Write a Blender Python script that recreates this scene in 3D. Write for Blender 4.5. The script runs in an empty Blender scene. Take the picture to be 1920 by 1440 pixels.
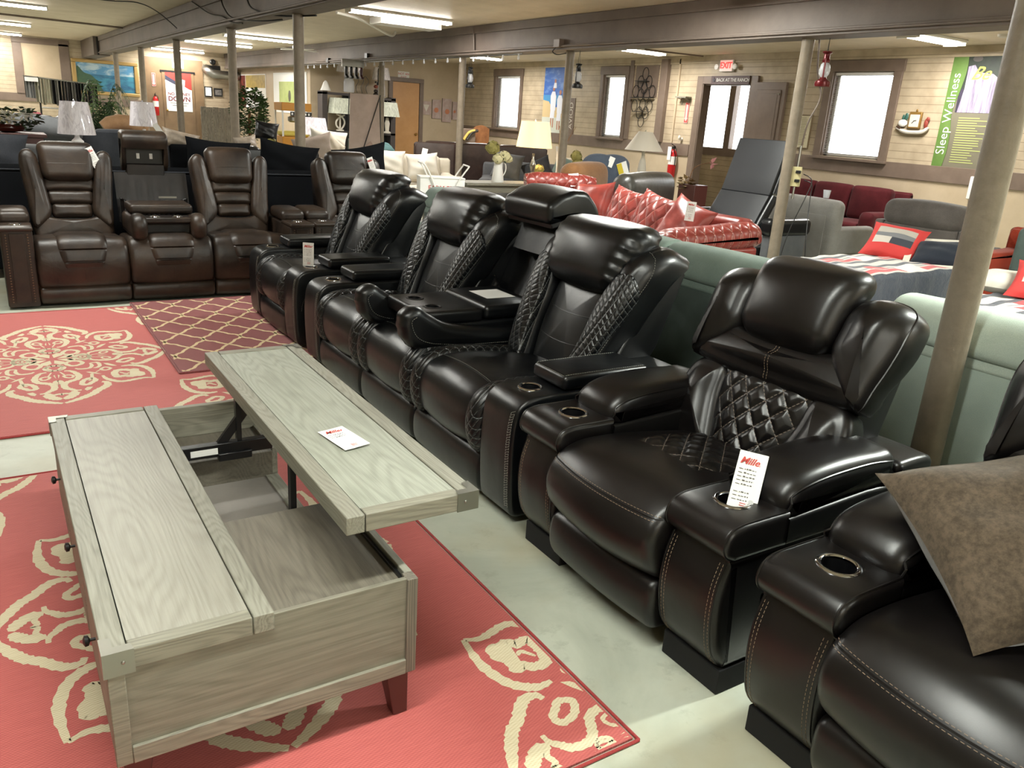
import bpy, bmesh, math, random
from mathutils import Vector, Matrix, noise
from mathutils.bvhtree import BVHTree
random.seed(7)
PI = math.pi
scene = bpy.context.scene
COL = scene.collection

# ------------------------------------------------------------------ mesh building
class MB:
    def __init__(s):
        s.v = []; s.f = []; s.m = []; s.cur = 0
    def mat(s, i): s.cur = i; return s
    def add(s, verts, faces):
        b = len(s.v); s.v += [tuple(p) for p in verts]
        for f in faces: s.f.append(tuple(b + i for i in f)); s.m.append(s.cur)
        return s
    def merge(s, o, M=None):
        b = len(s.v)
        s.v += [tuple(M @ Vector(p)) for p in o.v] if M is not None else o.v
        for f, mi in zip(o.f, o.m): s.f.append(tuple(b + i for i in f)); s.m.append(mi)
        return s
    def xf(s, M):
        s.v = [tuple(M @ Vector(p)) for p in s.v]; return s
    def fn(s, f):
        s.v = [tuple(f(*p)) for p in s.v]; return s
    def box(s, x0, x1, y0, y1, z0, z1):
        return s.add([(x0,y0,z0),(x1,y0,z0),(x1,y1,z0),(x0,y1,z0),(x0,y0,z1),(x1,y0,z1),(x1,y1,z1),(x0,y1,z1)],
                     [(0,3,2,1),(4,5,6,7),(0,1,5,4),(1,2,6,5),(2,3,7,6),(3,0,4,7)])
    def soft(s, x0, x1, y0, y1, z0, z1, r=.02, n=6, k=3, puff=(0,0,0), fn=None):
        h = [(x1-x0)/2, (y1-y0)/2, (z1-z0)/2]; c = [(x1+x0)/2, (y1+y0)/2, (z1+z0)/2]
        r = min(r, min(h)*.98)
        ax = []
        for a in range(3):
            l = [-h[a] + r*(1-math.tan(PI/4*(1-i/k))) if False else -h[a] + r*(i/k) for i in range(k)]
            mid = [-(h[a]-r) + 2*(h[a]-r)*i/n for i in range(n+1)]
            ax.append(l + mid + [-q for q in reversed(l)])
        key = {}; verts = []; faces = []
        def V(p):
            kk = (round(p[0],6), round(p[1],6), round(p[2],6))
            if kk in key: return key[kk]
            inner = [max(-(h[a]-r), min(h[a]-r, p[a])) for a in range(3)]
            d = [p[a]-inner[a] for a in range(3)]
            m = max(abs(q) for q in d)
            if m > 1e-9:
                L = math.sqrt(sum(q*q for q in d)); d = [q*r/L for q in d] if m > r*.999 else [q for q in d]
            q = [inner[a]+d[a] for a in range(3)]
            u = [q[a]/h[a] for a in range(3)]
            for a in range(3):
                if puff[a]:
                    b, e = (a+1) % 3, (a+2) % 3
                    q[a] += puff[a]*u[a]*max(0,1-u[b]**2)*max(0,1-u[e]**2)
            q = [q[a]+c[a] for a in range(3)]
            if fn: q = fn(*q)
            key[kk] = len(verts); verts.append(tuple(q)); return key[kk]
        for a in range(3):
            b, e = (a+1) % 3, (a+2) % 3
            for sg in (-1, 1):
                for i in range(len(ax[b])-1):
                    for j in range(len(ax[e])-1):
                        q = []
                        for (ii, jj) in ((i,j),(i+1,j),(i+1,j+1),(i,j+1)):
                            p = [0,0,0]; p[a] = sg*h[a]; p[b] = ax[b][ii]; p[e] = ax[e][jj]; q.append(V(p))
                        if sg < 0: q.reverse()
                        if len(set(q)) == 4: faces.append(tuple(q))
        return s.add(verts, faces)
    def tube(s, pts, r, seg=8, closed=False, caps=True):
        pts = [Vector(p) for p in pts]; n = len(pts)
        rr = r if isinstance(r, (list, tuple)) else [r]*n
        rings = []; up = None
        for i in range(n):
            if closed: t = pts[(i+1) % n]-pts[i-1]
            else: t = pts[min(i+1,n-1)]-pts[max(i-1,0)]
            if t.length < 1e-9: t = Vector((0,0,1))
            t.normalize()
            if up is None: up = Vector((0,0,1)) if abs(t.z) < .9 else Vector((1,0,0))
            a = t.cross(up)
            if a.length < 1e-6: a = t.cross(Vector((.3,.8,.5)))
            a.normalize(); b = a.cross(t).normalized(); up = b
            rings.append([pts[i] + rr[i]*(math.cos(2*PI*k/seg)*a + math.sin(2*PI*k/seg)*b) for k in range(seg)])
        return s.loft(rings, closed=closed, caps=caps)
    def loft(s, rings, closed=False, caps=True):
        n = len(rings); m = len(rings[0]); verts = [tuple(p) for r in rings for p in r]; faces = []
        for i in range(n if closed else n-1):
            for k in range(m):
                a = i*m+k; b = i*m+(k+1) % m; i2 = (i+1) % n
                faces.append((a, i2*m+k, i2*m+(k+1) % m, b))
        if caps and not closed:
            faces.append(tuple(range(m))); faces.append(tuple(reversed([(n-1)*m+k for k in range(m)])))
        return s.add(verts, faces)
    def lathe(s, prof, c=(0,0,0), seg=24, caps=True, M=None):
        rings = [[(c[0]+r*math.cos(2*PI*k/seg), c[1]+r*math.sin(2*PI*k/seg), c[2]+z) for k in range(seg)] for r, z in prof]
        if M is not None: rings = [[tuple(M @ Vector(p)) for p in q] for q in rings]
        rings = [list(reversed(r)) for r in rings]
        return s.loft(rings, caps=caps)
    def grid(s, f, nu, nv):
        verts = [tuple(f(i/nu, j/nv)) for j in range(nv+1) for i in range(nu+1)]
        faces = [(j*(nu+1)+i, j*(nu+1)+i+1, (j+1)*(nu+1)+i+1, (j+1)*(nu+1)+i) for j in range(nv) for i in range(nu)]
        return s.add(verts, faces)
    def ball(s, c, r, seg=12, rings=8):
        rx, ry, rz = r if isinstance(r, (list, tuple)) else (r, r, r)
        R = [[(c[0]+rx*math.sin(PI*j/rings)*math.cos(-2*PI*k/seg), c[1]+ry*math.sin(PI*j/rings)*math.sin(-2*PI*k/seg), c[2]-rz*math.cos(PI*j/rings)) for k in range(seg)] for j in range(1, rings)]
        return s.loft(R)
    def prism(s, poly, h0, h1, ax='z'):
        def P(a, b, c): return {'z': (a,b,c), 'y': (a,c,b), 'x': (c,a,b)}[ax]
        n = len(poly); v = [P(a,b,h0) for a, b in poly] + [P(a,b,h1) for a, b in poly]
        ar = sum(poly[i][0]*poly[(i+1) % n][1]-poly[(i+1) % n][0]*poly[i][1] for i in range(n))
        flip = (ar < 0) != (ax == 'y') != (h1 < h0)
        f = [tuple(reversed(range(n))), tuple(range(n, 2*n))] + [(i, (i+1) % n, n+(i+1) % n, n+i) for i in range(n)]
        if flip: f = [tuple(reversed(q)) for q in f]
        return s.add(v, f)
    def slab(s, poly, x0, x1, r=.02, k=4, n=4, puff=0., ax='x', sh=None):
        """closed outline (a,b) extruded with rounded rims; puff swells the middle of the outline"""
        N = len(poly)
        ar = sum(poly[i][0]*poly[(i+1) % N][1]-poly[(i+1) % N][0]*poly[i][1] for i in range(N))
        if ar < 0: poly = list(reversed(poly))
        nrm = []
        for i in range(N):
            a = Vector(poly[i-1]); b = Vector(poly[(i+1) % N]); t = b-a
            if t.length < 1e-9: t = Vector((1, 0))
            t.normalize(); nrm.append((t.y, -t.x))
        rows = []
        for i in range(k+1):
            an = PI/2*i/k; rows.append((x0+r*(1-math.cos(an)), r*(1-math.sin(an))))
        for i in range(1, n): rows.append((x0+r+(x1-x0-2*r)*i/n, 0))
        for i in range(k, -1, -1):
            an = PI/2*i/k; rows.append((x1-r*(1-math.cos(an)), r*(1-math.sin(an))))
        rings = []
        for (x, ins) in rows:
            u = (x-(x0+x1)/2)/((x1-x0)/2); o = puff*(1-u*u)-ins
            ring = []
            for (a, b), (na, nb) in zip(poly, nrm):
                a2, b2 = a+na*o, b+nb*o
                ring.append({'x': (x,a2,b2), 'y': (a2,x,b2), 'z': (a2,b2,x)}[ax])
            if ax != 'y': ring.reverse()
            rings.append(ring)
        if sh: rings = [[sh(*p) for p in q] for q in rings]
        return s.loft(rings)
def smooth_poly(pts, n=6, closed=True):
    """Catmull-Rom through the points; a point may carry a third value 1 to stay sharp"""
    out = []; N = len(pts)
    for i in range(N if closed else N-1):
        g = lambda k: Vector(pts[k % N][:2]) if closed else Vector(pts[max(0, min(N-1, k))][:2])
        p0, p1, p2, p3 = g(i-1), g(i), g(i+1), g(i+2)
        s1 = len(pts[i % N]) > 2; s2 = len(pts[(i+1) % N]) > 2
        if s1: p0 = p1
        if s2: p3 = p2
        for j in range(n):
            t = j/n
            q = .5*((2*p1)+(p2-p0)*t+(2*p0-5*p1+4*p2-p3)*t*t+(3*p1-p0-3*p2+p3)*t**3)
            out.append((q.x, q.y))
    if not closed: out.append(tuple(pts[-1][:2]))
    return out
def spline(pts, n=8):
    out = []; N = len(pts); P = [Vector(p) for p in pts]
    for i in range(N-1):
        p0, p1, p2, p3 = P[max(0,i-1)], P[i], P[i+1], P[min(N-1,i+2)]
        for j in range(n):
            t = j/n; out.append(.5*((2*p1)+(p2-p0)*t+(2*p0-5*p1+4*p2-p3)*t*t+(3*p1-p0-3*p2+p3)*t**3))
    out.append(P[-1]); return out
def rot(ax, deg): return Matrix.Rotation(math.radians(deg), 4, ax)
def tr(x, y, z): return Matrix.Translation((x, y, z))

def obj(name, mb, mats, parent=None, angle=40, smooth=True, bevel=0, loc=None, rz=None):
    me = bpy.data.meshes.new(name)
    me.from_pydata(mb.v, [], mb.f)
    if not isinstance(mats, (list, tuple)): mats = [mats]
    for m in mats: me.materials.append(m)
    me.polygons.foreach_set('material_index', mb.m)
    if smooth:
        me.polygons.foreach_set('use_smooth', [True]*len(mb.f))
        me.set_sharp_from_angle(angle=math.radians(angle))
    me.update()
    o = bpy.data.objects.new(name, me); COL.objects.link(o)
    if parent: o.parent = parent
    if bevel:
        b = o.modifiers.new('Bevel', 'BEVEL'); b.width = bevel; b.segments = 2; b.limit_method = 'ANGLE'; b.angle_limit = math.radians(50)
        b.harden_normals = False
    if loc is not None: o.location = loc
    if rz is not None: o.rotation_euler = (0, 0, rz)
    return o
def tag(o, label, cat, group=None, kind=None):
    o['label'] = label; o['category'] = cat
    if group: o['group'] = group
    if kind: o['kind'] = kind
    return o
def thing(name, label, cat, loc=(0,0,0), rz=0, group=None):
    o = bpy.data.objects.new(name, None); COL.objects.link(o)
    o.location = loc; o.rotation_euler = (0, 0, math.radians(rz)); o.empty_display_size = .1
    return tag(o, label, cat, group)
def struct(name, mb, m, parent=None, **k):
    o = obj(name, mb, m, parent, **k)
    if parent is None: o['kind'] = 'structure'
    return o
def kids(o): return [c for c in bpy.data.objects if c.parent == o]
def dup(root, loc=None, rz=None, label=None, group=None, skip=()):
    r = root.copy(); COL.objects.link(r)
    if loc is not None: r.location = loc
    if rz is not None: r.rotation_euler = (0, 0, math.radians(rz))
    if label: r['label'] = label
    if group: r['group'] = group
    def rec(a, b):
        for ch in kids(a):
            if ch.name.split('.')[0] in skip: continue
            c = ch.copy(); COL.objects.link(c); c.parent = b; rec(ch, c)
    rec(root, r)
    return r
def text_mb(body, size, depth=.002, align='CENTER', spacing=1.0, shear=0.0, offset=0.0):
    """lettering as mesh in the xz plane, facing -y, centred at the origin"""
    cu = bpy.data.curves.new('lettering', 'FONT'); cu.body = body; cu.size = size; cu.extrude = depth/2; cu.align_x = align; cu.align_y = 'CENTER'
    cu.space_character = spacing; cu.shear = shear; cu.offset = offset; cu.resolution_u = 3
    o = bpy.data.objects.new('lettering', cu); COL.objects.link(o)
    dg = bpy.context.evaluated_depsgraph_get(); me = o.evaluated_get(dg).to_mesh()
    mb = MB().add([(v.co.x, -v.co.z, v.co.y) for v in me.vertices], [tuple(p.vertices) for p in me.polygons])
    o.evaluated_get(dg).to_mesh_clear(); bpy.data.objects.remove(o); bpy.data.curves.remove(cu)
    return mb
class Snap:
    def __init__(s, mb): s.t = BVHTree.FromPolygons([Vector(p) for p in mb.v], mb.f)
    def near(s, p, off=.0005):
        l, n, i, d = s.t.find_nearest(Vector(p)); return l + n*off, n
    def cast(s, o, d, off=.0005):
        l, n, i, dd = s.t.ray_cast(Vector(o), Vector(d))
        if l is None: return s.near(o, off)
        return l + n*off, n
def dashes(path, d=.007, gap=.004, r=.0007, mb=None):
    """stitches along a path of points"""
    mb = mb or MB(); acc = 0; on = True; cur = [path[0]]
    for a, b in zip(path, path[1:]):
        a = Vector(a); b = Vector(b); L = (b-a).length; pos = 0
        if L < 1e-9: continue
        while pos < L:
            need = (d if on else gap)-acc; st = min(need, L-pos); pos += st; acc += st
            if acc >= (d if on else gap)-1e-9:
                p = a.lerp(b, pos/L)
                if on: mb.tube([cur[0], p], r, seg=4, caps=False)
                else: cur = [p]
                on = not on; acc = 0
    return mb

# ------------------------------------------------------------------ materials
def lin(c): return tuple(((x/12.92) if x <= .04045 else ((x+.055)/1.055)**2.4) for x in c)
def hexc(h): return lin(tuple(int(h[i:i+2], 16)/255 for i in (0, 2, 4)))+(1,)
class NT:
    def __init__(s, name):
        s.m = bpy.data.materials.new(name); s.m.use_nodes = True; s.t = s.m.node_tree; s.b = s.t.nodes['Principled BSDF']
        s.co = s.t.nodes.new('ShaderNodeTexCoord')
    def n(s, ty, **k):
        nd = s.t.nodes.new('ShaderNode'+ty)
        for a, b in k.items():
            if hasattr(nd, a) and not a[0].isupper(): setattr(nd, a, b)
        return nd
    def l(s, a, b): s.t.links.new(a, b)
    def inp(s, nd, **k):
        for a, b in k.items():
            a = a.replace('_', ' ')
            if hasattr(b, 'is_output'): s.l(b, nd.inputs[a])
            else: nd.inputs[a].default_value = b
        return nd
    def mapping(s, scale=(1,1,1), rotd=(0,0,0), loc=(0,0,0), src=None):
        m = s.n('Mapping'); s.l(src or s.co.outputs['Object'], m.inputs['Vector'])
        m.inputs['Scale'].default_value = scale; m.inputs['Rotation'].default_value = [math.radians(a) for a in rotd]; m.inputs['Location'].default_value = loc
        return m.outputs['Vector']
    def noise(s, vec, scale, detail=4, rough=.55, dist=0):
        x = s.n('TexNoise'); s.l(vec, x.inputs['Vector']); x.inputs['Scale'].default_value = scale; x.inputs['Detail'].default_value = detail
        x.inputs['Roughness'].default_value = rough; x.inputs['Distortion'].default_value = dist
        return x.outputs['Fac']
    def ramp(s, f, stops, interp='LINEAR'):
        r = s.n('ValToRGB'); s.l(f, r.inputs['Fac']); e = r.color_ramp.elements; r.color_ramp.interpolation = interp
        while len(e) < len(stops): e.new(.5)
        for i, (p, c) in enumerate(stops):
            e[i].position = p; e[i].color = c if len(c) == 4 else tuple(c)+(1,)
        return r.outputs['Color']
    def math(s, op, a, b=0, c=0, clamp=False):
        x = s.n('Math', operation=op); x.use_clamp = clamp
        for i, q in enumerate((a, b, c)):
            if hasattr(q, 'is_output'): s.l(q, x.inputs[i])
            else: x.inputs[i].default_value = q
        return x.outputs[0]
    def mix(s, f, a, b, mode='MIX'):
        x = s.n('Mix', data_type='RGBA'); x.data_type = 'RGBA'; x.blend_type = mode
        for nm, q in (('Factor', f), ('A', a), ('B', b)):
            so = [i for i in x.inputs if i.name == nm and (i.type == ('VALUE' if nm == 'Factor' else 'RGBA'))][0]
            if hasattr(q, 'is_output'): s.l(q, so)
            else: so.default_value = q
        return [o for o in x.outputs if o.type == 'RGBA'][0]
    def sep(s, vec):
        x = s.n('SeparateXYZ'); s.l(vec, x.inputs[0]); return x.outputs
    def bump(s, h, strength=.3, dist=.002, prev=None):
        b = s.n('Bump'); s.l(h, b.inputs['Height']); b.inputs['Strength'].default_value = strength; b.inputs['Distance'].default_value = dist
        if prev is not None: s.l(prev, b.inputs['Normal'])
        return b.outputs['Normal']
    def out(s, col=None, rough=None, normal=None, **k):
        for nm, q in (('Base Color', col), ('Roughness', rough), ('Normal', normal)):
            if q is None: continue
            if hasattr(q, 'is_output'): s.l(q, s.b.inputs[nm])
            else: s.b.inputs[nm].default_value = q
        for a, b in k.items():
            nm = a.replace('_', ' ')
            if hasattr(b, 'is_output'): s.l(b, s.b.inputs[nm])
            else: s.b.inputs[nm].default_value = b
        return s.m
def plain(name, h, rough=.5, metal=0, bump=0, bscale=60, **k):
    t = NT(name)
    nrm = t.bump(t.noise(t.mapping(), bscale), bump, .002) if bump else None
    return t.out(hexc(h), rough, nrm, Metallic=metal, **k)
def painted(name, h1, h2, rough=.55, scale=6, bump=.15):
    t = NT(name); v = t.mapping()
    c = t.mix(t.ramp(t.noise(v, scale, 5, .65), [(.35, (0,0,0)), (.7, (1,1,1))]), hexc(h1), hexc(h2))
    return t.out(c, rough, t.bump(t.noise(v, 45, 4), bump, .004))
def leather(name, h1, h2, rough=.33, scale=5, grain=.12, wrinkle=.12, coat=.25, wdist=.012):
    t = NT(name); v = t.mapping()
    c = t.mix(t.ramp(t.noise(v, scale, 4, .6), [(.35, (0,0,0)), (.72, (1,1,1))]), hexc(h1), hexc(h2))
    g = t.n('TexVoronoi'); t.l(v, g.inputs['Vector']); g.inputs['Scale'].default_value = 420
    w = t.noise(t.mapping((1, 1, 1)), 9, 3, .5, .8)
    n1 = t.bump(w, wrinkle, wdist)
    n2 = t.bump(g.outputs['Distance'], grain, .0008, n1)
    r = t.math('ADD', t.math('MULTIPLY', t.noise(v, 5, 2), .08), rough-.04)
    return t.out(c, r, n2, Coat_Weight=coat*.6, Coat_Roughness=.3, Specular_IOR_Level=.42)
def quilted(name, h1, h2, sx, sz, axes='xz', skew=0, thread='9a8f80', rough=.33, depth=.008, straight=False, thw=.07):
    """leather quilted in diamonds with contrast thread"""
    t = NT(name); v = t.mapping(); o = t.sep(v)
    A = {'x': o[0], 'y': o[1], 'z': o[2], 'd': t.math('SUBTRACT', o[1], o[2]), 's': t.math('MULTIPLY_ADD', t.math('SUBTRACT', o[1], .60), .41, t.math('MULTIPLY', t.math('SUBTRACT', o[2], .43), .912)), 'w': t.math('ADD', t.math('ABSOLUTE', o[0]), t.math('MULTIPLY', o[1], .9))}
    a = t.math('MULTIPLY', A[axes[0]], 1/sx); b = t.math('MULTIPLY', A[axes[1]], 1/sz)
    p = t.math('ADD', a, b); q = t.math('SUBTRACT', a, b)
    def tri(x): # 0 on the seam, 1 mid diamond
        f = t.math('FRACT', x); return t.math('MULTIPLY', t.math('SUBTRACT', .5, t.math('ABSOLUTE', t.math('SUBTRACT', f, .5))), 2)
    P, Q = tri(p), tri(q)
    d = t.math('MINIMUM', P, Q)
    h = t.math('POWER', t.math('MINIMUM', t.math('MULTIPLY', d, 1.6), 1.0), .5)
    # dashes of thread
    dash = t.math('GREATER_THAN', t.math('SINE', t.math('MULTIPLY', A[axes[1]], 520)), -.45)
    th = t.math('MULTIPLY', t.math('LESS_THAN', d, thw), dash)
    c = t.mix(t.ramp(t.noise(v, 6, 4), [(.35, (0,0,0)), (.72, (1,1,1))]), hexc(h1), hexc(h2))
    c = t.mix(th, c, hexc(thread))
    n1 = t.bump(h, .9, depth)
    g = t.n('TexVoronoi'); t.l(v, g.inputs['Vector']); g.inputs['Scale'].default_value = 420
    n2 = t.bump(g.outputs['Distance'], .1, .0008, n1)
    return t.out(c, rough, n2, Coat_Weight=.1, Coat_Roughness=.28, Specular_IOR_Level=.45)
def fabric(name, h1, h2, scale=500, rough=.9, bump=.4, mott=8, sheen=.3):
    t = NT(name); v = t.mapping()
    w = t.n('TexWave'); t.l(v, w.inputs['Vector']); w.inputs['Scale'].default_value = scale/6; w.inputs['Distortion'].default_value = 3; w.inputs['Detail'].default_value = 1
    n = t.noise(v, scale, 3, .7)
    f = t.math('ADD', t.math('MULTIPLY', n, .7), t.math('MULTIPLY', t.noise(v, mott, 4), .4))
    c = t.mix(t.ramp(f, [(.42, (0,0,0)), (.68, (1,1,1))]), hexc(h1), hexc(h2))
    return t.out(c, rough, t.bump(n, bump, .003), Sheen_Weight=sheen*.5, Sheen_Roughness=.4, Specular_IOR_Level=.15)
def emis(name, h, s):
    t = NT(name); t.b.inputs['Emission Color'].default_value = hexc(h); t.b.inputs['Emission Strength'].default_value = s
    return t.out(hexc(h), .5)
def wood(name, cl, cd, axis='y', scale=1., rough=.5, contrast=1., plank=0, bump=.35, seed=0):
    """weathered open-grain timber, grain along the axis"""
    t = NT(name)
    L, S = .9*scale, 6*scale
    sc = {'x': (L,S,S), 'y': (S,L,S), 'z': (S,S,L)}[axis]
    v = t.mapping(sc, loc=(seed*3.1, seed*1.7, seed*2.3))
    big = t.noise(v, .55, 2, .45)
    w = t.math('SINE', t.math('MULTIPLY', big, 190))
    w = t.math('MULTIPLY_ADD', w, .5, .5)
    w = t.math('POWER', w, 1.6)
    sf = {'x': (4,150,150), 'y': (150,4,150), 'z': (150,150,4)}[axis]
    fine = t.noise(t.mapping(sf), 1.0, 4, .7)
    f = t.math('ADD', t.math('MULTIPLY', w, .42*contrast), t.math('MULTIPLY', fine, .75))
    c = t.mix(t.ramp(f, [(.3, (1,1,1)), (.78, (0,0,0))]), hexc(cd), hexc(cl))
    c = t.mix(t.ramp(t.noise(t.mapping(), 3.0, 3), [(.4, (0,0,0)), (.75, (.35,.35,.35))]), c, hexc(cd))
    return t.out(c, rough, t.bump(f, bump, -.0015))
def siding(name, h, hg, pitch=.115, axis='z', groove=.07):
    t = NT(name); v = t.mapping(); o = t.sep(v); A = {'x': o[0], 'y': o[1], 'z': o[2]}[axis]
    f = t.math('FRACT', t.math('MULTIPLY', A, 1/pitch))
    g = t.math('LESS_THAN', f, groove)
    c = t.mix(t.ramp(t.noise(v, 3, 4), [(.35, (0,0,0)), (.75, (.5,.5,.5))]), hexc(h), hexc(hg))
    c = t.mix(t.math('MULTIPLY', g, .75), c, hexc(hg))
    return t.out(c, .5, t.bump(t.math('SUBTRACT', 1, g), .6, .006))

M = {}
M['wall'] = painted('beige_wall_paint', 'bdac92', 'b2a085', .5, 2)
M['siding'] = siding('beadboard_paint', 'bcac92', '75664f', .115)
M['sidingV'] = siding('beadboard_paint_end', 'bcac92', '75664f', .115)
M['trim'] = painted('taupe_trim_paint', '76665a', '68594d', .45, 3)
M['beam'] = painted('taupe_beam_paint', '6d6158', '5d524a', .6, 2, .3)
M['post'] = painted('taupe_post_paint', '857a6a', '74695a', .38, 9, .5)
M['ceil'] = painted('cream_ceiling_paint', 'dccdb8', 'cebea6', .7, 2)
M['ceilb'] = siding('cream_beadboard_ceiling', 'dccdb8', 'b9aa93', .085, 'x', .1)
M['brownpaint'] = painted('brown_door_paint', '7a6348', '6d573f', .45, 3)
M['doorwood'] = painted('tan_flush_door', 'c49562', 'b98955', .4, 3)
M['white'] = plain('white_enamel', 'e8e6e0', .35)
M['black'] = plain('black_metal', '111112', .4)
M['blackp'] = plain('black_plastic', '08080a', .35)
M['chrome'] = plain('chrome', 'd8dade', .08, 1)
M['steel'] = plain('brushed_steel', '9b9a94', .35, 1)
M['brass'] = plain('brass', 'b08d4a', .25, 1)
M['paper'] = plain('white_card', 'e9e8e4', .6)
M['redink'] = plain('red_ink', 'c0392f', .6)
M['ink'] = plain('grey_ink', '55504c', .6)
M['tube'] = emis('lamp_tube', 'fffaf0', 38)
M['glass'] = NT('clear_glass').out((1,1,1,1), .02, None, Transmission_Weight=1.0, IOR=1.45)
M['plasticwrap'] = NT('clear_wrap').out((1,1,1,1), .12, None, Transmission_Weight=.95, IOR=1.3, Alpha=.35)
def concrete():
    t = NT('stained_concrete'); v = t.mapping()
    a = t.ramp(t.noise(v, 1.6, 6, .62, .6), [(.33, (0,0,0)), (.66, (1,1,1))])
    c = t.mix(a, hexc('a1a596'), hexc('bdc1b1'))
    c = t.mix(t.ramp(t.noise(v, 7, 6, .7), [(.56, (0,0,0)), (.74, (.55,.55,.55))]), c, hexc('807f70'))
    c = t.mix(t.ramp(t.noise(t.mapping(loc=(5,3,0)), .7, 5, .6), [(.52, (0,0,0)), (.64, (.6,.6,.6))]), c, hexc('a09678'))
    return t.out(c, .38, t.bump(t.noise(v, 30, 5), .12, .003))
M['floor'] = concrete()
# ------------------------------------------------------------------ camera (pose solved from the room's lines)
cam = bpy.data.cameras.new('camera'); co = bpy.data.objects.new('camera', cam); COL.objects.link(co)
cam.sensor_width = 36; cam.lens = 1510/1920*36; cam.clip_end = 100; cam.clip_start = .02
_n = Vector((-305, 4580, 1510)).normalized(); _v = Vector((-1010, -568, 1510)); _v = (_v-_n*_v.dot(_n)).normalized()
_Z = -_n; _Y = _v; _X = _Y.cross(_Z)
# world axes written in camera coordinates (x right, y down, z forward) -> blender camera axes
right = Vector((_X.x, _Y.x, _Z.x)); down = Vector((_X.y, _Y.y, _Z.y)); fwd = Vector((_X.z, _Y.z, _Z.z))
co.matrix_world = Matrix(((right.x, -down.x, -fwd.x, 0), (right.y, -down.y, -fwd.y, 0), (right.z, -down.z, -fwd.z, 1.6), (0,0,0,1)))
scene.camera = co

H = 2.99           # ceiling
XW = 12.0          # window wall
YB = 29.0          # far wall
YM = 21.8          # wall with the tan door
XM = 7.42
XL = -5.0; YF = -4.0
# ------------------------------------------------------------------ shell
struct('floor', MB().box(XL, 14.6, YF, YB+.2, -.1, 0), M['floor'])
cm = MB().box(XL, 3.0, YF, YB+.2, H, H+.1)
struct('ceiling', cm, M['ceil'])
struct('ceiling', MB().box(3.0, 7.0, YF, YB+.2, H, H+.1), M['ceilb'])
struct('ceiling', MB().box(7.0, 14.6, YF, YB+.2, H, H+.1), M['ceil'])
struct('wall_left', MB().box(XL-.2, XL, YF, YB, 0, H), M['wall'])
struct('wall_front', MB().box(XL-.2, 14.6, YF-.2, YF, 0, H), M['wall'])
# window wall: openings for three windows and one doorway
wins = [(7.98+.14, 9.36-.14), (14.44+.1, 15.4-.1), (18.66+.12, 20.1-.12)]
zs, zt = 1.34, 2.66
door = (10.95, 12.16, 2.47)
ws = MB(); wl = MB()
edges = sorted([(a, b, 'w') for a, b in wins]+[(door[0], door[1], 'd')])
def wallseg(y0, y1, z0, z1, t=.16):
    if z0 < 1.25:
        wl.box(XW, XW+t, y0, y1, z0, min(z1, 1.25))
    if z1 > 1.25: ws.box(XW, XW+t, y0, y1, max(z0, 1.25), z1)
y = YF
for a, b, k in edges:
    wallseg(y, a, 0, H)
    if k == 'w': wallseg(a, b, 0, zs); wallseg(a, b, zt, H)
    else: wallseg(a, b, door[2], H)
    y = b
wallseg(y, YM+.1, 0, H)
struct('wall_right', ws, M['siding'])
struct('wall_right', wl, M['wall'])
def trim(mb, nm='trim_1', m=None): return struct(nm, mb, m or M['trim'], bevel=.004)
rt = MB()
for a, b in ((YF, door[0]-.2), (door[1]+.2, YM)):
    rt.box(XW-.025, XW, a, b, 1.10, 1.33)
trim(rt, 'trim_1')
trim(MB().box(XW-.03, XW, YF, YM, H-.15, H), 'trim_2', M['siding'])
M['daypane'] = NT('frosted_window_pane').out((1,1,1,1), .35, None, Transmission_Weight=1.0, IOR=1.2)
M['slat'] = plain('white_blind_slat', 'e9e7e2', .5, Transmission_Weight=0)
def window(i, y0, y1, tw, half=False):
    w = MB()
    w.box(XW-.04, XW, y0-tw, y0, zs-.02, zt+.16).box(XW-.04, XW, y1, y1+tw, zs-.02, zt+.16).box(XW-.045, XW, y0-tw-.02, y1+tw+.02, zt, zt+.17)
    w.box(XW+.0, XW+.16, y0-.01, y0+.015, zs, zt).box(XW+.0, XW+.16, y1-.015, y1+.01, zs, zt)
    f = struct('window_%d' % i, w, M['trim'], bevel=.004)
    obj('sill', MB().box(XW-.09, XW+.1, y0-tw-.03, y1+tw+.03, zs-.05, zs-.01), M['trim'], f, bevel=.004)
    obj('sash', MB().box(XW+.09, XW+.13, y0, y0+.05, zs, zt).box(XW+.09, XW+.13, y1-.05, y1, zs, zt).box(XW+.09, XW+.13, y0, y1, zs, zs+.05).box(XW+.09, XW+.13, y0, y1, zt-.05, zt), M['white'], f)
    obj('pane', MB().box(XW+.105, XW+.11, y0, y1, zs, zt), M['glass'], f)
    b = MB(); z = zs+.03
    while z < zt-.05:
        b.add([(XW+.03, y0+.01, z-.003), (XW+.03, y1-.01, z-.003), (XW+.05, y1-.01, z+.003), (XW+.05, y0+.01, z+.003)], [(0,1,2,3)])
        z += .028
    b.box(XW+.02, XW+.06, y0+.01, y1-.01, zt-.05, zt-.01)
    obj('blind', b, M['slat'], f)
    return f
window(1, wins[0][0], wins[0][1], .14)
w2 = window(2, wins[1][0], wins[1][1], .1)
window(3, wins[2][0], wins[2][1], .12)
# doorway to the next room
dw = MB()
dw.box(XW-.04, XW+.16, door[0]-.0, door[0]+.02, 0, door[2]).box(XW-.04, XW+.16, door[1]-.02, door[1], 0, door[2])
dw.box(XW-.05, XW, door[0]-.16, door[0], 0, door[2]+.14).box(XW-.05, XW, door[1], door[1]+.16, 0, door[2]+.14).box(XW-.05, XW, door[0], door[1], door[2], door[2]+.14)
dw.box(XW+.0, XW+.16, door[0], door[1], door[2]-.02, door[2])
struct('door_1', dw, M['trim'], bevel=.004)
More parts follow.
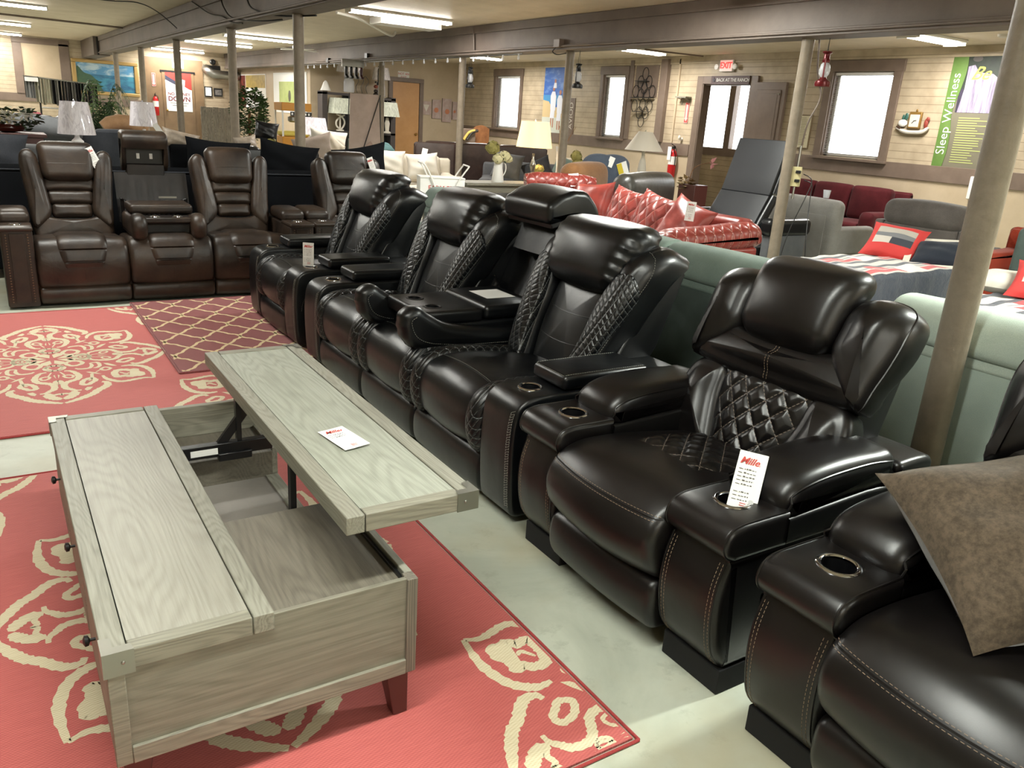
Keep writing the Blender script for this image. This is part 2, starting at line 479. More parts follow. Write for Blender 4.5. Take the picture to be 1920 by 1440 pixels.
# room beyond the doorway with its own window band
bx = 13.4
nb = MB()
wy0, wy1 = 12.1, 13.7
nb.box(bx, bx+.15, 10.7, wy0, 0, H).box(bx, bx+.15, wy1, 14.0, 0, H).box(bx, bx+.15, wy0, wy1, 0, 1.28).box(bx, bx+.15, wy0, wy1, 2.66, H)
nb.box(XW+.16, bx, 10.6, 10.7, 0, H).box(XW+.16, bx, 13.95, 14.05, 0, H)
struct('wall_annex', nb, M['siding'])
wm = MB().box(bx-.03, bx+.1, 12.62, 12.78, 1.28, 2.66).box(bx-.03, bx, wy0-.1, wy1+.1, 1.12, 1.28).box(bx-.03, bx, wy0-.1, wy1+.1, 2.64, 2.78)
wmf = struct('window_4', wm, M['trim'])
b = MB(); z = 1.31
while z < 2.62:
    b.add([(bx+.03, 12.8, z-.003), (bx+.03, wy1-.02, z-.003), (bx+.05, wy1-.02, z+.003), (bx+.05, 12.8, z+.003)], [(0,1,2,3)])
    z += .03
obj('blind', b, M['slat'], wmf)
# far wall (beadboard above a rail), alcove side wall, and wall with the tan door
struct('wall_back', MB().box(XL, XM+.1, YB, YB+.2, 0, H), M['siding'])
struct('wall_alcove', MB().box(XM, XM+.12, YM+.12, YB, 0, H), M['wall'])
struct('wall_middle', MB().box(XM, XW+.16, YM, YM+.12, 0, H), M['wall'])
bt = MB()
bt.box(XL, 4.5, YB-.03, YB, 1.18, 1.40)
trim(bt, 'trim_3')
bt = MB().box(1.05, 1.28, YB-.05, YB, 1.4, 2.80).box(2.24, 2.5, YB-.05, YB, 1.4, 2.84).box(1.05, 2.52, YB-.05, YB, 2.78, 2.95)
trim(bt, 'trim_4')
struct('wall_panel', MB().box(1.28, 2.24, YB-.03, YB, 1.4, 2.78), M['wall'])
# ------------------------------------------------------------------ beams and posts
def beam(nm, x, y0, y1, flange=0):
    mb = MB().box(x-.15, x+.15, y0, y1, 2.55, H-.001)
    b = struct(nm, mb, M['beam'], bevel=.006)
    obj('moulding', MB().box(x-.18, x-.15, y0, y1, H-.12, H-.002).box(x-.15-.025, x-.15, y0, y1, 2.55, 2.62).box(x+.15, x+.18, y0, y1, H-.12, H-.002), M['beam'], b, bevel=.004)
    return b
B1, B2 = 3.13, 7.15
beam('beam', B1, YF, 25.9)
beam('beam', B2, YF, YM if B2 > XM else 28.9)
struct('beam', MB().box(2.84, 3.24, 25.9, YB, 2.52, H-.001), M['beam'], bevel=.006)
post_defs = [(B1, 1.64, 'thick taupe steel post in the right foreground, in front of the pale green sofa'),
 (B1, 9.57, 'taupe steel post standing between the brown sofa and the brown recliner'),
 (B1, 12.5, 'taupe steel post rising behind the right seat of the brown sofa'),
 (B1, 16.35, 'taupe steel post standing in front of the door with the red and white poster'),
 (B1, 20.2, 'taupe steel post between the sea painting and the fire extinguisher'),
 (B1, 24.1, 'thin taupe steel post crossing the right part of the sea painting'),
 (B2-.02, 5.86, 'taupe steel post with the outlet box and dangling cords'),
 (B2-.02, 9.92, 'taupe steel post in front of the beach poster'),
 (B2-.02, 13.05, 'taupe steel post in front of the row of small wall pictures'),
 (B2-.02, 16.5, 'taupe steel post beside the hanging boots sign and lamp shelves')]
for x, y, lb in post_defs:
    prof = [(.10,0),(.10,.012),(.0625,.014),(.061,.03),(.06,1.2),(.06,2.5),(.0625,2.51),(.0625,2.548)]
    p = obj('support_post', MB().lathe(prof, seg=28), M['post'], loc=(x, y, 0))
    tag(p, lb, 'post', 'steel posts under the ceiling beams')
RUG_MOTIF = [('r',0.045,0,[(0.006,-0.858),(0.044,-0.836),(0.096,-0.799),(0.128,-0.771),(0.154,-0.745),(0.182,-0.696),(0.218,-0.654),(0.24,-0.612),(0.238,-0.566),(0.216,-0.551)]),('r',0.036,0,[(0.046,-0.27),(0.078,-0.282),(0.102,-0.333),(0.113,-0.399),(0.098,-0.453),(0.065,-0.479),(0.036,-0.506),(0.024,-0.552),(0.031,-0.605),(0.052,-0.632),(0.073,-0.659),(0.102,-0.664)]),('r',0.05,0,[(0.062,-0.667),(0.065,-0.71),(0.045,-0.75),(0.027,-0.772),(0.005,-0.786)]),('r',0.022,0,[(0.054,-0.682),(0.036,-0.704),(0.011,-0.694),(-0.001,-0.719)]),('r',0.014,1,[(-0.009,-0.482),(0.006,-0.45),(0.021,-0.475),(0.015,-0.511),(-0.005,-0.516)]),('r',0.016,1,[(0.036,-0.369),(0.061,-0.358),(0.084,-0.38),(0.074,-0.417),(0.047,-0.406)]),('r',0.01,0,[(0.044,-0.359),(0.022,-0.282)]),('p',0,1,[(0.008,-0.331),(0.017,-0.348),(0.006,-0.41)]),('r',0.03,1,[(0.175,-0.462),(0.189,-0.508),(0.169,-0.539),(0.144,-0.574),(0.115,-0.563),(0.124,-0.502),(0.152,-0.467)]),('r',0.016,0,[(0.175,-0.462),(0.155,-0.507)]),('r',0.02,0,[(0.175,-0.462),(0.183,-0.371)]),('p',0,1,[(0.116,-0.657),(0.133,-0.62),(0.163,-0.626),(0.145,-0.669),(0.126,-0.686)]),('p',0,1,[(0.155,-0.332),(0.176,-0.333),(0.205,-0.359),(0.233,-0.403),(0.203,-0.385),(0.173,-0.36)]),('r',0.018,1,[(0.241,-0.295),(0.266,-0.268),(0.292,-0.299),(0.274,-0.328),(0.249,-0.326)]),('r',0.01,0,[(0.241,-0.302),(0.206,-0.352)]),('p',0,1,[(0.265,-0.18),(0.29,-0.189),(0.315,-0.228),(0.333,-0.264),(0.305,-0.254),(0.279,-0.222)]),('r',0.026,1,[(0.065,-0.113),(0.095,-0.08),(0.138,-0.088),(0.156,-0.139),(0.123,-0.178),(0.088,-0.173)]),('r',0.026,1,[(-0.044,-0.18),(-0.017,-0.148),(0.025,-0.156),(0.051,-0.202),(0.025,-0.242),(-0.016,-0.24)]),('r',0.022,0,[(0.107,-0.237),(0.13,-0.26),(0.18,-0.258),(0.2,-0.207),(0.194,-0.154)]),('r',0.022,0,[(0.194,-0.154),(0.235,-0.154),(0.242,-0.223),(0.223,-0.259),(0.202,-0.258)]),('r',0.026,1,[(0.125,0.008),(0.156,0.059),(0.193,0.053),(0.207,-0.015),(0.179,-0.05),(0.143,-0.037)]),('r',0.012,1,[(0.154,0.005),(0.171,0.022),(0.183,-0.006),(0.167,-0.023)]),('p',0,1,[(0.078,0.017),(0.099,0.056),(0.117,0.049),(0.1,0.017)]),('p',0,1,[(0.086,-0.016),(0.107,-0.032),(0.119,-0.059),(0.098,-0.048)]),('p',0,1,[(0.028,0.011),(0.072,0.062),(0.118,0.068),(0.132,0.035),(0.095,0.006)]),('p',0,1,[(0.012,0.028),(0.007,0.095),(0.035,0.132),(0.069,0.118),(0.062,0.072)]),('p',0,1,[(-0.011,0.028),(-0.062,0.072),(-0.068,0.118),(-0.035,0.132),(-0.006,0.095)]),('p',0,1,[(-0.028,0.012),(-0.095,0.007),(-0.132,0.035),(-0.118,0.069),(-0.072,0.062)]),('p',0,1,[(-0.028,-0.011),(-0.072,-0.062),(-0.118,-0.068),(-0.132,-0.035),(-0.095,-0.006)]),('p',0,1,[(-0.012,-0.028),(-0.007,-0.095),(-0.035,-0.132),(-0.069,-0.118),(-0.062,-0.072)]),('p',0,1,[(0.011,-0.028),(0.062,-0.072),(0.068,-0.118),(0.035,-0.132),(0.006,-0.095)]),('p',0,1,[(0.028,-0.012),(0.095,-0.007),(0.132,-0.035),(0.118,-0.069),(0.072,-0.062)]),('r',0.032,0,[(0.234,-0.432),(0.244,-0.494),(0.269,-0.54),(0.306,-0.579),(0.348,-0.582),(0.396,-0.567),(0.445,-0.557),(0.492,-0.575)]),('r',0.036,0,[(0.492,-0.575),(0.503,-0.467),(0.495,-0.394),(0.472,-0.331),(0.437,-0.294),(0.398,-0.276),(0.353,-0.281)]),('r',0.04,1,[(0.302,-0.398),(0.323,-0.36),(0.363,-0.36),(0.392,-0.382),(0.417,-0.373),(0.417,-0.427),(0.438,-0.45),(0.435,-0.494),(0.408,-0.491),(0.375,-0.5),(0.354,-0.478),(0.33,-0.483),(0.307,-0.482),(0.3,-0.442)]),('p',0,1,[(0.388,-0.38),(0.421,-0.359),(0.417,-0.427),(0.447,-0.438),(0.437,-0.509),(0.406,-0.505),(0.372,-0.492)]),('r',0.016,0,[(0.329,-0.401),(0.359,-0.442),(0.377,-0.427)])]
# ------------------------------------------------------------------ rugs
from mathutils.geometry import tessellate_polygon
def clip_poly(poly, x0, x1, y0, y1):
    for ax, lim, sg in ((0, x0, 1), (0, x1, -1), (1, y0, 1), (1, y1, -1)):
        out = []; n = len(poly)
        for i in range(n):
            a, b = poly[i], poly[(i+1) % n]
            ia = sg*(a[ax]-lim) >= 0; ib = sg*(b[ax]-lim) >= 0
            if ia: out.append(a)
            if ia != ib:
                t = (lim-a[ax])/(b[ax]-a[ax]); out.append((a[0]+(b[0]-a[0])*t, a[1]+(b[1]-a[1])*t))
        poly = out
        if len(poly) < 3: return []
    return poly
def flat(mb, poly, z, lim):
    poly = clip_poly(poly, *lim)
    if len(poly) < 3: return
    ar = sum(poly[i][0]*poly[(i+1) % len(poly)][1]-poly[(i+1) % len(poly)][0]*poly[i][1] for i in range(len(poly)))
    if abs(ar) < 1e-7: return
    if ar < 0: poly = list(reversed(poly))
    mb.add([(x, y, z) for x, y in poly], [tuple(range(len(poly)))])
def ribbon2d(mb, pts, w, closed, z, lim, wig=.12, taper=True):
    P = smooth_poly(pts, 5, closed); N = len(P); L = []
    for i in range(N):
        a = Vector(P[i-1] if (closed or i > 0) else P[0]); b = Vector(P[(i+1) % N] if (closed or i < N-1) else P[-1])
        t = (b-a); t = t.normalized() if t.length > 1e-9 else Vector((1, 0))
        u = i/max(1, N-1); k = 1 if closed or not taper else min(1, .45+2.2*min(u, 1-u))
        k *= 1+wig*math.sin(i*1.9)+wig*.7*math.sin(i*3.3+1)
        n = Vector((-t.y, t.x))*w*.5*k; c = Vector(P[i]); L.append(((c+n).x, (c+n).y, (c-n).x, (c-n).y))
    for i in range(N if closed else N-1):
        a = L[i]; b = L[(i+1) % N]
        flat(mb, [(a[0], a[1]), (a[2], a[3]), (b[2], b[3]), (b[0], b[1])], z+.00002*(i % 3), lim)
def rug_material(name, h1, h2, wx=260, wy=110):
    t = NT(name); v = t.mapping(); o = t.sep(v)
    a = t.math('SINE', t.math('MULTIPLY', t.math('ADD', o[0], t.math('MULTIPLY', t.noise(v, 12, 2), .02)), wx*2)); b = t.math('SINE', t.math('MULTIPLY', t.math('ADD', o[1], t.math('MULTIPLY', o[0], .35)), wy*6))
    f = t.math('MULTIPLY_ADD', t.math('MULTIPLY', a, b), .35, .5)
    s = t.noise(t.mapping((6, 90, 1)), 2, 3)
    f = t.math('ADD', t.math('MULTIPLY', f, .55), t.math('MULTIPLY', s, .5))
    c = t.mix(t.ramp(f, [(.3, (0,0,0)), (.72, (1,1,1))]), hexc(h1), hexc(h2))
    return t.out(c, .85, t.bump(f, .5, .0025), Sheen_Weight=.2)
M['rug_red'] = rug_material('coral_red_weave', 'a04642', 'bd5f5a')
M['rug_cream'] = rug_material('cream_weave', 'bcae8c', 'd9ceb0')
M['rug_edge'] = fabric('rug_binding', '8e3435', 'a34443', 300)
M['rug_wine'] = rug_material('wine_weave', '6c2c2e', '833f3e')
M['rug_trell'] = rug_material('tan_weave', 'bda478', 'd8c396')
def medallion(mb, cx, cy, z, lim):
    for fx in (1, -1):
        for fy in (1, -1):
            for qi, (k, w, cl, pts) in enumerate(RUG_MOTIF):
                if k == 'p' and len(pts) == 5 and abs(pts[0][0])+abs(pts[0][1]) < .06 and fx+fy != 2: continue
                P = [(cx+fx*x, cy+fy*y) for x, y in pts]
                if k == 'r': ribbon2d(mb, P, w, bool(cl), z, lim)
                else: flat(mb, P, z+.0001, lim)
            for (k, w, cl, pts) in RUG_MOTIF[:9]:
                P = [(cx-fx*y*.76, cy+fy*x*1.05) for x, y in pts]
                if k == 'r': ribbon2d(mb, P, w*.85, bool(cl), z, lim)
                else: flat(mb, P, z+.0001, lim)
def rug(name, x0, x1, y0, y1, centers, label, z=.008, base=None):
    t = thing(name, label, 'rug', ((x0+x1)/2, (y0+y1)/2, 0))
    ox, oy = (x0+x1)/2, (y0+y1)/2
    mb = MB(); e = .012
    mb.box(x0-ox+e, x1-ox-e, y0-oy+e, y1-oy-e, 0, z)
    mb.mat(1)
    for cx, cy in centers: medallion(mb, cx-ox, cy-oy, z+.0006, (x0-ox+.02, x1-ox-.02, y0-oy+.02, y1-oy-.02))
    obj('woven_field', mb, [M['rug_red'], M['rug_cream']], t, smooth=False)
    b = MB(); r = z*.62
    for (p, q) in (((x0,y0),(x1,y0)), ((x1,y0),(x1,y1)), ((x1,y1),(x0,y1)), ((x0,y1),(x0,y0))):
        b.tube([(p[0]-ox, p[1]-oy, r), (q[0]-ox, q[1]-oy, r)], r, 8)
    obj('bound_edge', b, M['rug_edge'], t)
    return t
rug('area_rug', -1.4, 1.335, 1.28, 3.76, [(.5, 2.55), (1.61, 1.31), (-.61, 1.31), (-.61, 3.79), (1.61, 3.79)], 'coral red rug with cream medallions under the grey lift-top coffee table')
rug('area_rug', -1.2, 1.335, 4.25, 6.82, [(.211, 5.509), (1.33, 4.27), (-.91, 4.27), (1.33, 6.78), (-.91, 6.78)], 'coral red rug with a large cream medallion in front of the brown sofa')
# trellis rug lying over the second one
def trellis(x0, x1, y0, y1):
    t = thing('area_rug', 'dark wine rug with a tan trellis lattice, lying over the edge of a coral one', 'rug', ((x0+x1)/2, (y0+y1)/2, .009))
    W, D = (x1-x0)/2, (y1-y0)/2; z = .008
    mb = MB().box(-W+.01, W-.01, -D+.01, D-.01, 0, z); mb.mat(1)
    px_, py_ = .25, .36; lim = (-W+.02, W-.02, -D+.02, D-.02)
    def unit(cx, cy):
        # ogee lozenge quarter lines, mirrored
        q = [(0, py_/2), (.018, py_*.36), (.055, py_*.28), (px_*.30, py_*.17), (px_*.42, .02), (px_*.5, 0)]
        for sx in (1, -1):
            for sy in (1, -1):
                ribbon2d(mb, [(cx+sx*a, cy+sy*b) for a, b in q], .021, False, z+.0006, lim, .12, False)
    ny = int(2*D/py_)+3; nx = int(2*W/px_)+3
    for i in range(nx):
        for j in range(ny):
            unit(-W+.04+i*px_, -D+.17+j*py_)
    obj('woven_field', mb, [M['rug_wine'], M['rug_trell']], t, smooth=False)
    b = MB()
    for (p, q) in (((-W,-D),(W,-D)), ((W,-D),(W,D)), ((W,D),(-W,D)), ((-W,D),(-W,-D))): b.tube([(p[0], p[1], .005), (q[0], q[1], .005)], .005, 8)
    obj('bound_edge', b, M['rug_wine'], t)
trellis(.85, 2.35, 4.945, 6.9)
# ------------------------------------------------------------------ lift-top coffee table
M['w_top'] = wood('weathered_grey_oak', '959286', '757166', 'y', 1.15, .45, .38)
M['w_lift'] = wood('weathered_green_grey_oak', '9ea094', '777a6c', 'y', 1.3, .45, .42, seed=3)
M['w_rail'] = wood('grey_oak_rail', '8f8d80', '605d51', 'y', 2.2, .5, .4, seed=5)
M['w_railx'] = wood('grey_oak_crossrail', '8c897a', '5e5a4e', 'x', 2.0, .5, .4, seed=6)
M['w_side'] = wood('brown_grey_oak_side', '838072', '5d5a4d', 'x', 1.2, .5, .35, seed=8)
M['w_post'] = wood('grey_oak_upright', '7c7568', '4f4a42', 'z', 2.0, .5, .8, seed=9)
M['w_in'] = wood('dull_brown_oak_inside', '6c665a', '4b463b', 'y', 1.2, .55, .4, seed=11)
M['w_in2'] = painted('plain_grey_board', '7d7770', '6f6962', .6, 4)
M['w_leg'] = plain('reddish_brown_leg', '4c2a25', .35)
M['pewter'] = plain('pewter_bracket', '8b8a80', .33, .8)
X0, X1, Y0, Y1 = .09, .835, 1.655, 3.2; XM_ = .458; ZT = .456; TH = .05; ZB = .155
tb = thing('lift_top_coffee_table', 'weathered grey wooden lift-top coffee table with one half of its top raised', 'coffee table', (0, 0, .009))
zt = ZT-.009; zb = ZB-.009
body = MB()
body.box(X0+.02, XM_, Y0+.01, Y1-.01, zb, zt-TH)                       # drawer half
near = MB().box(XM_, X1-.02, Y0+.025, 2.2, zb, zt-.03)                   # near chest with lid board
obj('drawer_carcass', body, M['w_in'], tb, bevel=.002)
obj('storage_box', near, M['w_in'], tb, bevel=.002)
obj('storage_box', MB().box(XM_, X1-.02, 2.9, Y1-.02, zb, .31), M['w_in'], tb, bevel=.002)
obj('cubby_floor', MB().box(XM_, X1-.05, 2.2, 2.9, zb, zb+.06), M['w_in2'], tb)
obj('bottom_rail', MB().box(X1-.05, X1, Y0+.02, Y1-.02, zb, zb+.065), M['w_rail'], tb, bevel=.003)
# near end panel in its frame
obj('end_panel', MB().box(X0+.03, X1-.03, Y0+.006, Y0+.02, zb+.03, zt-.012), M['w_side'], tb)
obj('end_frame', MB().box(X0+.005, X0+.04, Y0, Y0+.03, zb, zt-TH).box(X0+.04, X1-.03, Y0-.002, Y0+.03, zb, zb+.045), M['w_railx'], tb, bevel=.002)
obj('end_frame', MB().box(X1-.03, X1, Y0, Y0+.04, zb, zt-.012), M['w_post'], tb, bevel=.002)
obj('end_panel', MB().box(XM_-.0, X1-.01, Y1-.035, Y1-.01, .31, zt-.012), M['w_railx'], tb, bevel=.002)
obj('end_frame', MB().box(X0+.02, X1, Y1-.03, Y1-.005, zb, .33), M['w_railx'], tb, bevel=.002)
obj('side_rail', MB().box(X1-.022, X1, Y0+.04, 2.2, zb+.065, zt-.012), M['w_rail'], tb, bevel=.002)
obj('side_rail', MB().box(X1-.022, X1, 2.9, Y1-.02, zb+.065, .32), M['w_rail'], tb, bevel=.002)
obj('side_bead', MB().box(X1-.035, X1-.027, Y0+.03, 2.2, zt-.032, zt-.02), M['black'], tb)
# fixed half of the top: field, rails, cross rails
def top_half(parent, x0, x1, y0, y1, z0, z1, mf, inner_right=True, rails=None):
    rw = .052
    e = .003
    parts = []
    parts.append(obj('top_panel', MB().box(x0+rw, x1-rw, y0+rw*.8, y1-rw*.8, z0+.006, z1-.003), mf, parent))
    for (a, b) in ((x0, x0+rw-e), (x1-rw+e, x1)): obj('top_rail', MB().box(a, b, y0, y1, z0, z1), M['w_rail'], parent, bevel=.0025)
    for (a, b) in ((y0, y0+rw*.8-e), (y1-rw*.8+e, y1)): obj('top_cross_rail', MB().box(x0+rw, x1-rw, a, b, z0, z1), M['w_railx'], parent, bevel=.0025)
top_half(tb, X0, XM_, Y0, Y1, zt-TH, zt, M['w_top'])
lift = bpy.data.objects.new('raised_top', None); COL.objects.link(lift); lift.parent = tb
LX0, LX1, LY0, LY1 = .655, 1.03, 1.70, 3.245; LZ = .627
obj('under_board', MB().box(LX0+.01, LX1-.01, LY0+.01, LY1-.01, LZ-TH+.004, LZ-TH+.012), M['w_in'], lift)
top_half(lift, LX0, LX1, LY0, LY1, LZ-TH, LZ, M['w_lift'])
def bracket(parent, x, y, z1, sx, sy, h, L=.062):
    b = MB(); t_ = .0025
    b.box(min(x, x+sx*L), max(x, x+sx*L), min(y-sy*t_, y), max(y-sy*t_, y), z1-h, z1+t_)
    b.box(min(x-sx*t_, x), max(x-sx*t_, x), min(y-sy*t_, y+sy*L), max(y-sy*t_, y+sy*L), z1-h, z1+t_)
    b.add([(x, y, z1+t_), (x+sx*L, y, z1+t_), (x+sx*L*.93, y+sy*L*.35, z1+t_), (x+sx*L*.35, y+sy*L*.35, z1+t_), (x+sx*L*.35, y+sy*L*.93, z1+t_), (x, y+sy*L, z1+t_)], [(0,1,2,3,4,5) if sx*sy > 0 else (5,4,3,2,1,0)])
    o = obj('corner_bracket', b, M['pewter'], parent, smooth=False)
    obj('rivet', MB().ball((x+sx*L*.62, y-sy*.003, z1-h*.45), (.0045, .003, .0045), 10, 6), M['steel'], o)
    return o
bracket(tb, X0, Y0, zt, 1, 1, .058)
bracket(tb, X0, Y1, zt, 1, -1, .05)
bracket(lift, LX1, LY0, LZ, -1, 1, .052)
bracket(lift, LX1, LY1, LZ, -1, -1, .052)
def tleg(x, y, sx, sy):
    z1 = zb; a = .065; b = .042
    q = MB().add([(x, y, 0), (x+sx*b, y, 0), (x+sx*b, y+sy*b, 0), (x, y+sy*b, 0), (x, y, z1), (x+sx*a, y, z1), (x+sx*a, y+sy*a, z1), (x, y+sy*a, z1)],
        [(0,3,2,1),(4,5,6,7),(0,1,5,4),(1,2,6,5),(2,3,7,6),(3,0,4,7)] if sx*sy > 0 else [(0,1,2,3),(4,7,6,5),(0,4,5,1),(1,5,6,2),(2,6,7,3),(3,7,4,0)])
    obj('leg', q, M['w_leg'], tb, bevel=.003)
# legs splay inwards: outer faces lean
tleg(X1-.012, Y0+.02, -1, 1); tleg(X0+.02, Y0+.02, 1, 1); tleg(X1-.012, Y1-.03, -1, -1); tleg(X0+.02, Y1-.03, 1, -1)
for yy in (2.22, 2.86):
    obj('lift_arm', MB().box(.672, .690, yy-.014, yy+.014, .37, LZ-TH+.004), M['black'], tb, bevel=.001)
    obj('lift_arm', MB().add([(.56,yy-.008,.34),(.60,yy-.008,.34),(.78,yy-.008,LZ-TH),(.74,yy-.008,LZ-TH),(.56,yy+.008,.34),(.60,yy+.008,.34),(.78,yy+.008,LZ-TH),(.74,yy+.008,LZ-TH)],[(0,1,2,3),(7,6,5,4),(0,4,5,1),(1,5,6,2),(2,6,7,3),(3,7,4,0)]), M['black'], tb) if yy > 2.5 else None
    s = 1 if yy < 2.5 else -1
    obj('lift_rail', MB().box(.47, .80, yy-.02, yy+.012, .345, .395).box(.60, .72, yy+s*.0, yy+s*.035, .33, .36), M['blackp'], tb, bevel=.003)
obj('rating_label', MB().box(.545, .585, 2.838, 2.8395, .36, .378).box(.505, .60, 2.8385, 2.8393, .357, .381), M['paper'], tb, smooth=False)
for (y0_, y1_, nm) in ((Y0+.04, Y0+.5, ''), (Y0+.54, Y0+1.0, ''), (Y0+1.04, Y1-.04, '')):
    dr = obj('drawer', MB().box(X0+.005, X0+.02, y0_, y1_, zb+.02, zt-TH-.012), M['w_rail'], tb, bevel=.003)
    c = (y0_+y1_)/2
    k = MB().lathe([(.004,0),(.004,.012),(.013,.016),(.014,.024),(.006,.028)], (0,0,0), 12, M=tr(X0+.005, c, zt-TH-.08) @ rot('Y', -90))
    obj('knob', k, M['black'], dr)
# paper tag lying on the raised half
def price_tag(name, label, loc, rotm, w=.08, h=.17, curl=.0, seed=1, words=True, cat='price tag', group=None, fields=9):
    rnd = random.Random(seed)
    t = thing(name, label, cat, loc, 0, group); t.rotation_mode = 'QUATERNION'; t.rotation_quaternion = rotm.to_quaternion()
    def f(u, v):
        x = (u-.5)*w; z = v*h
        return (x, -.0008-curl*(u*u+(1-v)*.3)*(1 if u > .4 else .4), z)
    card = MB().grid(f, 8, 8)
    c2 = MB().grid(lambda u, v: tuple(Vector(f(u, v))+Vector((0, .0008, 0))), 8, 8)
    card.merge(MB().add(c2.v, [tuple(reversed(q)) for q in c2.f]))
    obj('card', card, M['paper'], t)
    if words:
        lg = text_mb('Miller', h*.15, .0002, shear=.35, offset=.0006*h/.17).xf(tr(-.02*w, -.0014-curl*.5, h*.84))
        obj('printed_name', lg, M['redink'], t, smooth=False)
        ln = MB()
        for i in range(fields):
            z = h*(.70-.062*i)
            if i == fields//2+1: continue
            ln.box(-w*.4, -w*.4+w*.14, -.0013-curl*.5, -.0011-curl*.5, z, z+h*.008)
            x = -w*.2
            while x < w*.36:
                l = w*rnd.uniform(.03, .10); ln.box(x, x+l, -.0013-curl*.5, -.0011-curl*.5, z, z+h*rnd.choice((.012,.02))); x += l+w*.03
        obj('handwriting', ln, M['ink'], t, smooth=False)
        r2 = MB()
        for i in range(3): r2.box(-w*.1, w*.32, -.0013-curl*.5, -.0011-curl*.5, h*(.16-.035*i), h*(.172-.035*i))
        obj('red_print', r2, M['redink'], t, smooth=False)
    return t
flat_rot = Matrix(((math.cos(.15), -math.sin(.15), 0), (math.sin(.15), math.cos(.15), 0), (0,0,1))) @ Matrix(((1,0,0),(0,0,-1),(0,1,0))).inverted()
price_tag('price_tag', 'creased white price tag lying flat on the raised half of the grey coffee table', (.845, 2.10, .009+LZ+.0022), flat_rot, .085, .17, .003, 3, True, fields=4)
# ------------------------------------------------------------------ upholstery tools
def cushion(poly, y0, y1, r=.04, dome=.02, seg=5, cen=None, back=0., M=None, mb=None, k=4):
    """puffy pad: outline (x,z), front face at y0 (towards -y) swelling by dome, back face at y1"""
    mb = mb or MB()
    N = len(poly)
    ar = sum(poly[i][0]*poly[(i+1) % N][1]-poly[(i+1) % N][0]*poly[i][1] for i in range(N))
    if ar < 0: poly = list(reversed(poly))
    cx, cz = cen or (sum(p[0] for p in poly)/N, sum(p[1] for p in poly)/N)
    nr = []
    for i in range(N):
        t = Vector(poly[(i+1) % N])-Vector(poly[i-1])
        t = t.normalized() if t.length > 1e-9 else Vector((1, 0)); nr.append((t.y, -t.x))
    def ring(y, ins, f=1.): return [(cx+(a+na*-ins-cx)*f, y, cz+(b+nb*-ins-cz)*f) for (a, b), (na, nb) in zip(poly, nr)]
    R = []
    fs = [.12, .35, .55, .74, .89]
    for f in fs: R.append(ring(y0-dome*(1-f*f)**1.0, r, f))
    for i in range(k+1):
        an = PI/2*i/k; R.append(ring(y0+r*(1-math.cos(an)), r*(1-math.sin(an))))
    rb = min(r, abs(y1-y0-r)*.9)
    for i in range(k, -1, -1):
        an = PI/2*i/k; R.append(ring(y1-rb*(1-math.cos(an)), rb*(1-math.sin(an))))
    if back:
        for f in reversed(fs): R.append(ring(y1+back*(1-f*f), rb, f))
    n0 = len(mb.v); mb.loft(R)
    if M is not None:
        for i in range(n0, len(mb.v)): mb.v[i] = tuple(M @ Vector(mb.v[i]))
    return mb
def mirror(poly): return [(-p[0],)+tuple(p[1:]) for p in reversed(poly)]
def cup(parent, x, y, z, r=.041, ring=None, M=None, depth=.07):
    """chrome ring with a dark well"""
    o = obj('cup_ring', MB().lathe([(r-.004,-.004),(r-.004,.001),(r,.004),(r+.006,.0045),(r+.010,.002),(r+.011,-.002)], (x, y, z), 28, caps=False), ring or M_['chrome'], parent)
    obj('cup_well', MB().lathe([(r-.003,.0005),(r-.006,-depth),(.002,-depth)], (x, y, z), 28, caps=False), M_['blackp'], o)
    return o
M_ = M
def cut(o, cutter):
    c = obj('cutter', cutter, M['black']); c.parent = o.parent
    md = o.modifiers.new('b', 'BOOLEAN'); md.operation = 'DIFFERENCE'; md.object = c; md.solver = 'EXACT'
    bpy.context.view_layer.update()
    dg = bpy.context.evaluated_depsgraph_get(); me = bpy.data.meshes.new_from_object(o.evaluated_get(dg))
    o.modifiers.clear(); old = o.data; o.data = me; bpy.data.meshes.remove(old); bpy.data.objects.remove(c)
    me.polygons.foreach_set('use_smooth', [True]*len(me.polygons)); me.set_sharp_from_angle(angle=math.radians(40))
    return o
def well(x, y, z, r=.040, d=.075): return MB().lathe([(r,-d),(r,.03)], (x, y, z), 24)
# leathers
M['lb'] = leather('espresso_leather', '090707', '110e0e', .34, 5, .05, .06, .15)
M['lbq'] = quilted('espresso_quilted_leather', '090707', '120f0f', .088, .105, 'xs', thread='6b6057', rough=.33, depth=.003, thw=.05)
M['lbqs'] = quilted('espresso_quilted_seat_leather', '090707', '120f0f', .088, .105, 'xy', thread='6b6057', rough=.33, depth=.003, thw=.05)
M['lbs'] = leather('black_brown_side_vinyl', '070606', '0b0a0a', .42, 5, .1, .1, .1)
M['thread'] = plain('tan_thread', '8a7560', .7)
M['plinth'] = plain('black_base_fabric', '0c0c0d', .9)
LEAN = Matrix.Translation((0, .60, .43)) @ Matrix.Rotation(math.radians(-24.2), 4, 'X')

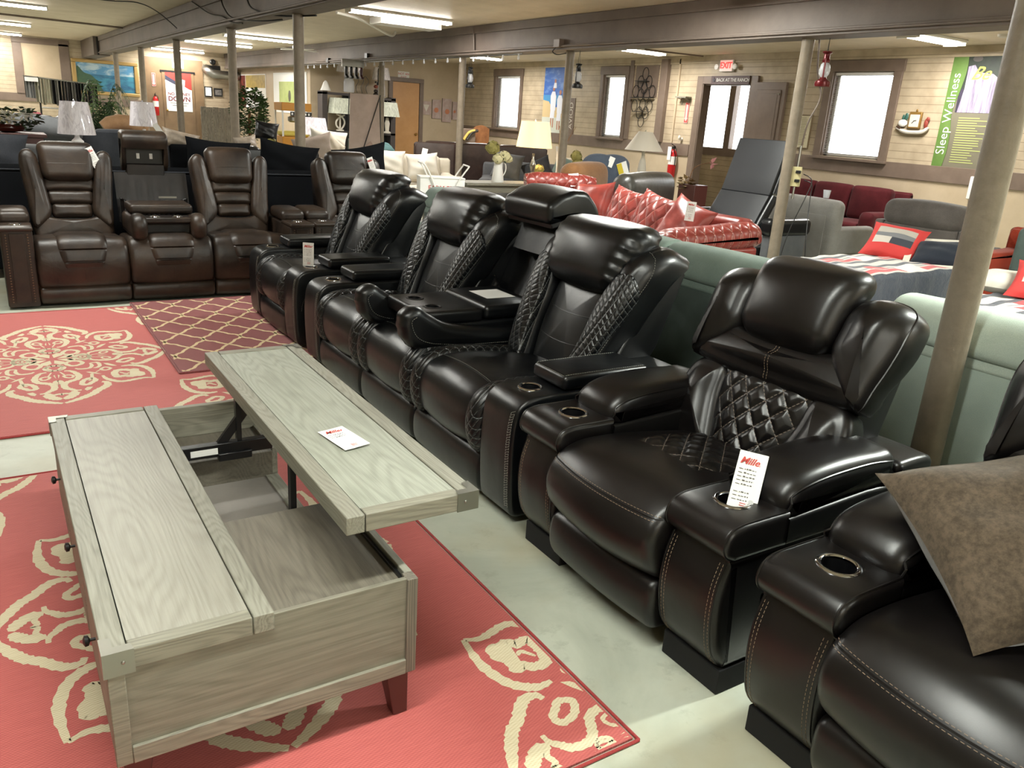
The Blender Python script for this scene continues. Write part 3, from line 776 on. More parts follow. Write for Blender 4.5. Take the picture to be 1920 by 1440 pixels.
def espresso_recliner(label, loc, group):
    t = thing('power_recliner', label, 'recliner', loc, -90, group)
    L, Q, S = M['lb'], M['lbq'], M['lbs']
    for sx in (-1, 1):
        a, b = (.28, .53) if sx > 0 else (-.53, -.28)
        base = MB().box(min(a, b)+.012, max(a, b)-.0, .035, .90, 0, .085)
        obj('plinth', base, M['plinth'], t, bevel=.004)
        prof = smooth_poly([(.05,.08,1), (.0,.15), (-.022,.26), (-.018,.37), (.012,.462,1), (.93,.462,1), (.93,.08,1)], 5)
        arm = MB().slab(prof, a, b, .03, 4, 3)
        ao = obj('arm', arm, L, t)
        sn = Snap(arm); st = MB()
        for xx in ((a+.035, b-.030) if sx > 0 else (a+.030, b-.035)):
            for dx in (-.006, .006):
                pth = [sn.cast((xx+dx, -.3, .10+.35*i/22), (0, 1, 0), .0006)[0] for i in range(23)]
                dashes(pth, .008, .005, .0009, st)
        obj('stitching', st, M['thread'], ao, smooth=False)
        # pleated seam piping beside the stitches
        for xx in (a+.018, b-.018):
            obj('piping', MB().tube([sn.cast((xx, -.3, .10+.35*i/14), (0, 1, 0), -.001)[0] for i in range(15)], .004, 6), L, ao)
        cupbox = MB().slab(smooth_poly([(.02,.455,1), (-.012,.475), (-.026,.512), (-.006,.552), (.035,.566), (.10,.568), (.235,.568,1), (.235,.455,1)], 5), a-.004, b+.004, .02, 4, 3)
        cb = obj('cup_holder_box', cupbox, L, ao)
        cxm = (a+b)/2
        cut(cb, well(cxm-.005*sx, .13, .568, .047)); cup(cb, cxm-.005*sx, .13, .5685, .048)
        for xx in (a+.006, b-.006):
            pp = MB()
            sc = Snap(cupbox); pts = [sc.near((xx, y_, z_), .0)[0] for y_, z_ in spline2([(.01,.458),(-.022,.48),(-.03,.515),(-.005,.556),(.05,.57),(.23,.57)], 4)]
            pp.tube(pts, .0035, 6); obj('piping', pp, L, cb)
        obj('arm_side', MB().slab([(.235,.455),(.235,.545),(.60,.56),(.76,.555),(.93,.55),(.93,.455)], a, b, .012, 3, 3), S, ao)
        pad = MB().slab(smooth_poly([(.225,.545,1), (.232,.60), (.275,.640), (.36,.660), (.50,.668), (.66,.662), (.735,.65), (.745,.545,1)], 5), a+.004, b-.004, .045, 5, 6, .012)
        po = obj('arm_pad', pad, L, ao)
        sp = Snap(pad)
        for xx in (a+.012, b-.012):
            pp = MB()
            pts = [sp.near((xx, y_, z_), 0)[0] for y_, z_ in spline2([(.23,.56),(.24,.605),(.30,.63),(.42,.645),(.6,.648),(.73,.635)], 4)]
            pp.tube(pts, .0035, 6); obj('piping', pp, L, po)
        obj('arm_rear', MB().slab(smooth_poly([(.745,.55,1), (.75,.61), (.79,.625), (.93,.618), (.94,.55,1)], 4), a, b, .02, 4, 3, .004), L, ao)
    # seat
    obj('body', MB().box(-.28, .28, .10, .86, .06, .40), M['plinth'], t)
    seat = MB().slab(smooth_poly([(.03,.255), (-.045,.31), (-.07,.39), (-.045,.46), (.02,.508), (.12,.522), (.3,.512), (.62,.47,1), (.66,.36,1), (.10,.27)], 6), -.285, .285, .035, 5, 12, .03)
    so = obj('seat', seat, L, t); sn = Snap(seat)
    st = MB()
    for dz in (0, .014):
        pth = [sn.cast((-.27+.54*i/50, -.5, .468-.035*(1-((i-25)/25)**2)*0-.0*i+dz), (0, 1, 0), .0006)[0] for i in range(51)]
        dashes(pth, .008, .005, .0009, st)
    obj('stitching', st, M['thread'], so, smooth=False)
    obj('seam', MB().tube([sn.cast((-.275+.55*i/40, -.5, .475), (0, 1, 0), -.001)[0] for i in range(41)], .003, 6), L, so)
    # quilted patch on the seat
    qp = [(-.20,.27),(-.13,.225),(.16,.225),(.21,.26),(.205,.5),(-.20,.5)]
    def qf(u, v):
        y = .225+.33*v; w = .145+.055*min(1, v*2.0)
        p, n_ = sn.cast((-w+2*w*u, y, .9), (0, 0, -1), 0)
        pp_ = (p.x/.088+p.y/.105) % 1; qq_ = (p.x/.088-p.y/.105) % 1; dd = min(min(pp_, 1-pp_), min(qq_, 1-qq_))*2
        d = (.006+.009*min(1, dd*1.9)**.6)*min(1, 8*min(u, 1-u, v*.8))
        return (p.x, p.y, p.z+d-.001)
    obj('quilted_seat_patch', MB().grid(qf, 72, 50), M['lbqs'], so)
    ft = MB().slab(smooth_poly([(.06,.075), (-.005,.085), (-.035,.15), (-.025,.235), (.03,.262), (.10,.25), (.10,.08)], 5), -.283, .283, .03, 4, 8, .012)
    obj('footrest_panel', ft, L, t)
    # back
    lw = smooth_poly([(-.345,.0,1), (-.375,.10), (-.385,.22), (-.36,.31), (-.30,.345), (-.20,.33), (-.175,.2), (-.11,.0,1)], 5)
    for pl in (lw, mirror(lw)):
        obj('lumbar_bolster', cushion(pl, -.055, .08, .04, .035, M=LEAN), L, t)
    qc = smooth_poly([(-.10,-.02), (-.185,.17), (-.215,.345), (0,.36), (.215,.345), (.185,.17), (.10,-.02)], 4)
    def qp_(u, v):
        s_ = -.02+.385*v; w_ = .10+.115*min(1, max(0, (s_+.02)/.36))**.8; x = (2*u-1)*w_
        p_ = (x/.088+s_/.105) % 1; q_ = (x/.088-s_/.105) % 1
        d_ = min(min(p_, 1-p_), min(q_, 1-q_))*2
        e_ = min(1, 5*min(u, 1-u, 1-v+.05))
        return (x, -.030-.034*(1-(2*u-1)**2)*(1-(2*v-1)**4)-.011*min(1, d_*1.9)**.6*e_, s_)
    obj('quilted_lumbar_panel', MB().grid(qp_, 70, 66).xf(LEAN), Q, t)
    yk = smooth_poly([(-.375,.345), (-.2,.325), (0,.32), (.2,.325), (.375,.345), (.40,.46), (.41,.60), (.385,.70), (.30,.735), (.235,.70), (.225,.60), (.17,.485), (0,.475), (-.17,.485), (-.225,.60), (-.235,.70), (-.30,.735), (-.385,.70), (-.41,.60), (-.40,.46)], 4)
    # band plus two wings, sewn together
    band = smooth_poly([(-.36,.34), (-.2,.32), (0,.315), (.2,.32), (.36,.34), (.385,.42), (.25,.50), (.17,.495), (0,.49), (-.17,.495), (-.25,.50), (-.385,.42)], 4)
    bo = obj('shoulder_band', cushion(band, -.075, .08, .05, .03, M=LEAN), L, t)
    sb = Snap(MB().merge(cushion(band, -.075, .08, .05, .03)))
    st = MB()
    for dx in (-.007, .007):
        pth = [LEAN @ sb.cast((dx, -.5, .335+.135*i/12), (0, 1, 0), .0006)[0] for i in range(13)]
        dashes(pth, .007, .004, .0009, st)
    obj('stitching', st, M['thread'], bo, smooth=False)
    wg = smooth_poly([(.215,.475), (.37,.335), (.40,.44), (.425,.58), (.415,.685), (.36,.735), (.275,.745), (.215,.70), (.20,.58)], 5)
    for pl in (wg, mirror(wg)):
        # wing tops roll backwards
        c = cushion(pl, -.10, .05, .050, .02)
        c.fn(lambda x, y, z: (x, y+max(0, z-.60)**2*3.2+max(0, abs(x)-.33)**2*6, z-max(0, z-.60)**2*.6)); c.xf(LEAN)
        wo = obj('wing', c, L, t); sgn = 1 if pl is wg else -1
        sw_ = Snap(c); edge = [(.375,.345), (.405,.44), (.43,.58), (.42,.685), (.365,.735), (.28,.745)]
        obj('piping', MB().tube([sw_.near(LEAN @ Vector((sgn*a_, -.045+max(0, b_-.60)**2*3.2, b_)), 0)[0] for a_, b_ in spline2(edge, 4)], .004, 6), L, wo)
    hp = MB().soft(-.225, .225, -.125, .03, .475, .80, .07, 8, 5, (0, .03, .015), fn=lambda x, y, z: (x*(1-.35*(.8-z)), y+max(0, z-.66)**2*2.2, z))
    hp.xf(LEAN); obj('head_pillow', hp, L, t)
    shell = MB().slab([(-.02,.0),(.16,.0),(.20,.30),(.165,.66),(.10,.72),(.05,.70)], -.345, .345, .015, 3, 2)
    shell.xf(LEAN @ tr(0, .0, 0)); obj('back_shell', shell, S, t)
    return t
def spline2(pts, n):
    return [(p.x, p.y) for p in spline([(a, b, 0) for a, b in pts], n)]
recl = espresso_recliner('glossy espresso leather recliner with diamond quilted back and a price tag in its cup holder', (1.63, 1.845, 0), 'espresso leather recliners in the right foreground')
dup(recl, (1.60, .655, 0), -90, 'espresso leather recliner cut off by the bottom right corner, brown suede pillow on its seat', 'espresso leather recliners in the right foreground')
# ------------------------------------------------------------------ black quilted reclining sofa and its matching recliner
M['bk'] = leather('black_leather', '060709', '0b0d0f', .34, 5, .05, .10, .15)
M['bkq'] = quilted('black_quilted_leather', '060709', '0b0d0f', .042, .05, 'wz', thread='4c4f4e', rough=.34, depth=.004, thw=.09)
M['bkqs'] = quilted('black_quilted_seat_leather', '060709', '0b0d0f', .042, .05, 'xd', thread='4c4f4e', rough=.34, depth=.004, thw=.09)
M['bks'] = leather('black_side_vinyl', '050608', '08090b', .4, 5, .1, .1, .15)
M['bthread'] = plain('grey_thread', '8f8f86', .7)
LB = Matrix.Translation((0, .60, .43)) @ Matrix.Rotation(math.radians(-24.2), 4, 'X')
def black_arm(t, a, b, out):
    """a..b the width; out = +1 when the outer side is towards +x"""
    L, S = M['bk'], M['bks']
    prof = smooth_poly([(.04,.03,1), (.0,.06), (-.014,.2), (-.016,.38), (0,.49), (.045,.54), (.12,.553), (.25,.553,1), (.86,.553,1), (.86,.03,1)], 5)
    arm = MB().slab(prof, a, b, .018, 4, 3); ao = obj('arm', arm, L, t)
    cx = (a+b)/2; cut(ao, well(cx, .14, .553, .042)); cup(ao, cx, .14, .5535, .043)
    sn = Snap(arm); st = MB()
    xs = (b-.028) if out > 0 else (a+.028)
    pth = [[sn.cast((xs+dx, -.3, .08+.42*i/40), (0, 1, 0), .0008)[0] for i in range(41)] for dx in (-.011, 0, .011)]
    dashes(pth[0], .008, .005, .0009, st); dashes(pth[2], .008, .005, .0009, st)
    for i in range(0, 40, 1):
        st.tube([pth[0][i], pth[2][i+1]], .0007, 4, caps=False)
    sx_ = b+.0006 if out > 0 else a-.0006
    dashes([Vector((sx_, .5-.25*math.cos(q/10*PI/2)-.22, .28+.2*math.sin(q/10*PI/2))) for q in range(11)], .008, .005, .0008, st)
    obj('stitching', st, M['bthread'], ao, smooth=False)
    pad = MB().soft(a+.006, b-.006, .225, .68, .558, .622, .022, 5, 4, (0, 0, .006))
    po = obj('arm_pad', pad, L, ao)
    st = MB(); sp = Snap(pad)
    for q in (((a+.022, .24), (a+.022, .665)), ((b-.022, .24), (b-.022, .665)), ((a+.025, .235), (b-.025, .235))):
        pth = [sp.cast((q[0][0]+(q[1][0]-q[0][0])*i/16, q[0][1]+(q[1][1]-q[0][1])*i/16, .9), (0, 0, -1), .0006)[0] for i in range(17)]
        dashes(pth, .007, .005, .0008, st)
    obj('stitching', st, M['bthread'], po, smooth=False)
    obj('arm_rear_pad', MB().soft(a+.004, b-.004, .69, .88, .555, .585, .012, 3, 3), L, ao)
    return ao
def black_seat(t, c, w=.34):
    L = M['bk']
    obj('body', MB().box(c-w+.01, c+w-.01, .1, .8, .05, .38), M['plinth'], t)
    P = smooth_poly([(.04,.225), (-.005,.26), (-.022,.36), (.0,.44), (.05,.485), (.14,.505), (.3,.50), (.60,.465,1), (.64,.34,1), (.10,.24)], 6)
    mid = MB().slab(P, c-w+.10, c+w-.10, .012, 4, 8, .018); so = obj('seat', mid, L, t); sn = Snap(mid)
    for sg in (-1, 1):
        a, b = (c+w-.125, c+w) if sg > 0 else (c-w, c-w+.125)
        bo = MB().slab(P, a, b, .045, 5, 4, .022); o = obj('quilted_bolster', bo, M['bkqs'], t)
    st = MB()
    pth = [sn.cast((c-w+.12+(2*w-.24)*i/24, .10, .9), (0, 0, -1), .0006)[0] for i in range(25)]
    dashes(pth, .007, .005, .0008, st)
    obj('stitching', st, M['bthread'], so, smooth=False)
    obj('seam', MB().tube([p-Vector((0, .008, .0015)) for p in pth], .0022, 6), L, so)
    ft = MB().slab(smooth_poly([(.07,.035), (.015,.04), (-.005,.10), (0,.19), (.04,.225), (.10,.215), (.10,.04)], 5), c-w+.004, c+w-.004, .025, 4, 8, .010)
    obj('footrest_panel', ft, L, t)
def wrinkle(amp, fx, k=70):
    def f(x, y, z):
        d = max(0, abs(x)-fx)/(.06)
        return (x, y+amp*min(1, d)*math.sin(z*k+math.sin(x*30)*2), z)
    return f
def black_back(t, c):
    L, Q, S = M['bk'], M['bkq'], M['bks']
    MM = tr(c, 0, 0) @ LB
    ctr = smooth_poly([(-.155,.0,1), (-.20,.20), (-.205,.42), (-.19,.50,1), (.19,.50,1), (.205,.42), (.20,.20), (.155,.0,1)], 5)
    cm_ = cushion(ctr, -.05, .08, .02, .022); sn = Snap(cm_)
    co_ = obj('back_centre_panel', MB().merge(cm_, MM), L, t)
    sm = MB()
    for z in (.165, .31):
        sm.tube([MM @ sn.cast((-.19+.38*i/16, -.5, z-.02*(1-((i-8)/8)**2)), (0, 1, 0), -.0005)[0] for i in range(17)], .0028, 6)
    obj('seam', sm, L, co_)
    full = smooth_poly([(.165,.0,1), (.315,.0,1), (.35,.20), (.385,.42), (.415,.60), (.405,.69), (.35,.735), (.275,.73), (.235,.66), (.225,.50), (.205,.34), (.20,.18)], 5)
    qpl = smooth_poly([(.175,.005,1), (.29,.005,1), (.340,.20), (.378,.38), (.388,.49), (.345,.545), (.27,.53), (.235,.46), (.213,.34), (.205,.18)], 5)
    def bend(x, y, z): return (x, y+max(0, abs(x)-.30)**2*3.5+max(0, z-.56)**2*4+.005*math.sin(x*190)*max(0, min(1, (z-.62)*12)), z)
    for k in (0, 1):
        cc = cushion(mirror(full) if k else full, -.105, .07, .045, .018); cc.fn(bend)
        sw_ = Snap(cc); sg = -1 if k else 1
        wo = obj('wing', cc.xf(LB), L, t, loc=(c, 0, 0))
        cq = cushion(mirror(qpl) if k else qpl, -.122, -.06, .014, .014); cq.fn(bend)
        obj('quilted_panel', cq.xf(LB), Q, wo)
        st = MB(); pth = [LB @ sw_.near((sg*a_, -.09+max(0, a_-.30)**2*3.5, b_), .0006)[0] for a_, b_ in spline2([(.305,.02), (.348,.2), (.388,.42), (.41,.58), (.385,.67), (.33,.715)], 10)]
        dashes(pth, .007, .005, .0008, st); obj('stitching', st, M['bthread'], wo, smooth=False)
    hp = MB().soft(-.30, .30, -.15, .03, .44, .79, .075, 14, 6, (.01, .035, .02))
    hp.fn(lambda x, y, z: (x*(1-.75*max(0, .66-z)**1.0), y+max(0, z-.64)**2*3+.008*math.sin(z*120+x*10)*max(0, min(1, (abs(x)-.215)*13)), z))
    ho = obj('head_pillow', MB().merge(hp, MM), L, t)
    sh = MB().slab([(-.02,.0),(.15,.0),(.21,.30),(.19,.66),(.13,.72),(.06,.70)], -.365, .365, .015, 3, 2)
    obj('back_shell', sh.xf(MM), S, t)
sofa = thing('reclining_sofa', 'black quilted leather reclining sofa with its middle back folded down into a console', 'sofa', (1.66, 3.745, 0), -90)
black_arm(sofa, 1.02, 1.27, 1); black_arm(sofa, -1.27, -1.02, 1)
for c in (-.68, 0, .68): black_seat(sofa, c)
for c in (-.68, .68): black_back(sofa, c)
def console(t, L, zc, S, ring):
    """fold-down tray with two cups, a lid and padded arms"""
    tray = MB().soft(-.225, .225, .10, .45, zc-.075, zc, .02, 5, 3, (0, 0, -.004)); o = obj('console_tray', tray, S, t)
    for x in (-.105, .105): cut(o, well(x, .21, zc-.002))
    for x in (-.105, .105): cup(o, x, .21, zc-.003, .039, ring)
    lid = MB().soft(-.235, .235, .452, .80, zc-.06, zc+.012, .025, 6, 4, (0, 0, .006)); lo = obj('console_lid', lid, L, t)
    obj('tray_body', MB().soft(-.225, .225, .14, .82, zc-.16, zc-.065, .02, 4, 3), L, t)
    for sg in (-1, 1):
        x0, x1 = (.215, .325) if sg > 0 else (-.325, -.215)
        pts = [(.82,zc-.10), (.5,zc-.095), (.22,zc-.055), (.10,zc+.0), (.03,zc+.045), (-.035,zc+.03), (-.055,zc-.03), (-.03,zc-.11), (.05,zc-.165), (.25,zc-.185), (.82,zc-.20)]
        ar = MB().slab(smooth_poly([p+((1,) if i in (0, 10) else ()) for i, p in enumerate(pts)], 5), x0, x1, .042, 5, 4, .006)
        ar.fn(lambda x, y, z: (x, y+.003*math.sin(z*120)*max(0, min(1, (.12-y)*10)), z))
        ao = obj('console_arm', ar, L, t); sp = Snap(ar)
        st = MB()
        xx = x1+.01 if sg > 0 else x1+.01
        pth = [sp.near((x1+.01, y_, z_), .0006)[0] for y_, z_ in spline2([(.75,zc-.165),(.4,zc-.16),(.15,zc-.14),(.03,zc-.10),(-.01,zc-.02),(.02,zc+.01)], 8)]
        dashes(pth, .007, .005, .0008, st)
        obj('stitching', st, M['bthread'], ao, smooth=False)
console(sofa, M['bk'], .655, M['bks'], M['blackp'])
obj('information_sheet', MB().box(-.10, .10, .54, .72, .6735, .6745), M['paper'], sofa, smooth=False)
# middle back shell seen once the back is folded down: cloth panel with an elastic pocket, and the raised head unit
def open_back(t, c, mat, L, hang, M2, w=.33):
    pan = MB().grid(lambda u, v: (c-w+2*w*u, .14+.006*math.sin(u*60)*max(0, 1-v*1.6)+.02*v, .0+.62*v), 60, 10)
    obj('cloth_panel', pan.xf(M2), mat, t)
    pk = MB().grid(lambda u, v: (c-w*.95+1.9*w*u, .10+.010*math.sin(u*75+1)*(1-.3*v)-.02*(1-v), .02+(.33-.10*(1-(2*u-1)**2))*v), 90, 8)
    po = obj('elastic_pocket', pk.xf(M2), mat, t)
    obj('pocket_hem', MB().tube([M2 @ Vector((c-w*.95+1.9*w*i/30, .098+.008*math.sin(i*2.2), .02+.33-.10*(1-(2*i/30-1)**2))) for i in range(31)], .006, 6), mat, po)
LBm = LB.copy()
open_back(sofa, 0, M['bks'], M['bk'], 0, LBm)
# the raised head unit: padded hood above a black plastic underside
hd = MB().slab(smooth_poly([(-.17,-.01), (-.18,.05), (-.15,.105), (-.02,.135), (.10,.115), (.17,.03), (.19,-.07), (.14,-.12), (.10,-.06), (-.02,-.02)], 5), -.245, .245, .035, 4, 10, .008)
hd.fn(lambda x, y, z: (x, y, z+.003*math.sin(y*70)*max(0, min(1, (abs(x)-.17)*14))))
HM = Matrix.Translation((0, .98, 1.13)) @ Matrix.Rotation(math.radians(14), 4, 'X') @ Matrix.Diagonal((.95, .9, .9, 1))
ho = obj('head_unit', hd.xf(HM), M['bk'], sofa)
obj('reading_light_panel', MB().box(-.23, .23, -.165, .10, -.045, -.015).xf(HM), M['blackp'], ho, bevel=.004)
obj('head_unit_neck', MB().slab([(.86,.90),(.95,1.12),(1.04,1.11),(1.0,.95)], -.19, .19, .02, 3, 3), M['bks'], ho)
for x in (-.07, .05):
    obj('lamp_slot', MB().box(x, x+.006, -.12, -.05, -.048, -.045).xf(HM), M['steel'], ho)
# control strip on the near arm
obj('control_plate', MB().soft(1.268, 1.274, .30, .40, .495, .53, .002, 2, 2), M['blackp'], sofa)
# matching recliner further along the row
rc = thing('reclining_chair', 'black quilted leather recliner beyond the black sofa, white tag on its arm', 'recliner', (1.66, 5.77, 0), -90)
black_arm(rc, .32, .565, 1); black_arm(rc, -.565, -.32, 1); black_seat(rc, 0, .325)
black_back(rc, 0)
# ------------------------------------------------------------------ brown sofa and recliner facing the camera
M['br'] = leather('worn_brown_leather', '1a130e', '392c22', .42, 4, .12, .3, .08)
M['brd'] = leather('dark_brown_vinyl', '0e0a09', '18120f', .42, 5, .1, .2, .1)
M['nail'] = plain('aged_nailhead', '6d5c4c', .35, .7)
LN = Matrix.Translation((0, .55, .46)) @ Matrix.Rotation(math.radians(-17), 4, 'X')
def brown_arm(t, a, b, inner):
    L = M['br']
    prof = smooth_poly([(.0,.02,1), (-.005,.3), (0,.585,1), (.20,.60,1), (.88,.60,1), (.88,.02,1)], 3)
    arm = MB().slab(prof, a, b, .016, 3, 3); ao = obj('arm', arm, L, t)
    nails = MB()
    for x in (a+.035, b-.035):
        for i in range(26):
            nails.ball((x, -.008, .06+.5*i/25), (.006, .003, .006), 6, 4)
    obj('nailhead_row', nails, M['nail'], ao)
    obj('front_welt', MB().box(a+.055, b-.055, -.012, -.003, .05, .57), L, ao, bevel=.003)
    obj('arm_front_cap', MB().soft(a-.004, b+.004, -.022, .26, .585, .618, .014, 4, 3), L, ao)
    cup(ao, (a+b)/2, .15, .619, .036)
    obj('arm_pad', MB().soft(a-.002, b+.002, .235, .62, .605, .705, .04, 5, 4, (0, 0, .008), fn=lambda x, y, z: (x, y, z-.05*max(0, .33-y)*2)), L, ao)
    return ao
def brown_seat(t, c, w=.322):
    L = M['br']
    P = smooth_poly([(.05,.15), (.012,.17), (-.015,.27), (-.01,.38), (.03,.475), (.10,.512), (.25,.50), (.6,.47,1), (.64,.3,1), (.1,.16)], 6)
    s1 = MB().slab(P, c-w, c+w, .04, 5, 12, .016); so = obj('seat', s1, L, t); sn = Snap(s1)
    # raised inset pad running over the front edge, narrowing downwards
    def f(u, v):
        if v < .45:
            k = v/.45; z = .9; y = .42-.36*k; wd = .175; p, n_ = sn.cast((c+(2*u-1)*wd, y, z), (0, 0, -1), 0)
        else:
            k = (v-.45)/.55; zz = .50-.20*k; wd = .175-.045*k**1.5; p, n_ = sn.cast((c+(2*u-1)*wd, -.4, zz), (0, 1, 0), 0)
        e = min(1, 7*min(u, 1-u, 1-v))
        g_ = 1-.55*(abs(v-.62) < .012)-.5*(abs(v-.86) < .012)
        return tuple(p+n_*(.022*e**.5*g_-.003))
    obj('inset_pad', MB().grid(f, 26, 60), L, so)
    obj('seam', MB().tube([sn.cast((c, -.4, .19+.10*i/6), (0, 1, 0), .0)[0] for i in range(7)], .0025, 6), L, so)
    obj('footrest_panel', MB().slab(smooth_poly([(.06,.03), (.01,.035), (-.012,.09), (.0,.145), (.05,.16), (.1,.15), (.1,.03)], 4), c-w+.003, c+w-.003, .022, 4, 8, .006), L, t)
    obj('body', MB().box(c-w+.01, c+w-.01, .12, .8, .04, .38), M['plinth'], t)
def brown_back(t, c):
    L = M['br']; MM = tr(c, 0, 0) @ LN
    sh = smooth_poly([(-.235,-.02,1), (-.265,.25), (-.31,.55), (-.315,.66), (-.27,.69), (-.22,.66), (-.165,.40), (-.16,.22), (-.12,.135), (0,.125), (.12,.135), (.16,.22), (.165,.40), (.22,.66), (.27,.69), (.315,.66), (.31,.55), (.265,.25), (.235,-.02,1)], 4)
    # lower yoke and two side wings
    low = smooth_poly([(-.275,-.04,1), (-.29,.10), (-.22,.175), (-.13,.145), (0,.135), (.13,.145), (.22,.175), (.29,.10), (.275,-.04,1)], 4)
    obj('back_yoke', cushion(low, -.06, .08, .04, .02, M=MM), L, t)
    wg = smooth_poly([(.15,.19), (.205,.10), (.285,.07), (.305,.30), (.33,.55), (.325,.65), (.275,.69), (.215,.65), (.185,.50), (.16,.32)], 5)
    for pl in (wg, mirror(wg)):
        obj('back_wing', cushion(pl, -.085, .10, .045, .012, M=MM), L, t)
    for i in range(3):
        z0 = .155+i*.105; w0 = .135+.018*i
        cc = MB().soft(-w0-.012, w0+.012, -.045, .05, z0-.006, z0+.108, .035, 8, 4, (0, .012, 0))
        cc.fn(lambda x, y, z: (x, y+.002*math.sin(x*120+z*50)*(y < 0), z))
        obj('channel_pad', cc.xf(MM), L, t)
    hp = MB().soft(-.205, .205, -.105, .06, .44, .755, .06, 8, 5, (0, .012, .012), fn=lambda x, y, z: (x*(1-.35*(.75-z)), y+max(0, z-.66)**2*3, z))
    ho = obj('head_pillow', MB().merge(hp, MM), L, t); sp = Snap(hp)
    obj('seam', MB().tube([MM @ sp.cast((-.17+.34*i/12, -.5, .565), (0, 1, 0), -.0005)[0] for i in range(13)], .002, 6), L, ho)
    obj('back_shell', MB().slab([(0,.0),(.14,.0),(.19,.3),(.16,.64),(.05,.68)], -.30, .30, .015, 3, 2).xf(MM), M['brd'], t)
bs = thing('reclining_sofa', 'brown leather reclining sofa facing the camera with its console folded down', 'sofa', (1.205, 6.95, 0), 0)
brown_arm(bs, -1.175, -.965, 1); brown_arm(bs, .965, 1.175, -1)
for c in (-.643, 0, .643): brown_seat(bs, c)
for c in (-.643, .643): brown_back(bs, c)
console_b = []
def brown_console(t):
    L, S = M['br'], M['brd']; zc = .66
    o = obj('console_tray', MB().box(-.20, .20, .10, .30, zc-.05, zc), S, t, bevel=.01)
    for x in (-.085, .09): cup(o, x, .21, zc+.001, .036)
    obj('tray_front', MB().box(-.205, .205, .07, .10, zc-.035, zc+.005), L, o, bevel=.008)
    obj('console_lid', MB().soft(-.255, .235, .30, .62, zc+.005, zc+.085, .03, 6, 4), L, t)
    obj('tray_body', MB().box(-.2, .2, .15, .6, zc-.14, zc-.05), S, t)
    for sg in (-1, 1):
        x0, x1 = (.165, .285) if sg > 0 else (-.285, -.165)
        ar = MB().slab(smooth_poly([(.60,zc-.0,1), (.3,zc+.0), (.12,zc+.035), (.04,zc+.02), (.0,zc-.04), (.01,zc-.12), (.06,zc-.165), (.25,zc-.17), (.6,zc-.17,1)], 5), x0, x1, .05, 5, 4, .004)
        obj('console_arm', ar, L, t)
brown_console(bs)
pan = MB().grid(lambda u, v: (-.29+.58*u, .10+.006*math.sin(u*40)*(1-v), .13+.42*v), 40, 6)
obj('cloth_panel', pan.xf(LN), M['brd'], bs)
pk = MB().grid(lambda u, v: (-.27+.54*u, .06+.016*math.sin(u*85)*(1-.3*v), .12+(.20-.05*(1-(2*u-1)**2))*v), 110, 6)
po = obj('elastic_pocket', pk.xf(LN), M['brd'], bs)
obj('pocket_hem', MB().tube([LN @ Vector((-.27+.54*i/40, .058+.008*math.sin(i*2.4), .12+.20-.05*(1-(2*i/40-1)**2))) for i in range(41)], .006, 6), M['brd'], po)
obj('label_strip', MB().box(-.02, .12, .35, .36, .79, .805), M['steel'], bs)
# raised head unit seen from below, with two lamp windows
HB = Matrix.Translation((-.035, .80, 1.04)) @ Matrix.Diagonal((.9, 1, 1, 1))
hu = MB()
hu.slab(smooth_poly([(-.06,.12,1), (-.08,.20), (-.03,.25), (.10,.26), (.13,.20), (.13,.0,1), (.06,.0,1), (.03,.12,1)], 4), -.205, .205, .03, 4, 6)
h0 = obj('head_unit', hu.xf(HB), M['br'], bs)
for sg in (-1, 1):
    obj('hood_side', MB().slab([(-.05,.20),(.10,.20),(.12,-.06),(.04,-.07),(-.03,.0)], sg*.185-.02, sg*.185+.02, .012, 3, 2).xf(HB), M['br'], h0)
obj('lamp_panel', MB().box(-.165, .165, .03, .06, -.02, .135).xf(HB), M['blackp'], h0, bevel=.004)
for x in (-.07, .045):
    obj('lamp_window', MB().box(x, x+.028, .024, .029, .03, .075).xf(HB), M['paper'], h0, bevel=.002)
obj('head_unit_neck', MB().slab([(.0,-.17),(-.0,-.02),(.06,.0),(.10,-.17)], -.17, .17, .012, 3, 4).xf(HB), M['brd'], h0)
obj('head_unit_neck', MB().slab([(.03,-.26),(.03,-.17),(.10,-.17),(.12,-.26)], -.15, .15, .01, 3, 4).xf(HB), M['brd'], h0)
b2 = thing('reclining_chair', 'brown leather recliner partly hidden behind the black recliner', 'recliner', (2.965, 6.98, 0), 0)
brown_arm(b2, -.56, -.345, 1); brown_arm(b2, .345, .56, -1); brown_seat(b2, 0, .34); brown_back(b2, 0)
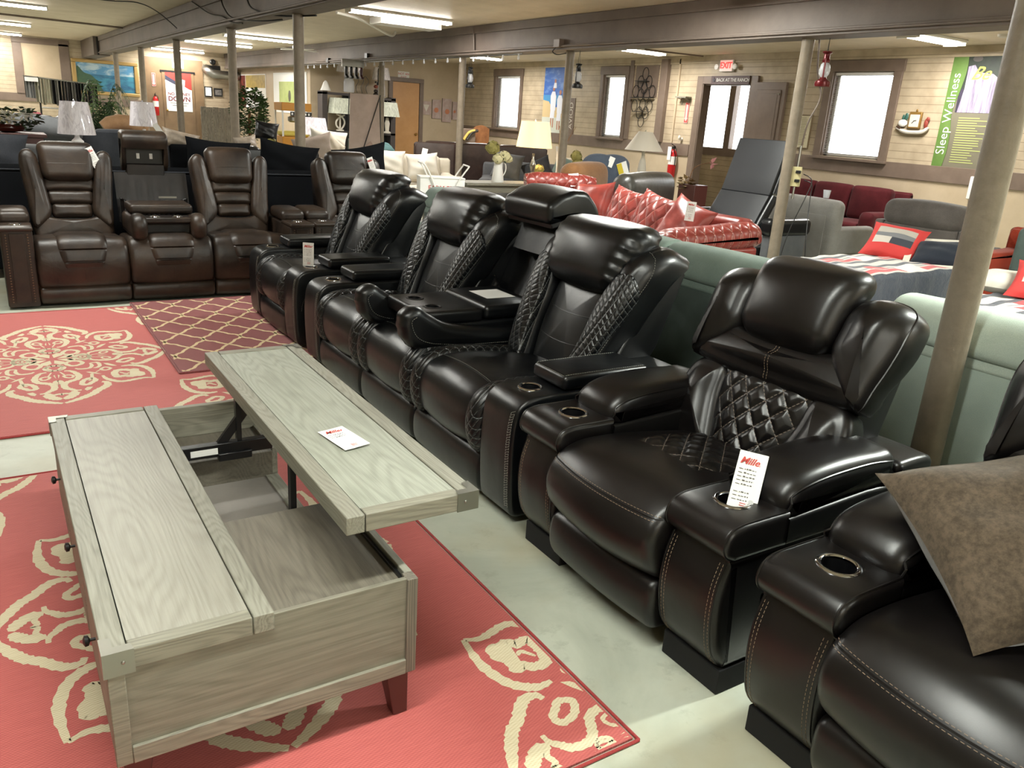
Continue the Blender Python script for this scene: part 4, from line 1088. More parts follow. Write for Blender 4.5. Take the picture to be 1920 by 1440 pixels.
# ------------------------------------------------------------------ soft furniture behind the front row
def pillow(label, loc, w, h, th, rot_e, mat, group=None, cat='pillow', flange=0, fmat=None, name='throw_pillow', flat_z=None):
    t = bpy.data.objects.new(name, None)
    mb = MB(); n = 22
    def side(s):
        def f(u, v):
            a, b = 2*u-1, 2*v-1
            k = (1-abs(a)**2.6)*(1-abs(b)**2.6); k = max(0, k)**.55
            px_ = 1-.10*(1-abs(b)**2)*abs(a)**3; pz_ = 1-.10*(1-abs(a)**2)*abs(b)**3
            return (a*w/2*px_, s*th/2*k*(1+.10*math.sin(a*5+b*3)*math.sin(b*6-a)), b*h/2*pz_)
        return f
    g1 = MB().grid(side(-1), n, n); g2 = MB().grid(side(1), n, n)
    mb.merge(g1); mb.add(g2.v, [tuple(reversed(q)) for q in g2.f])
    mats = [mat]
    if flange:
        mats.append(fmat or mat); mb.mat(1)
        F = flange
        for (x0, x1, z0, z1) in ((-w/2-F, w/2+F, -h/2-F, -h/2+.005), (-w/2-F, w/2+F, h/2-.005, h/2+F), (-w/2-F, -w/2+.005, -h/2, h/2), (w/2-.005, w/2+F, -h/2, h/2)): mb.box(x0, x1, -.004, .004, z0, z1)
    bpy.data.objects.remove(t)
    o = obj(name, mb, mats, None, loc=loc)
    o.rotation_euler = [math.radians(a) for a in rot_e]
    return tag(o, label, cat, group)
def settee(name, label, cat, loc, rz, w, d, hb, mats, hs=.45, ha=.62, aw=.22, nc=2, roll=.05, bt=.24, backcush=True, legs=True, ends=(1, 1), group=None, lean=.10, bh=None):
    """sofa or chair; front towards -y, centred on x, back at y=d"""
    t = thing(name, label, cat, loc, rz, group)
    m, m2 = mats if isinstance(mats, (list, tuple)) else (mats, mats)
    x0, x1 = -w/2, w/2; ia = x0+aw*ends[0]; ib = x1-aw*ends[1]
    obj('base_frame', MB().soft(ia-.01, ib+.01, .04, d-.04, .08, hs-.14, .02, 3, 3), m2, t)
    if ends[0]: obj('arm', MB().slab(smooth_poly([(.02,.08,1), (-.005,ha-.14), (.03,ha-.02), (.12,ha), (d*.6,ha), (d-.05,ha+.02,1), (d-.05,.08,1)], 4), x0, x0+aw, roll, 5, 3, .01), m, t)
    if ends[1]: obj('arm', MB().slab(smooth_poly([(.02,.08,1), (-.005,ha-.14), (.03,ha-.02), (.12,ha), (d*.6,ha), (d-.05,ha+.02,1), (d-.05,.08,1)], 4), x1-aw, x1, roll, 5, 3, .01), m, t)
    obj('back_frame', MB().slab(smooth_poly([(d-bt*.55,.10,1), (d-bt*.5,hb-.12), (d-bt*.3,hb-.02), (d-.05,hb-.015), (d,hb-.08), (d-.015,.10,1)], 4), x0+.01, x1-.01, .04, 4, 6), m2, t)
    cw = (ib-ia)/nc
    for i in range(nc):
        a, b = ia+cw*i, ia+cw*(i+1)
        obj('seat_cushion', MB().soft(a+.004, b-.004, -.01, d-bt, hs-.15, hs, .045, 6, 4, (0, .01, .02)), m, t)
        if backcush:
            c = MB().soft(a+.006, b-.006, -.10, .10, 0, (bh or hb-hs)+.04, .07, 7, 4, (.005, .035, .01))
            c.xf(tr(0, d-bt+.0, hs-.01) @ rot('X', -math.degrees(lean)))
            obj('back_cushion', c, m, t)
    if legs:
        for lx in (x0+.06, x1-.10):
            for ly in (.05, d-.10): obj('leg', MB().box(lx, lx+.045, ly, ly+.045, 0, .085), M['plinth'], t)
    return t
M['gg'] = fabric('grey_green_weave', '66756d', '7f8d84', 420, .9, .35, 6)
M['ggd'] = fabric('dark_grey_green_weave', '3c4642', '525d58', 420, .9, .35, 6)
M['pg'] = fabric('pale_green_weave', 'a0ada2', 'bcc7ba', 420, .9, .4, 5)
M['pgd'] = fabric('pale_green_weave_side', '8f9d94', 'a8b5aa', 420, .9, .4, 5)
M['red'] = leather('oxblood_leather', '6e2a24', '8b3a32', .33, 5, .1, .2, .25)
M['redq'] = quilted('oxblood_quilted_leather', '6e2a24', '8a3831', .13, .2, 'xz', thread='b98374', rough=.33, depth=.012, thw=.035)
M['redq2'] = quilted('oxblood_quilted_arm_leather', '6e2a24', '8a3831', .11, .16, 'yx', thread='b98374', rough=.33, depth=.010, thw=.05)
M['navy'] = fabric('navy_velvet', '030406', '07090e', 300, .9, .2, 6, .03)
M['charc'] = fabric('charcoal_weave', '26282c', '393b40', 300, .9, .3, 6)
M['grey'] = fabric('mid_grey_weave', '4d4e50', '626365', 300, .9, .3, 6)
M['lgrey'] = fabric('light_grey_velvet', '7f7c78', '9b9893', 220, .8, .2, 5, .5)
M['taupe'] = fabric('taupe_grey_suede', '4b4643', '635d59', 220, .8, .2, 5, .5)
M['burg'] = fabric('burgundy_velvet', '35090d', '521a1f', 200, .8, .2, 5, .2)
M['cream'] = fabric('cream_linen', 'b3aa99', 'c9c1b1', 400, .9, .3, 6)
M['creamp'] = fabric('pale_pillow_cloth', 'c2bbae', 'd6d0c4', 400, .9, .3, 6)
M['dkb'] = leather('dark_brown_leather', '2e211d', '453530', .36, 4, .1, .3, .2)
M['suede'] = fabric('tan_suede', '6d4a2e', '8a6441', 150, .85, .2, 4, .5)
M['blue'] = fabric('slate_blue_tufted_cloth', '3d4552', '545d6b', 300, .9, .3, 5)
M['blkl'] = leather('black_grey_leather', '26241f', '3a3835', .35, 4, .1, .35, .2)
M['brownsuede'] = fabric('brown_suede_pillow', '41382d', '5c5042', 60, .8, .25, 9, .6)

# espresso chair pillow (on the seat of the corner recliner)
bpl = pillow('brown suede throw pillow on the corner recliner, cut off by the right edge', (2.036, .767, .705), .54, .54, .24, (0, 0, 0), M['brownsuede'])
_z = Vector((.419, .822, .382)).normalized(); _x = Vector((.418, -.254, .09)); _x = (_x-_z*_x.dot(_z)).normalized(); _y = _z.cross(_x)
bpl.rotation_euler = Matrix(((_x.x, _y.x, _z.x), (_x.y, _y.y, _z.y), (_x.z, _y.z, _z.z))).to_euler()
# pale and grey-green sofas standing back to back with the front row
def backed_sofa(label, y0, y1, m, md, n, group=None, xb=3.24, pipe=True):
    w = y1-y0
    t = thing('fabric_sofa', label, 'sofa', (xb, (y0+y1)/2, 0), 90, group)   # front faces +x, so local y runs to -x
    # local: x along +y world, y from front(-) ... back plane at y=0 is world x=xb
    D = .95
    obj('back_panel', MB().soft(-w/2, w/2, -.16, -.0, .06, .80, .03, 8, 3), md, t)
    obj('back_rail', MB().soft(-w/2-.005, w/2+.005, -.20, .006, .76, .83, .02, 8, 3), m, t)
    cw = w/n
    for i in range(n):
        a = -w/2+cw*i
        obj('back_cushion', MB().slab(smooth_poly([(.0,.815), (.012,.88), (-.015,.945), (-.08,.985), (-.20,.97), (-.30,.85), (-.36,.6), (-.38,.46,1), (-.16,.46,1), (-.15,.80)], 5), a+.004, a+cw-.004, .035, 5, 6, .010), m, t)
        obj('seat_cushion', MB().soft(a+.004, a+cw-.004, -D, -.3, .30, .46, .04, 5, 3, (0, 0, .02)), m, t)
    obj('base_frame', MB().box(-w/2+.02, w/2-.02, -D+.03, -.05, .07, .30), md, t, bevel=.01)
    for sx in (-1, 1):
        a, b = (w/2, w/2+.18) if sx > 0 else (-w/2-.18, -w/2)
        obj('arm', MB().soft(a, b, -D, -.02, .06, .66, .05, 4, 4), m, t)
        for yy in (-D+.05, -.12): obj('leg', MB().box(sx*w/2-.03, sx*w/2+.03, yy, yy+.05, 0, .08), M['plinth'], t)
    return t
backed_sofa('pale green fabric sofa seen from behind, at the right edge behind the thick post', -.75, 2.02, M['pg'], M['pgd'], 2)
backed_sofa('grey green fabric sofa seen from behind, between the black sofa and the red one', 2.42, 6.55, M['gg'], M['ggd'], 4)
# red leather sofa: faces -x
rs = thing('leather_sofa', 'oxblood red leather sofa with quilted roll arms and loose cushions', 'sofa', (4.75, 6.3, 0), -90)
# local x = -world y (near side = +x), y = world x - 4.75
obj('base_frame', MB().soft(-1.15, 1.15, .05, 1.2, .10, .34, .03, 4, 3), M['red'], rs)
for sg in (-1, 1):
    x0, x1 = (1.02, 1.30) if sg > 0 else (-1.30, -1.02)
    ar = MB().slab(smooth_poly([(.0,.56), (-.04,.66), (.02,.74), (.20,.785), (.6,.80), (1.05,.83), (1.17,.80), (1.2,.72), (1.15,.62), (.6,.58)], 5), x0, x1, .11, 6, 4, .01)
    obj('quilted_roll_arm', ar, M['redq2'] if 'redq2' in M else M['redq'], rs)
    obj('arm_panel', MB().soft(x0+.03, x1-.03, .0, 1.15, .10, .62, .03, 4, 3), M['red'], rs)
obj('back_frame', MB().soft(-1.15, 1.15, 1.0, 1.22, .1, .86, .06, 6, 4), M['red'], rs)
for i in range(3): obj('seat_cushion', MB().soft(-1.0+.667*i, -1.0+.667*(i+1)-.006, .0, .95, .30, .47, .05, 5, 4, (0, 0, .02)), M['red'], rs)
for sx, sy in ((-1, 0), (1, 0), (-1, 1), (1, 1)): obj('leg', MB().box(sx*1.05-.03, sx*1.05+.03, .1+sy*.95, .16+sy*.95, 0, .11), M['plinth'], rs)
cz = .735
for i, (lx, m_, lb, tilt, wd) in enumerate(((-.72, 'red', 'smooth red leather cushion at the far end of the red sofa', 14, .66), (-.10, 'redq', 'diamond quilted red cushion next to the smooth one at the far end', 22, .58), (.36, 'redq', 'diamond quilted red cushion in the middle of the red sofa', 24, .58), (.80, 'red', 'smooth red leather cushion with a white tag, near the quilted roll arm', 30, .52))):
    pillow(lb, (4.75+.74-.04*i, 6.3-lx, cz), wd, .56, .22, (-tilt+3, (-6, 5, 8, 14)[i], -90), M[m_], 'loose cushions on the red sofa', 'cushion', name='sofa_cushion')
# second red piece further back: rolled bolster on a chair back
r2 = thing('leather_armchair', 'red leather armchair behind the red sofa, only its quilted rolled back showing', 'armchair', (6.0, 8.35, 0), -22)
obj('body', MB().soft(-.42, .42, -.05, .6, .1, .74, .06, 4, 4), M['red'], r2)
rl = MB().tube([(-.44,.0,.87), (-.3,.0,.885), (0,.0,.885), (.3,.0,.88), (.44,.0,.865)], [.10,.115,.118,.115,.10], 18)
obj('rolled_back', rl, M['redq'], r2)
obj('scroll_end', MB().lathe([(.02,0),(.05,.006),(.075,.0),(.085,-.01)], (0,0,0), 20, M=tr(.442,.0,.865) @ rot('Y', 90)), M['red'], r2)
for sx in (-1, 1): obj('leg', MB().box(sx*.36-.03, sx*.36+.03, -.1, -.04, 0, .11), M['plinth'], r2)
# ---------------------------------------------------------------- beds with red, grey and white covers
def comforter(name):
    t = NT(name); v = t.mapping(); o = t.sep(v)
    u = t.math('FRACT', t.math('MULTIPLY_ADD', o[0], 1.0, .13)); col = hexc('c9c0b8')
    def band(a, b): return t.math('MULTIPLY', t.math('GREATER_THAN', u, a), t.math('LESS_THAN', u, b))
    def bandy(src, k, a, b):
        q = t.math('FRACT', t.math('MULTIPLY_ADD', src, k*1.35, .07)); return t.math('MULTIPLY', t.math('GREATER_THAN', q, a), t.math('LESS_THAN', q, b))
    c = hexc('c4bcb4')
    c = t.mix(bandy(o[1], 1.7, .0, .16), c, hexc('3a3f49'))
    c = t.mix(bandy(o[1], 1.7, .22, .40), c, hexc('b4363a'))
    c = t.mix(bandy(o[1], 1.7, .46, .52), c, hexc('85878a'))
    c = t.mix(bandy(o[1], 1.7, .62, .76), c, hexc('3a3f49'))
    c = t.mix(t.math('MULTIPLY', bandy(o[0], .9, .0, .33), bandy(o[1], 1.7, .16, .62)), c, hexc('d3ccc6'))
    c = t.mix(t.math('MULTIPLY', bandy(o[0], .9, .55, .85), bandy(o[1], 1.7, .44, .62)), c, hexc('b4363a'))
    hd = t.math('GREATER_THAN', o[0], .55)
    c = t.mix(t.math('MULTIPLY', hd, t.math('LESS_THAN', o[0], 2)), c, hexc('2f343d'))
    return t.out(c, .7, t.bump(t.noise(v, 14, 4, .6), .5, .03), Sheen_Weight=.2)
M['comf'] = comforter('red_grey_patch_cover')
M['wrapc'] = NT('wrinkled_wrap').out(hexc('c9ccd0'), .25, None, Alpha=.35)
M['redc'] = fabric('red_cotton', 'a52f2f', 'bd3b39', 300, .8, .3, 6)
M['dkc'] = fabric('dark_grey_cotton', '1d2129', '2a2f38', 300, .8, .3, 6)
def bed(label, cx, cy, L, W, top):
    t = thing('bed', label, 'bed', (cx, cy, 0), 0)
    obj('box_spring', MB().soft(-L/2+.02, L/2-.02, -W/2+.02, W/2-.02, .14, top-.30, .03, 3, 3), M['cream'], t)
    obj('mattress', MB().soft(-L/2, L/2, -W/2, W/2, top-.30, top-.02, .05, 4, 4), M['creamp'], t)
    def f(x, y, z):
        e = max(0, abs(y)-W/2+.04)*6+max(0, abs(x)-L/2+.04)*6
        k = min(1, e)
        return (x+.012*math.sin(y*31+z*9)*k, y+(.015*math.sin(x*27)+.008*math.sin(x*61+1))*k*(1 if y > 0 else 1), z+.006*math.sin(x*9+y*5)+.005*math.sin(x*23-y*17))
    cf = MB().soft(-L/2-.03, L/2-.01, -W/2-.035, W/2+.035, top-.34, top+.01, .05, 30, 4, (0, 0, .015), fn=f)
    obj('comforter', cf, M['comf'], t)
    for sx in (-1, 1):
        for sy in (-1, 1): obj('leg', MB().box(sx*(L/2-.1)-.03, sx*(L/2-.1)+.03, sy*(W/2-.1)-.03, sy*(W/2-.1)+.03, 0, .145), M['plinth'], t)
    return t
bed('farther bed under a red and grey patterned cover', 6.42, 4.2, 1.95, .78, .60)
bed('nearer bed under a red, white and grey striped cover, behind the thick post', 5.55, 2.1, 2.2, 1.95, .585)
def patch_pillow(name):
    t = NT(name); v = t.mapping(); o = t.sep(v)
    c = hexc('b8322f')
    inx = t.math('LESS_THAN', t.math('ABSOLUTE', o[0]), .17); 
    z = o[2]
    def bz(a, b): return t.math('MULTIPLY', inx, t.math('MULTIPLY', t.math('GREATER_THAN', z, a), t.math('LESS_THAN', z, b)))
    c = t.mix(bz(.05, .12), c, hexc('a39c92')); c = t.mix(bz(-.0, .05), c, hexc('6b6c6e')); c = t.mix(bz(-.08, 0), c, hexc('b5aea4'))
    c = t.mix(t.math('MULTIPLY', bz(-.08, 0), t.math('GREATER_THAN', o[0], -.02)), c, hexc('30343c'))
    return t.out(c, .8, t.bump(t.noise(v, 20, 3), .3, .01))
M['ppil'] = patch_pillow('red_patchwork_pillow')
pillow('red patchwork pillow lying at the head of the farther bed', (7.02, 4.42, .735), .50, .42, .15, (-48, 4, -72), M['ppil'], None)
pillow('dark grey pillow with a pale flanged edge beside the red patchwork pillow', (7.10, 3.98, .70), .52, .36, .14, (-62, -4, -66), M['dkc'], None, flange=.05, fmat=M['creamp'])
pillow('red and grey pillow on the nearer bed, cut off by the right edge', (6.30, 2.72, .72), .50, .40, .16, (-55, 4, -70), M['ppil'])
pillow('pale grey pillow lying flat on the nearer bed, just right of the thick post', (6.42, 3.02, .665), .55, .34, .15, (-78, 0, -80), M['creamp'])
obj_c = obj('folded_camouflage_blanket', MB().soft(7.05, 7.25, 3.0, 3.42, .0, 1.02, .05, 6, 4, fn=lambda x, y, z: (x+.25*z*.2, y+.0, z)), M['ggd'])
tag(obj_c, 'dark mottled green upright bundle at the right edge above the nearer bed', 'bundle')
M['orange'] = fabric('rust_orange_cloth', '8a3322', 'a54632', 200, .85, .3, 5)
settee('fabric_armchair', 'rust orange armchair back glimpsed between the thick post and the right edge', 'armchair', (8.3, 4.02, 0), -90, .85, .85, .86, M['orange'], nc=1)
# ---------------------------------------------------------------- recliners seen from behind near the window wall
def rear_recliner(name, label, loc, rz, w, h, m, style=0):
    t = thing(name, label, 'recliner', loc, rz)
    # rear face at y=0, front towards -y
    if style == 0:
        obj('back', MB().soft(-w/2, w/2, -.22, 0, .12, h-.02, .09, 8, 5, (0, .02, .01)), m, t)
        obj('back_access_panel', MB().soft(-w/2+.12, w/2-.12, -.01, .018, .16, h-.20, .008, 3, 2), m, t)
    else:
        obj('head_cushion', MB().soft(-w*.42, w*.42, -.26, .03, h-.26, h, .09, 10, 5, (.01, .03, .03)), m, t)
        obj('back', MB().soft(-w*.40, w*.40, -.18, .0, .12, h-.24, .03, 5, 3), m, t)
        for sx in (-1, 1):
            a, b = (w*.40, w*.5) if sx > 0 else (-w*.5, -w*.40)
            obj('wing', MB().soft(a+.003, b, -.24, -.005, .12, h-.23, .03, 4, 3), m, t)
    obj('seat', MB().soft(-w*.36, w*.36, -.85, -.2, .12, .48, .06, 5, 4), m, t)
    for sx in (-1, 1):
        a, b = (w*.36, w*.5) if sx > 0 else (-w*.5, -w*.36)
        obj('arm', MB().soft(a, b, -.85, -.1, .08, .60, .06, 4, 4), m, t)
        obj('foot', MB().box(sx*w*.4-.03, sx*w*.4+.03, -.7, -.64, 0, .1), M['plinth'], t)
    return t
rear_recliner('recliner', 'taupe grey recliner seen from behind with a rounded head cushion, behind the beds', (8.45, 5.08, 0), 90, 1.08, 1.02, M['taupe'], 1)
rear_recliner('recliner', 'light grey velvet recliner seen from behind, right of the post with dangling cords', (8.5, 6.72, 0), 90, 1.1, .93, M['lgrey'], 0)
cupo = thing('clear_cup', 'clear plastic cup on top of the light grey recliner back', 'cup', (8.60, 6.42, .925))
M['frost'] = NT('frosted_clear_plastic').out(hexc('d9dade'), .2, None, Alpha=.55)
obj('cup_body', MB().lathe([(.03,0),(.034,.001),(.045,.09),(.048,.092),(.044,.09),(.032,.004)], (0,0,0), 18, caps=False), M['frost'], cupo)
burg = settee('velvet_sofa', 'burgundy velvet sofa along the window wall, behind the light grey recliner', 'sofa', (10.75, 8.45, 0), -90, 2.5, .95, .92, M['burg'], nc=3, ha=.62)
# black adjustable lounger: two flat padded boards with rolled edges
al = thing('adjustable_lounger', 'tall flat black padded adjustable lounger, raised behind the red sofa', 'lounger', (7.02, 6.55, 0), -90)
BL = M['bkflat'] = plain('matte_black_vinyl', '1b1c1f', .55, 0, .1, 200)
pa = rot('X', 30)
obj('seat_board', MB().soft(-.36, .36, -.03, .03, 0, .62, .012, 3, 2).xf(tr(0, .0, .42) @ rot('X', -30)), BL, al)
obj('upper_board', MB().soft(-.36, .36, -.03, .03, 0, .62, .012, 3, 2).xf(tr(0, .31, .96) @ rot('X', -18)), BL, al)
for sx in (-1, 1):
    obj('rolled_edge', MB().tube([(sx*.37, .05, .42), (sx*.37, .20, .68), (sx*.37, .36, .95)], [.04, .055, .05], 12), M['bkl2'] if 'bkl2' in M else M['bk'], al)
    obj('rolled_edge', MB().tube([(sx*.36, .37, .98), (sx*.36, .46, 1.22), (sx*.36, .53, 1.5)], [.045, .055, .045], 12), M['bk'], al)
    obj('arm', MB().soft(sx*.52-.09, sx*.52+.09, .1, .8, .55, .74, .06, 4, 4), M['bk'], al)
    obj('side_panel', MB().soft(sx*.52-.06, sx*.52+.06, .15, .75, .02, .56, .02, 3, 3), M['grey'], al)
obj('base', MB().box(-.45, .45, .1, .8, .0, .42), M['plinth'], al, bevel=.01)
# console table with jug
ct = thing('console_table', 'grey wooden console table behind the red sofa, holding the white jug', 'table', (6.05, 10.0, 0))
obj('table_top', MB().box(-.55, .62, -.20, .25, .70, .735), M['w_railx'], ct, bevel=.004)
obj('apron', MB().box(-.50, .57, -.15, .20, .60, .70), M['w_side'], ct, bevel=.003)
for sx in (-.50, .53):
    for sy in (-.15, .16): obj('leg', MB().box(sx, sx+.045, sy, sy+.045, 0, .60), M['w_post'], ct)
def jug(label, loc, s=1.):
    t = thing('enamel_jug', label, 'jug', loc)
    obj('body', MB().lathe([(.001,0),(.085*s,0),(.088*s,.01*s),(.062*s,.2*s),(.06*s,.25*s),(.068*s,.285*s),(.064*s,.285*s),(.056*s,.25*s)], (0,0,0), 24), M['white'], t)
    obj('handle', MB().tube(spline([(.06*s,0,.26*s),(.115*s,0,.25*s),(.125*s,0,.16*s),(.075*s,0,.07*s)], 6), .007*s, 8), M['white'], t)
    return t
jug('white enamel jug holding cream hydrangeas on the console table', (6.10, 10.0, .735))
M['hydc'] = plain('cream_petal', 'cfc79a', .7, 0, .3, 200)
M['hydg'] = plain('olive_petal', '8c8448', .7, 0, .3, 200)
M['leafd'] = plain('dark_leaf', '2f4226', .6)
M['leafm'] = plain('mid_leaf', '4d6636', .6)
def bloom(mb, c, r, n, rnd, s=.018):
    for i in range(n):
        a = rnd.uniform(0, 2*PI); z = rnd.uniform(-.35, 1); q = math.sqrt(max(0, 1-z*z)); d = Vector((q*math.cos(a), q*math.sin(a), z)); p = Vector(c)+d*r*rnd.uniform(.9, 1.05)
        u = d.cross(Vector((.3, .2, 1))).normalized(); v = d.cross(u)
        k = s*rnd.uniform(.7, 1.2)
        mb.add([p-u*k-v*k*.3, p+v*k*.8-d*k*.3, p+u*k-v*k*.3, p-v*k-d*k*.3], [(0,1,2,3)])
    mb.ball(c, r*.88, 8, 6)
def leaves(mb, c, R, n, rnd, L=.07):
    for i in range(n):
        a = rnd.uniform(0, 2*PI); z = rnd.uniform(-.4, .9); d = Vector((math.cos(a), math.sin(a), z)).normalized(); p = Vector(c)+d*R*rnd.uniform(.4, 1)
        u = d.cross(Vector((0, 0, 1))).normalized()*L*.25; e = d*L
        mb.add([p, p+e*.5+u, p+e-Vector((0,0,L*.3)), p+e*.5-u], [(0,1,2,3)])
def bouquet(label, loc, blooms, seed, name='hydrangea_bouquet', stems=True, foot=(0,0,-.12)):
    rnd = random.Random(seed); t = thing(name, label, 'flowers', loc)
    for (c, r, m_) in blooms:
        b = MB(); bloom(b, c, r, 60, rnd, r*.42); o = obj('flower_head', b, M[m_], t)
    lv = MB(); leaves(lv, (0, 0, .02), .09, 26, rnd); obj('leaf_cluster', lv, M['leafd'], t)['kind'] = 'stuff'
    st = MB()
    for (c, r, m_) in blooms: st.tube([foot, (c[0]*.4, c[1]*.4, 0), c], .004, 5)
    obj('stem_bunch', st, M['leafm'], t)
    return t
bouquet('cream and olive hydrangeas standing in the white jug on the console table', (6.10, 10.0, 1.02), [((-.11,-.0,.17), .10, 'hydg'), ((.08,-.02,.06), .085, 'hydc'), ((-.04,-.05,.03), .08, 'hydc'), ((.16,.0,.03), .06, 'hydc')], 3)
# ---------------------------------------------------------------- lamps
M['shade'] = NT('linen_lamp_shade').out(hexc('ebe5d8'), .6, None, Transmission_Weight=.0)
def wrapped(name, h1, h2):
    t = NT(name); v = t.mapping((3, 3, 1.2)); n = t.noise(v, 6, 4, .6, 1.5)
    return t.out(t.mix(t.ramp(n, [(.45, (0,0,0)), (.6, (1,1,1))]), hexc(h1), hexc(h2)), .25, t.bump(n, .5, .02), Coat_Weight=.6)
M['wshade'] = wrapped('shade_in_clear_wrap', 'eae4ea', 'd2cbd2')
M['gshade'] = wrapped('pale_green_shade_in_wrap', 'd8dccb', 'bcc1b0')
M['warmshade'] = emis('lit_lamp_shade', 'f5d79a', 1.0)
M['mercury'] = plain('mercury_glass', 'a9a79d', .15, .9)
def table_lamp(label, loc, top, r0, r1, hs, base, m_shade, m_base, drop=.62, square=0):
    """loc = point under the lamp at table height; top = shade top z above loc"""
    t = thing('table_lamp', label, 'lamp', loc)
    sg = 4 if square else 28
    z0 = top-hs
    k = math.sqrt(2) if square else 1
    mb = MB().lathe([(r0*k, z0), (r1*k, top)], (0,0,0), sg, caps=False)
    if square: mb.xf(rot('Z', 45))
    inn = MB().lathe([(r1*k*.985, top), (r0*k*.985, z0)], (0,0,0), sg, caps=False)
    if square: inn.xf(rot('Z', 45))
    mb.merge(inn)
    sh = obj('lamp_shade', mb, m_shade, t, smooth=not square)
    obj('finial', MB().lathe([(.004,-.02),(.004,.0),(.011,.008),(.011,.02),(.002,.028)], (0,0,top), 10), M['chrome'], sh)
    obj('harp', MB().tube([(0,0,z0-.02), (0,0,top)], .004, 6), M['brass'], t)
    obj('lamp_base', MB().lathe(base, (0,0,0), 22), m_base, t)
    return t
gourd = lambda h: [(.06,0),(.06,.02),(.02,.03),(.05,.08*h/.4),(.058,.12*h/.4),(.02,.19*h/.4),(.042,.25*h/.4),(.046,.28*h/.4),(.016,.34*h/.4),(.02,.40*h/.4)]
table_lamp('lit table lamp with a warm cream shade and stacked mercury glass base', (6.98, 10.45, .60), .98, .27, .21, .37, gourd(.52), M['warmshade'], M['mercury'])
pl = bpy.data.lights.new('bulb', 'POINT'); pl.energy = 14; pl.color = (1, .82, .55); pl.shadow_soft_size = .12; po = bpy.data.objects.new('bulb', pl); COL.objects.link(po); po.location = (6.98, 10.45, 1.38)
table_lamp('white pleated cone shade lamp with a textured white base by the window wall', (9.62, 11.0, .60), .93, .33, .12, .31, [(.11,0),(.11,.03),(.085,.05),(.075,.30),(.06,.42),(.045,.47),(.03,.5),(.03,.62)], M['shade'], M['creamp'])
table_lamp('white drum lamp still in clear wrap, above the left seat of the brown sofa', (1.0, 11.6, .62), .84, .215, .155, .38, [(.07,0),(.075,.05),(.08,.2),(.07,.38),(.03,.42),(.02,.48)], M['wshade'], M['white'])
table_lamp('white drum lamp in clear wrap, left of the red fire extinguisher', (1.83, 12.0, .66), .84, .175, .14, .30, [(.07,0),(.075,.05),(.08,.2),(.07,.38),(.03,.42),(.02,.5)], M['wshade'], M['white'])
for nm, x, y, h_ in (('end_table', 1.0, 11.6, .62), ('end_table', 1.83, 12.0, .66), ('end_table', 6.98, 10.45, .60), ('end_table', 9.62, 11.0, .60)):
    lb = {1.0: 'low end table carrying the wrapped lamp behind the brown sofa', 1.83: 'dark end table carrying the wrapped lamp left of the fire extinguisher', 6.98: 'end table under the lit cream lamp', 9.62: 'end table under the white cone shade lamp'}[x]
    t = thing(nm, lb, 'table', (x, y, 0))
    obj('table_top', MB().box(-.28, .28, -.22, .22, h_-.03, h_), M['w_leg'] if x < 3 else M['w_railx'], t, bevel=.004)
    for sx in (-.25, .21):
        for sy in (-.19, .15): obj('leg', MB().box(sx, sx+.04, sy, sy+.04, 0, h_-.03), M['w_leg'] if x < 3 else M['w_railx'], t)
# ---------------------------------------------------------------- middle distance seating
pk = settee('cream_sofa', 'cream linen sofa with two big cream pillows beside the farm cart', 'sofa', (5.75, 12.15, 0), -15, 1.75, .95, .88, M['cream'], nc=2, hs=.46, ha=.62)
pillow('big cream pillow at the left end of the cream sofa', (5.5, 12.45, .78), .56, .46, .2, (-14, 3, -18), M['creamp'], None)
pillow('cream pillow with a paper tag on the right of the cream sofa', (6.08, 12.35, .76), .54, .44, .2, (-18, -5, -16), M['creamp'], None)
pillow('teal pillow lying behind the cream sofa, below the tan door', (5.62, 12.95, 1.0), .42, .26, .14, (-60, 0, 10), plain('teal_cloth', '3f5c5c', .8))
bsf = settee('leather_sofa', 'dark brown leather sofa seen from behind, under the small wall pictures', 'sofa', (7.85, 13.95, 0), 165, 2.5, .95, 1.10, M['dkb'], nc=3, hs=.45, ha=.60)
settee('fabric_sofa', 'grey fabric sofa with grey pillows behind the hydrangea jug', 'sofa', (7.65, 11.35, 0), -35, 1.9, .9, .86, M['grey'], nc=2)
pillow('grey pillow in the left corner of the grey sofa behind the hydrangeas', (7.22, 11.55, .86), .50, .44, .18, (-16, 8, -40), M['grey'], None)
pillow('dark grey pillow beside the stacked glass lamp base on the grey sofa', (7.62, 11.25, .80), .50, .42, .18, (-22, -25, -38), M['charc'], None)
pillow('pale sage pillow on the grey sofa, right of the lit lamp', (8.35, 11.5, .84), .44, .40, .16, (-20, 20, -30), M['gg'], None)
# cart
fc = thing('market_cart', 'white metal market cart with a printed bin and crossed handles', 'cart', (4.98, 9.6, .0), -18)
ca = M['white']
obj('bin', MB().box(-.28, .30, -.16, .16, .52, .82), M['paper'], fc, bevel=.006)
obj('bin_rim', MB().tube([(-.28,-.165,.82),(.30,-.165,.82),(.30,.165,.82),(-.28,.165,.82)], .008, 6, closed=True), ca, fc)
for yy in (-.19, .19):
    obj('handle_frame', MB().tube(spline([(.02,yy,.46),(-.16,yy,.86),(-.24,yy,.985),(-.26,yy,.99)], 4), .010, 8), ca, fc)
    obj('handle_frame', MB().tube(spline([(.04,yy,.46),(.22,yy,.80),(.33,yy,.96),(.34,yy,.98)], 4), .010, 8), ca, fc)
obj('handle_bar', MB().tube([(-.26,-.19,.99),(-.26,.19,.99)], .010, 8), ca, fc)
obj('handle_bar', MB().tube([(.34,-.19,.98),(.34,.19,.98)], .010, 8), ca, fc)
obj('lettering', text_mb('FARM FRESH', .085, .002).xf(tr(.06, -.163, .69)), M['redink'], fc, smooth=False)
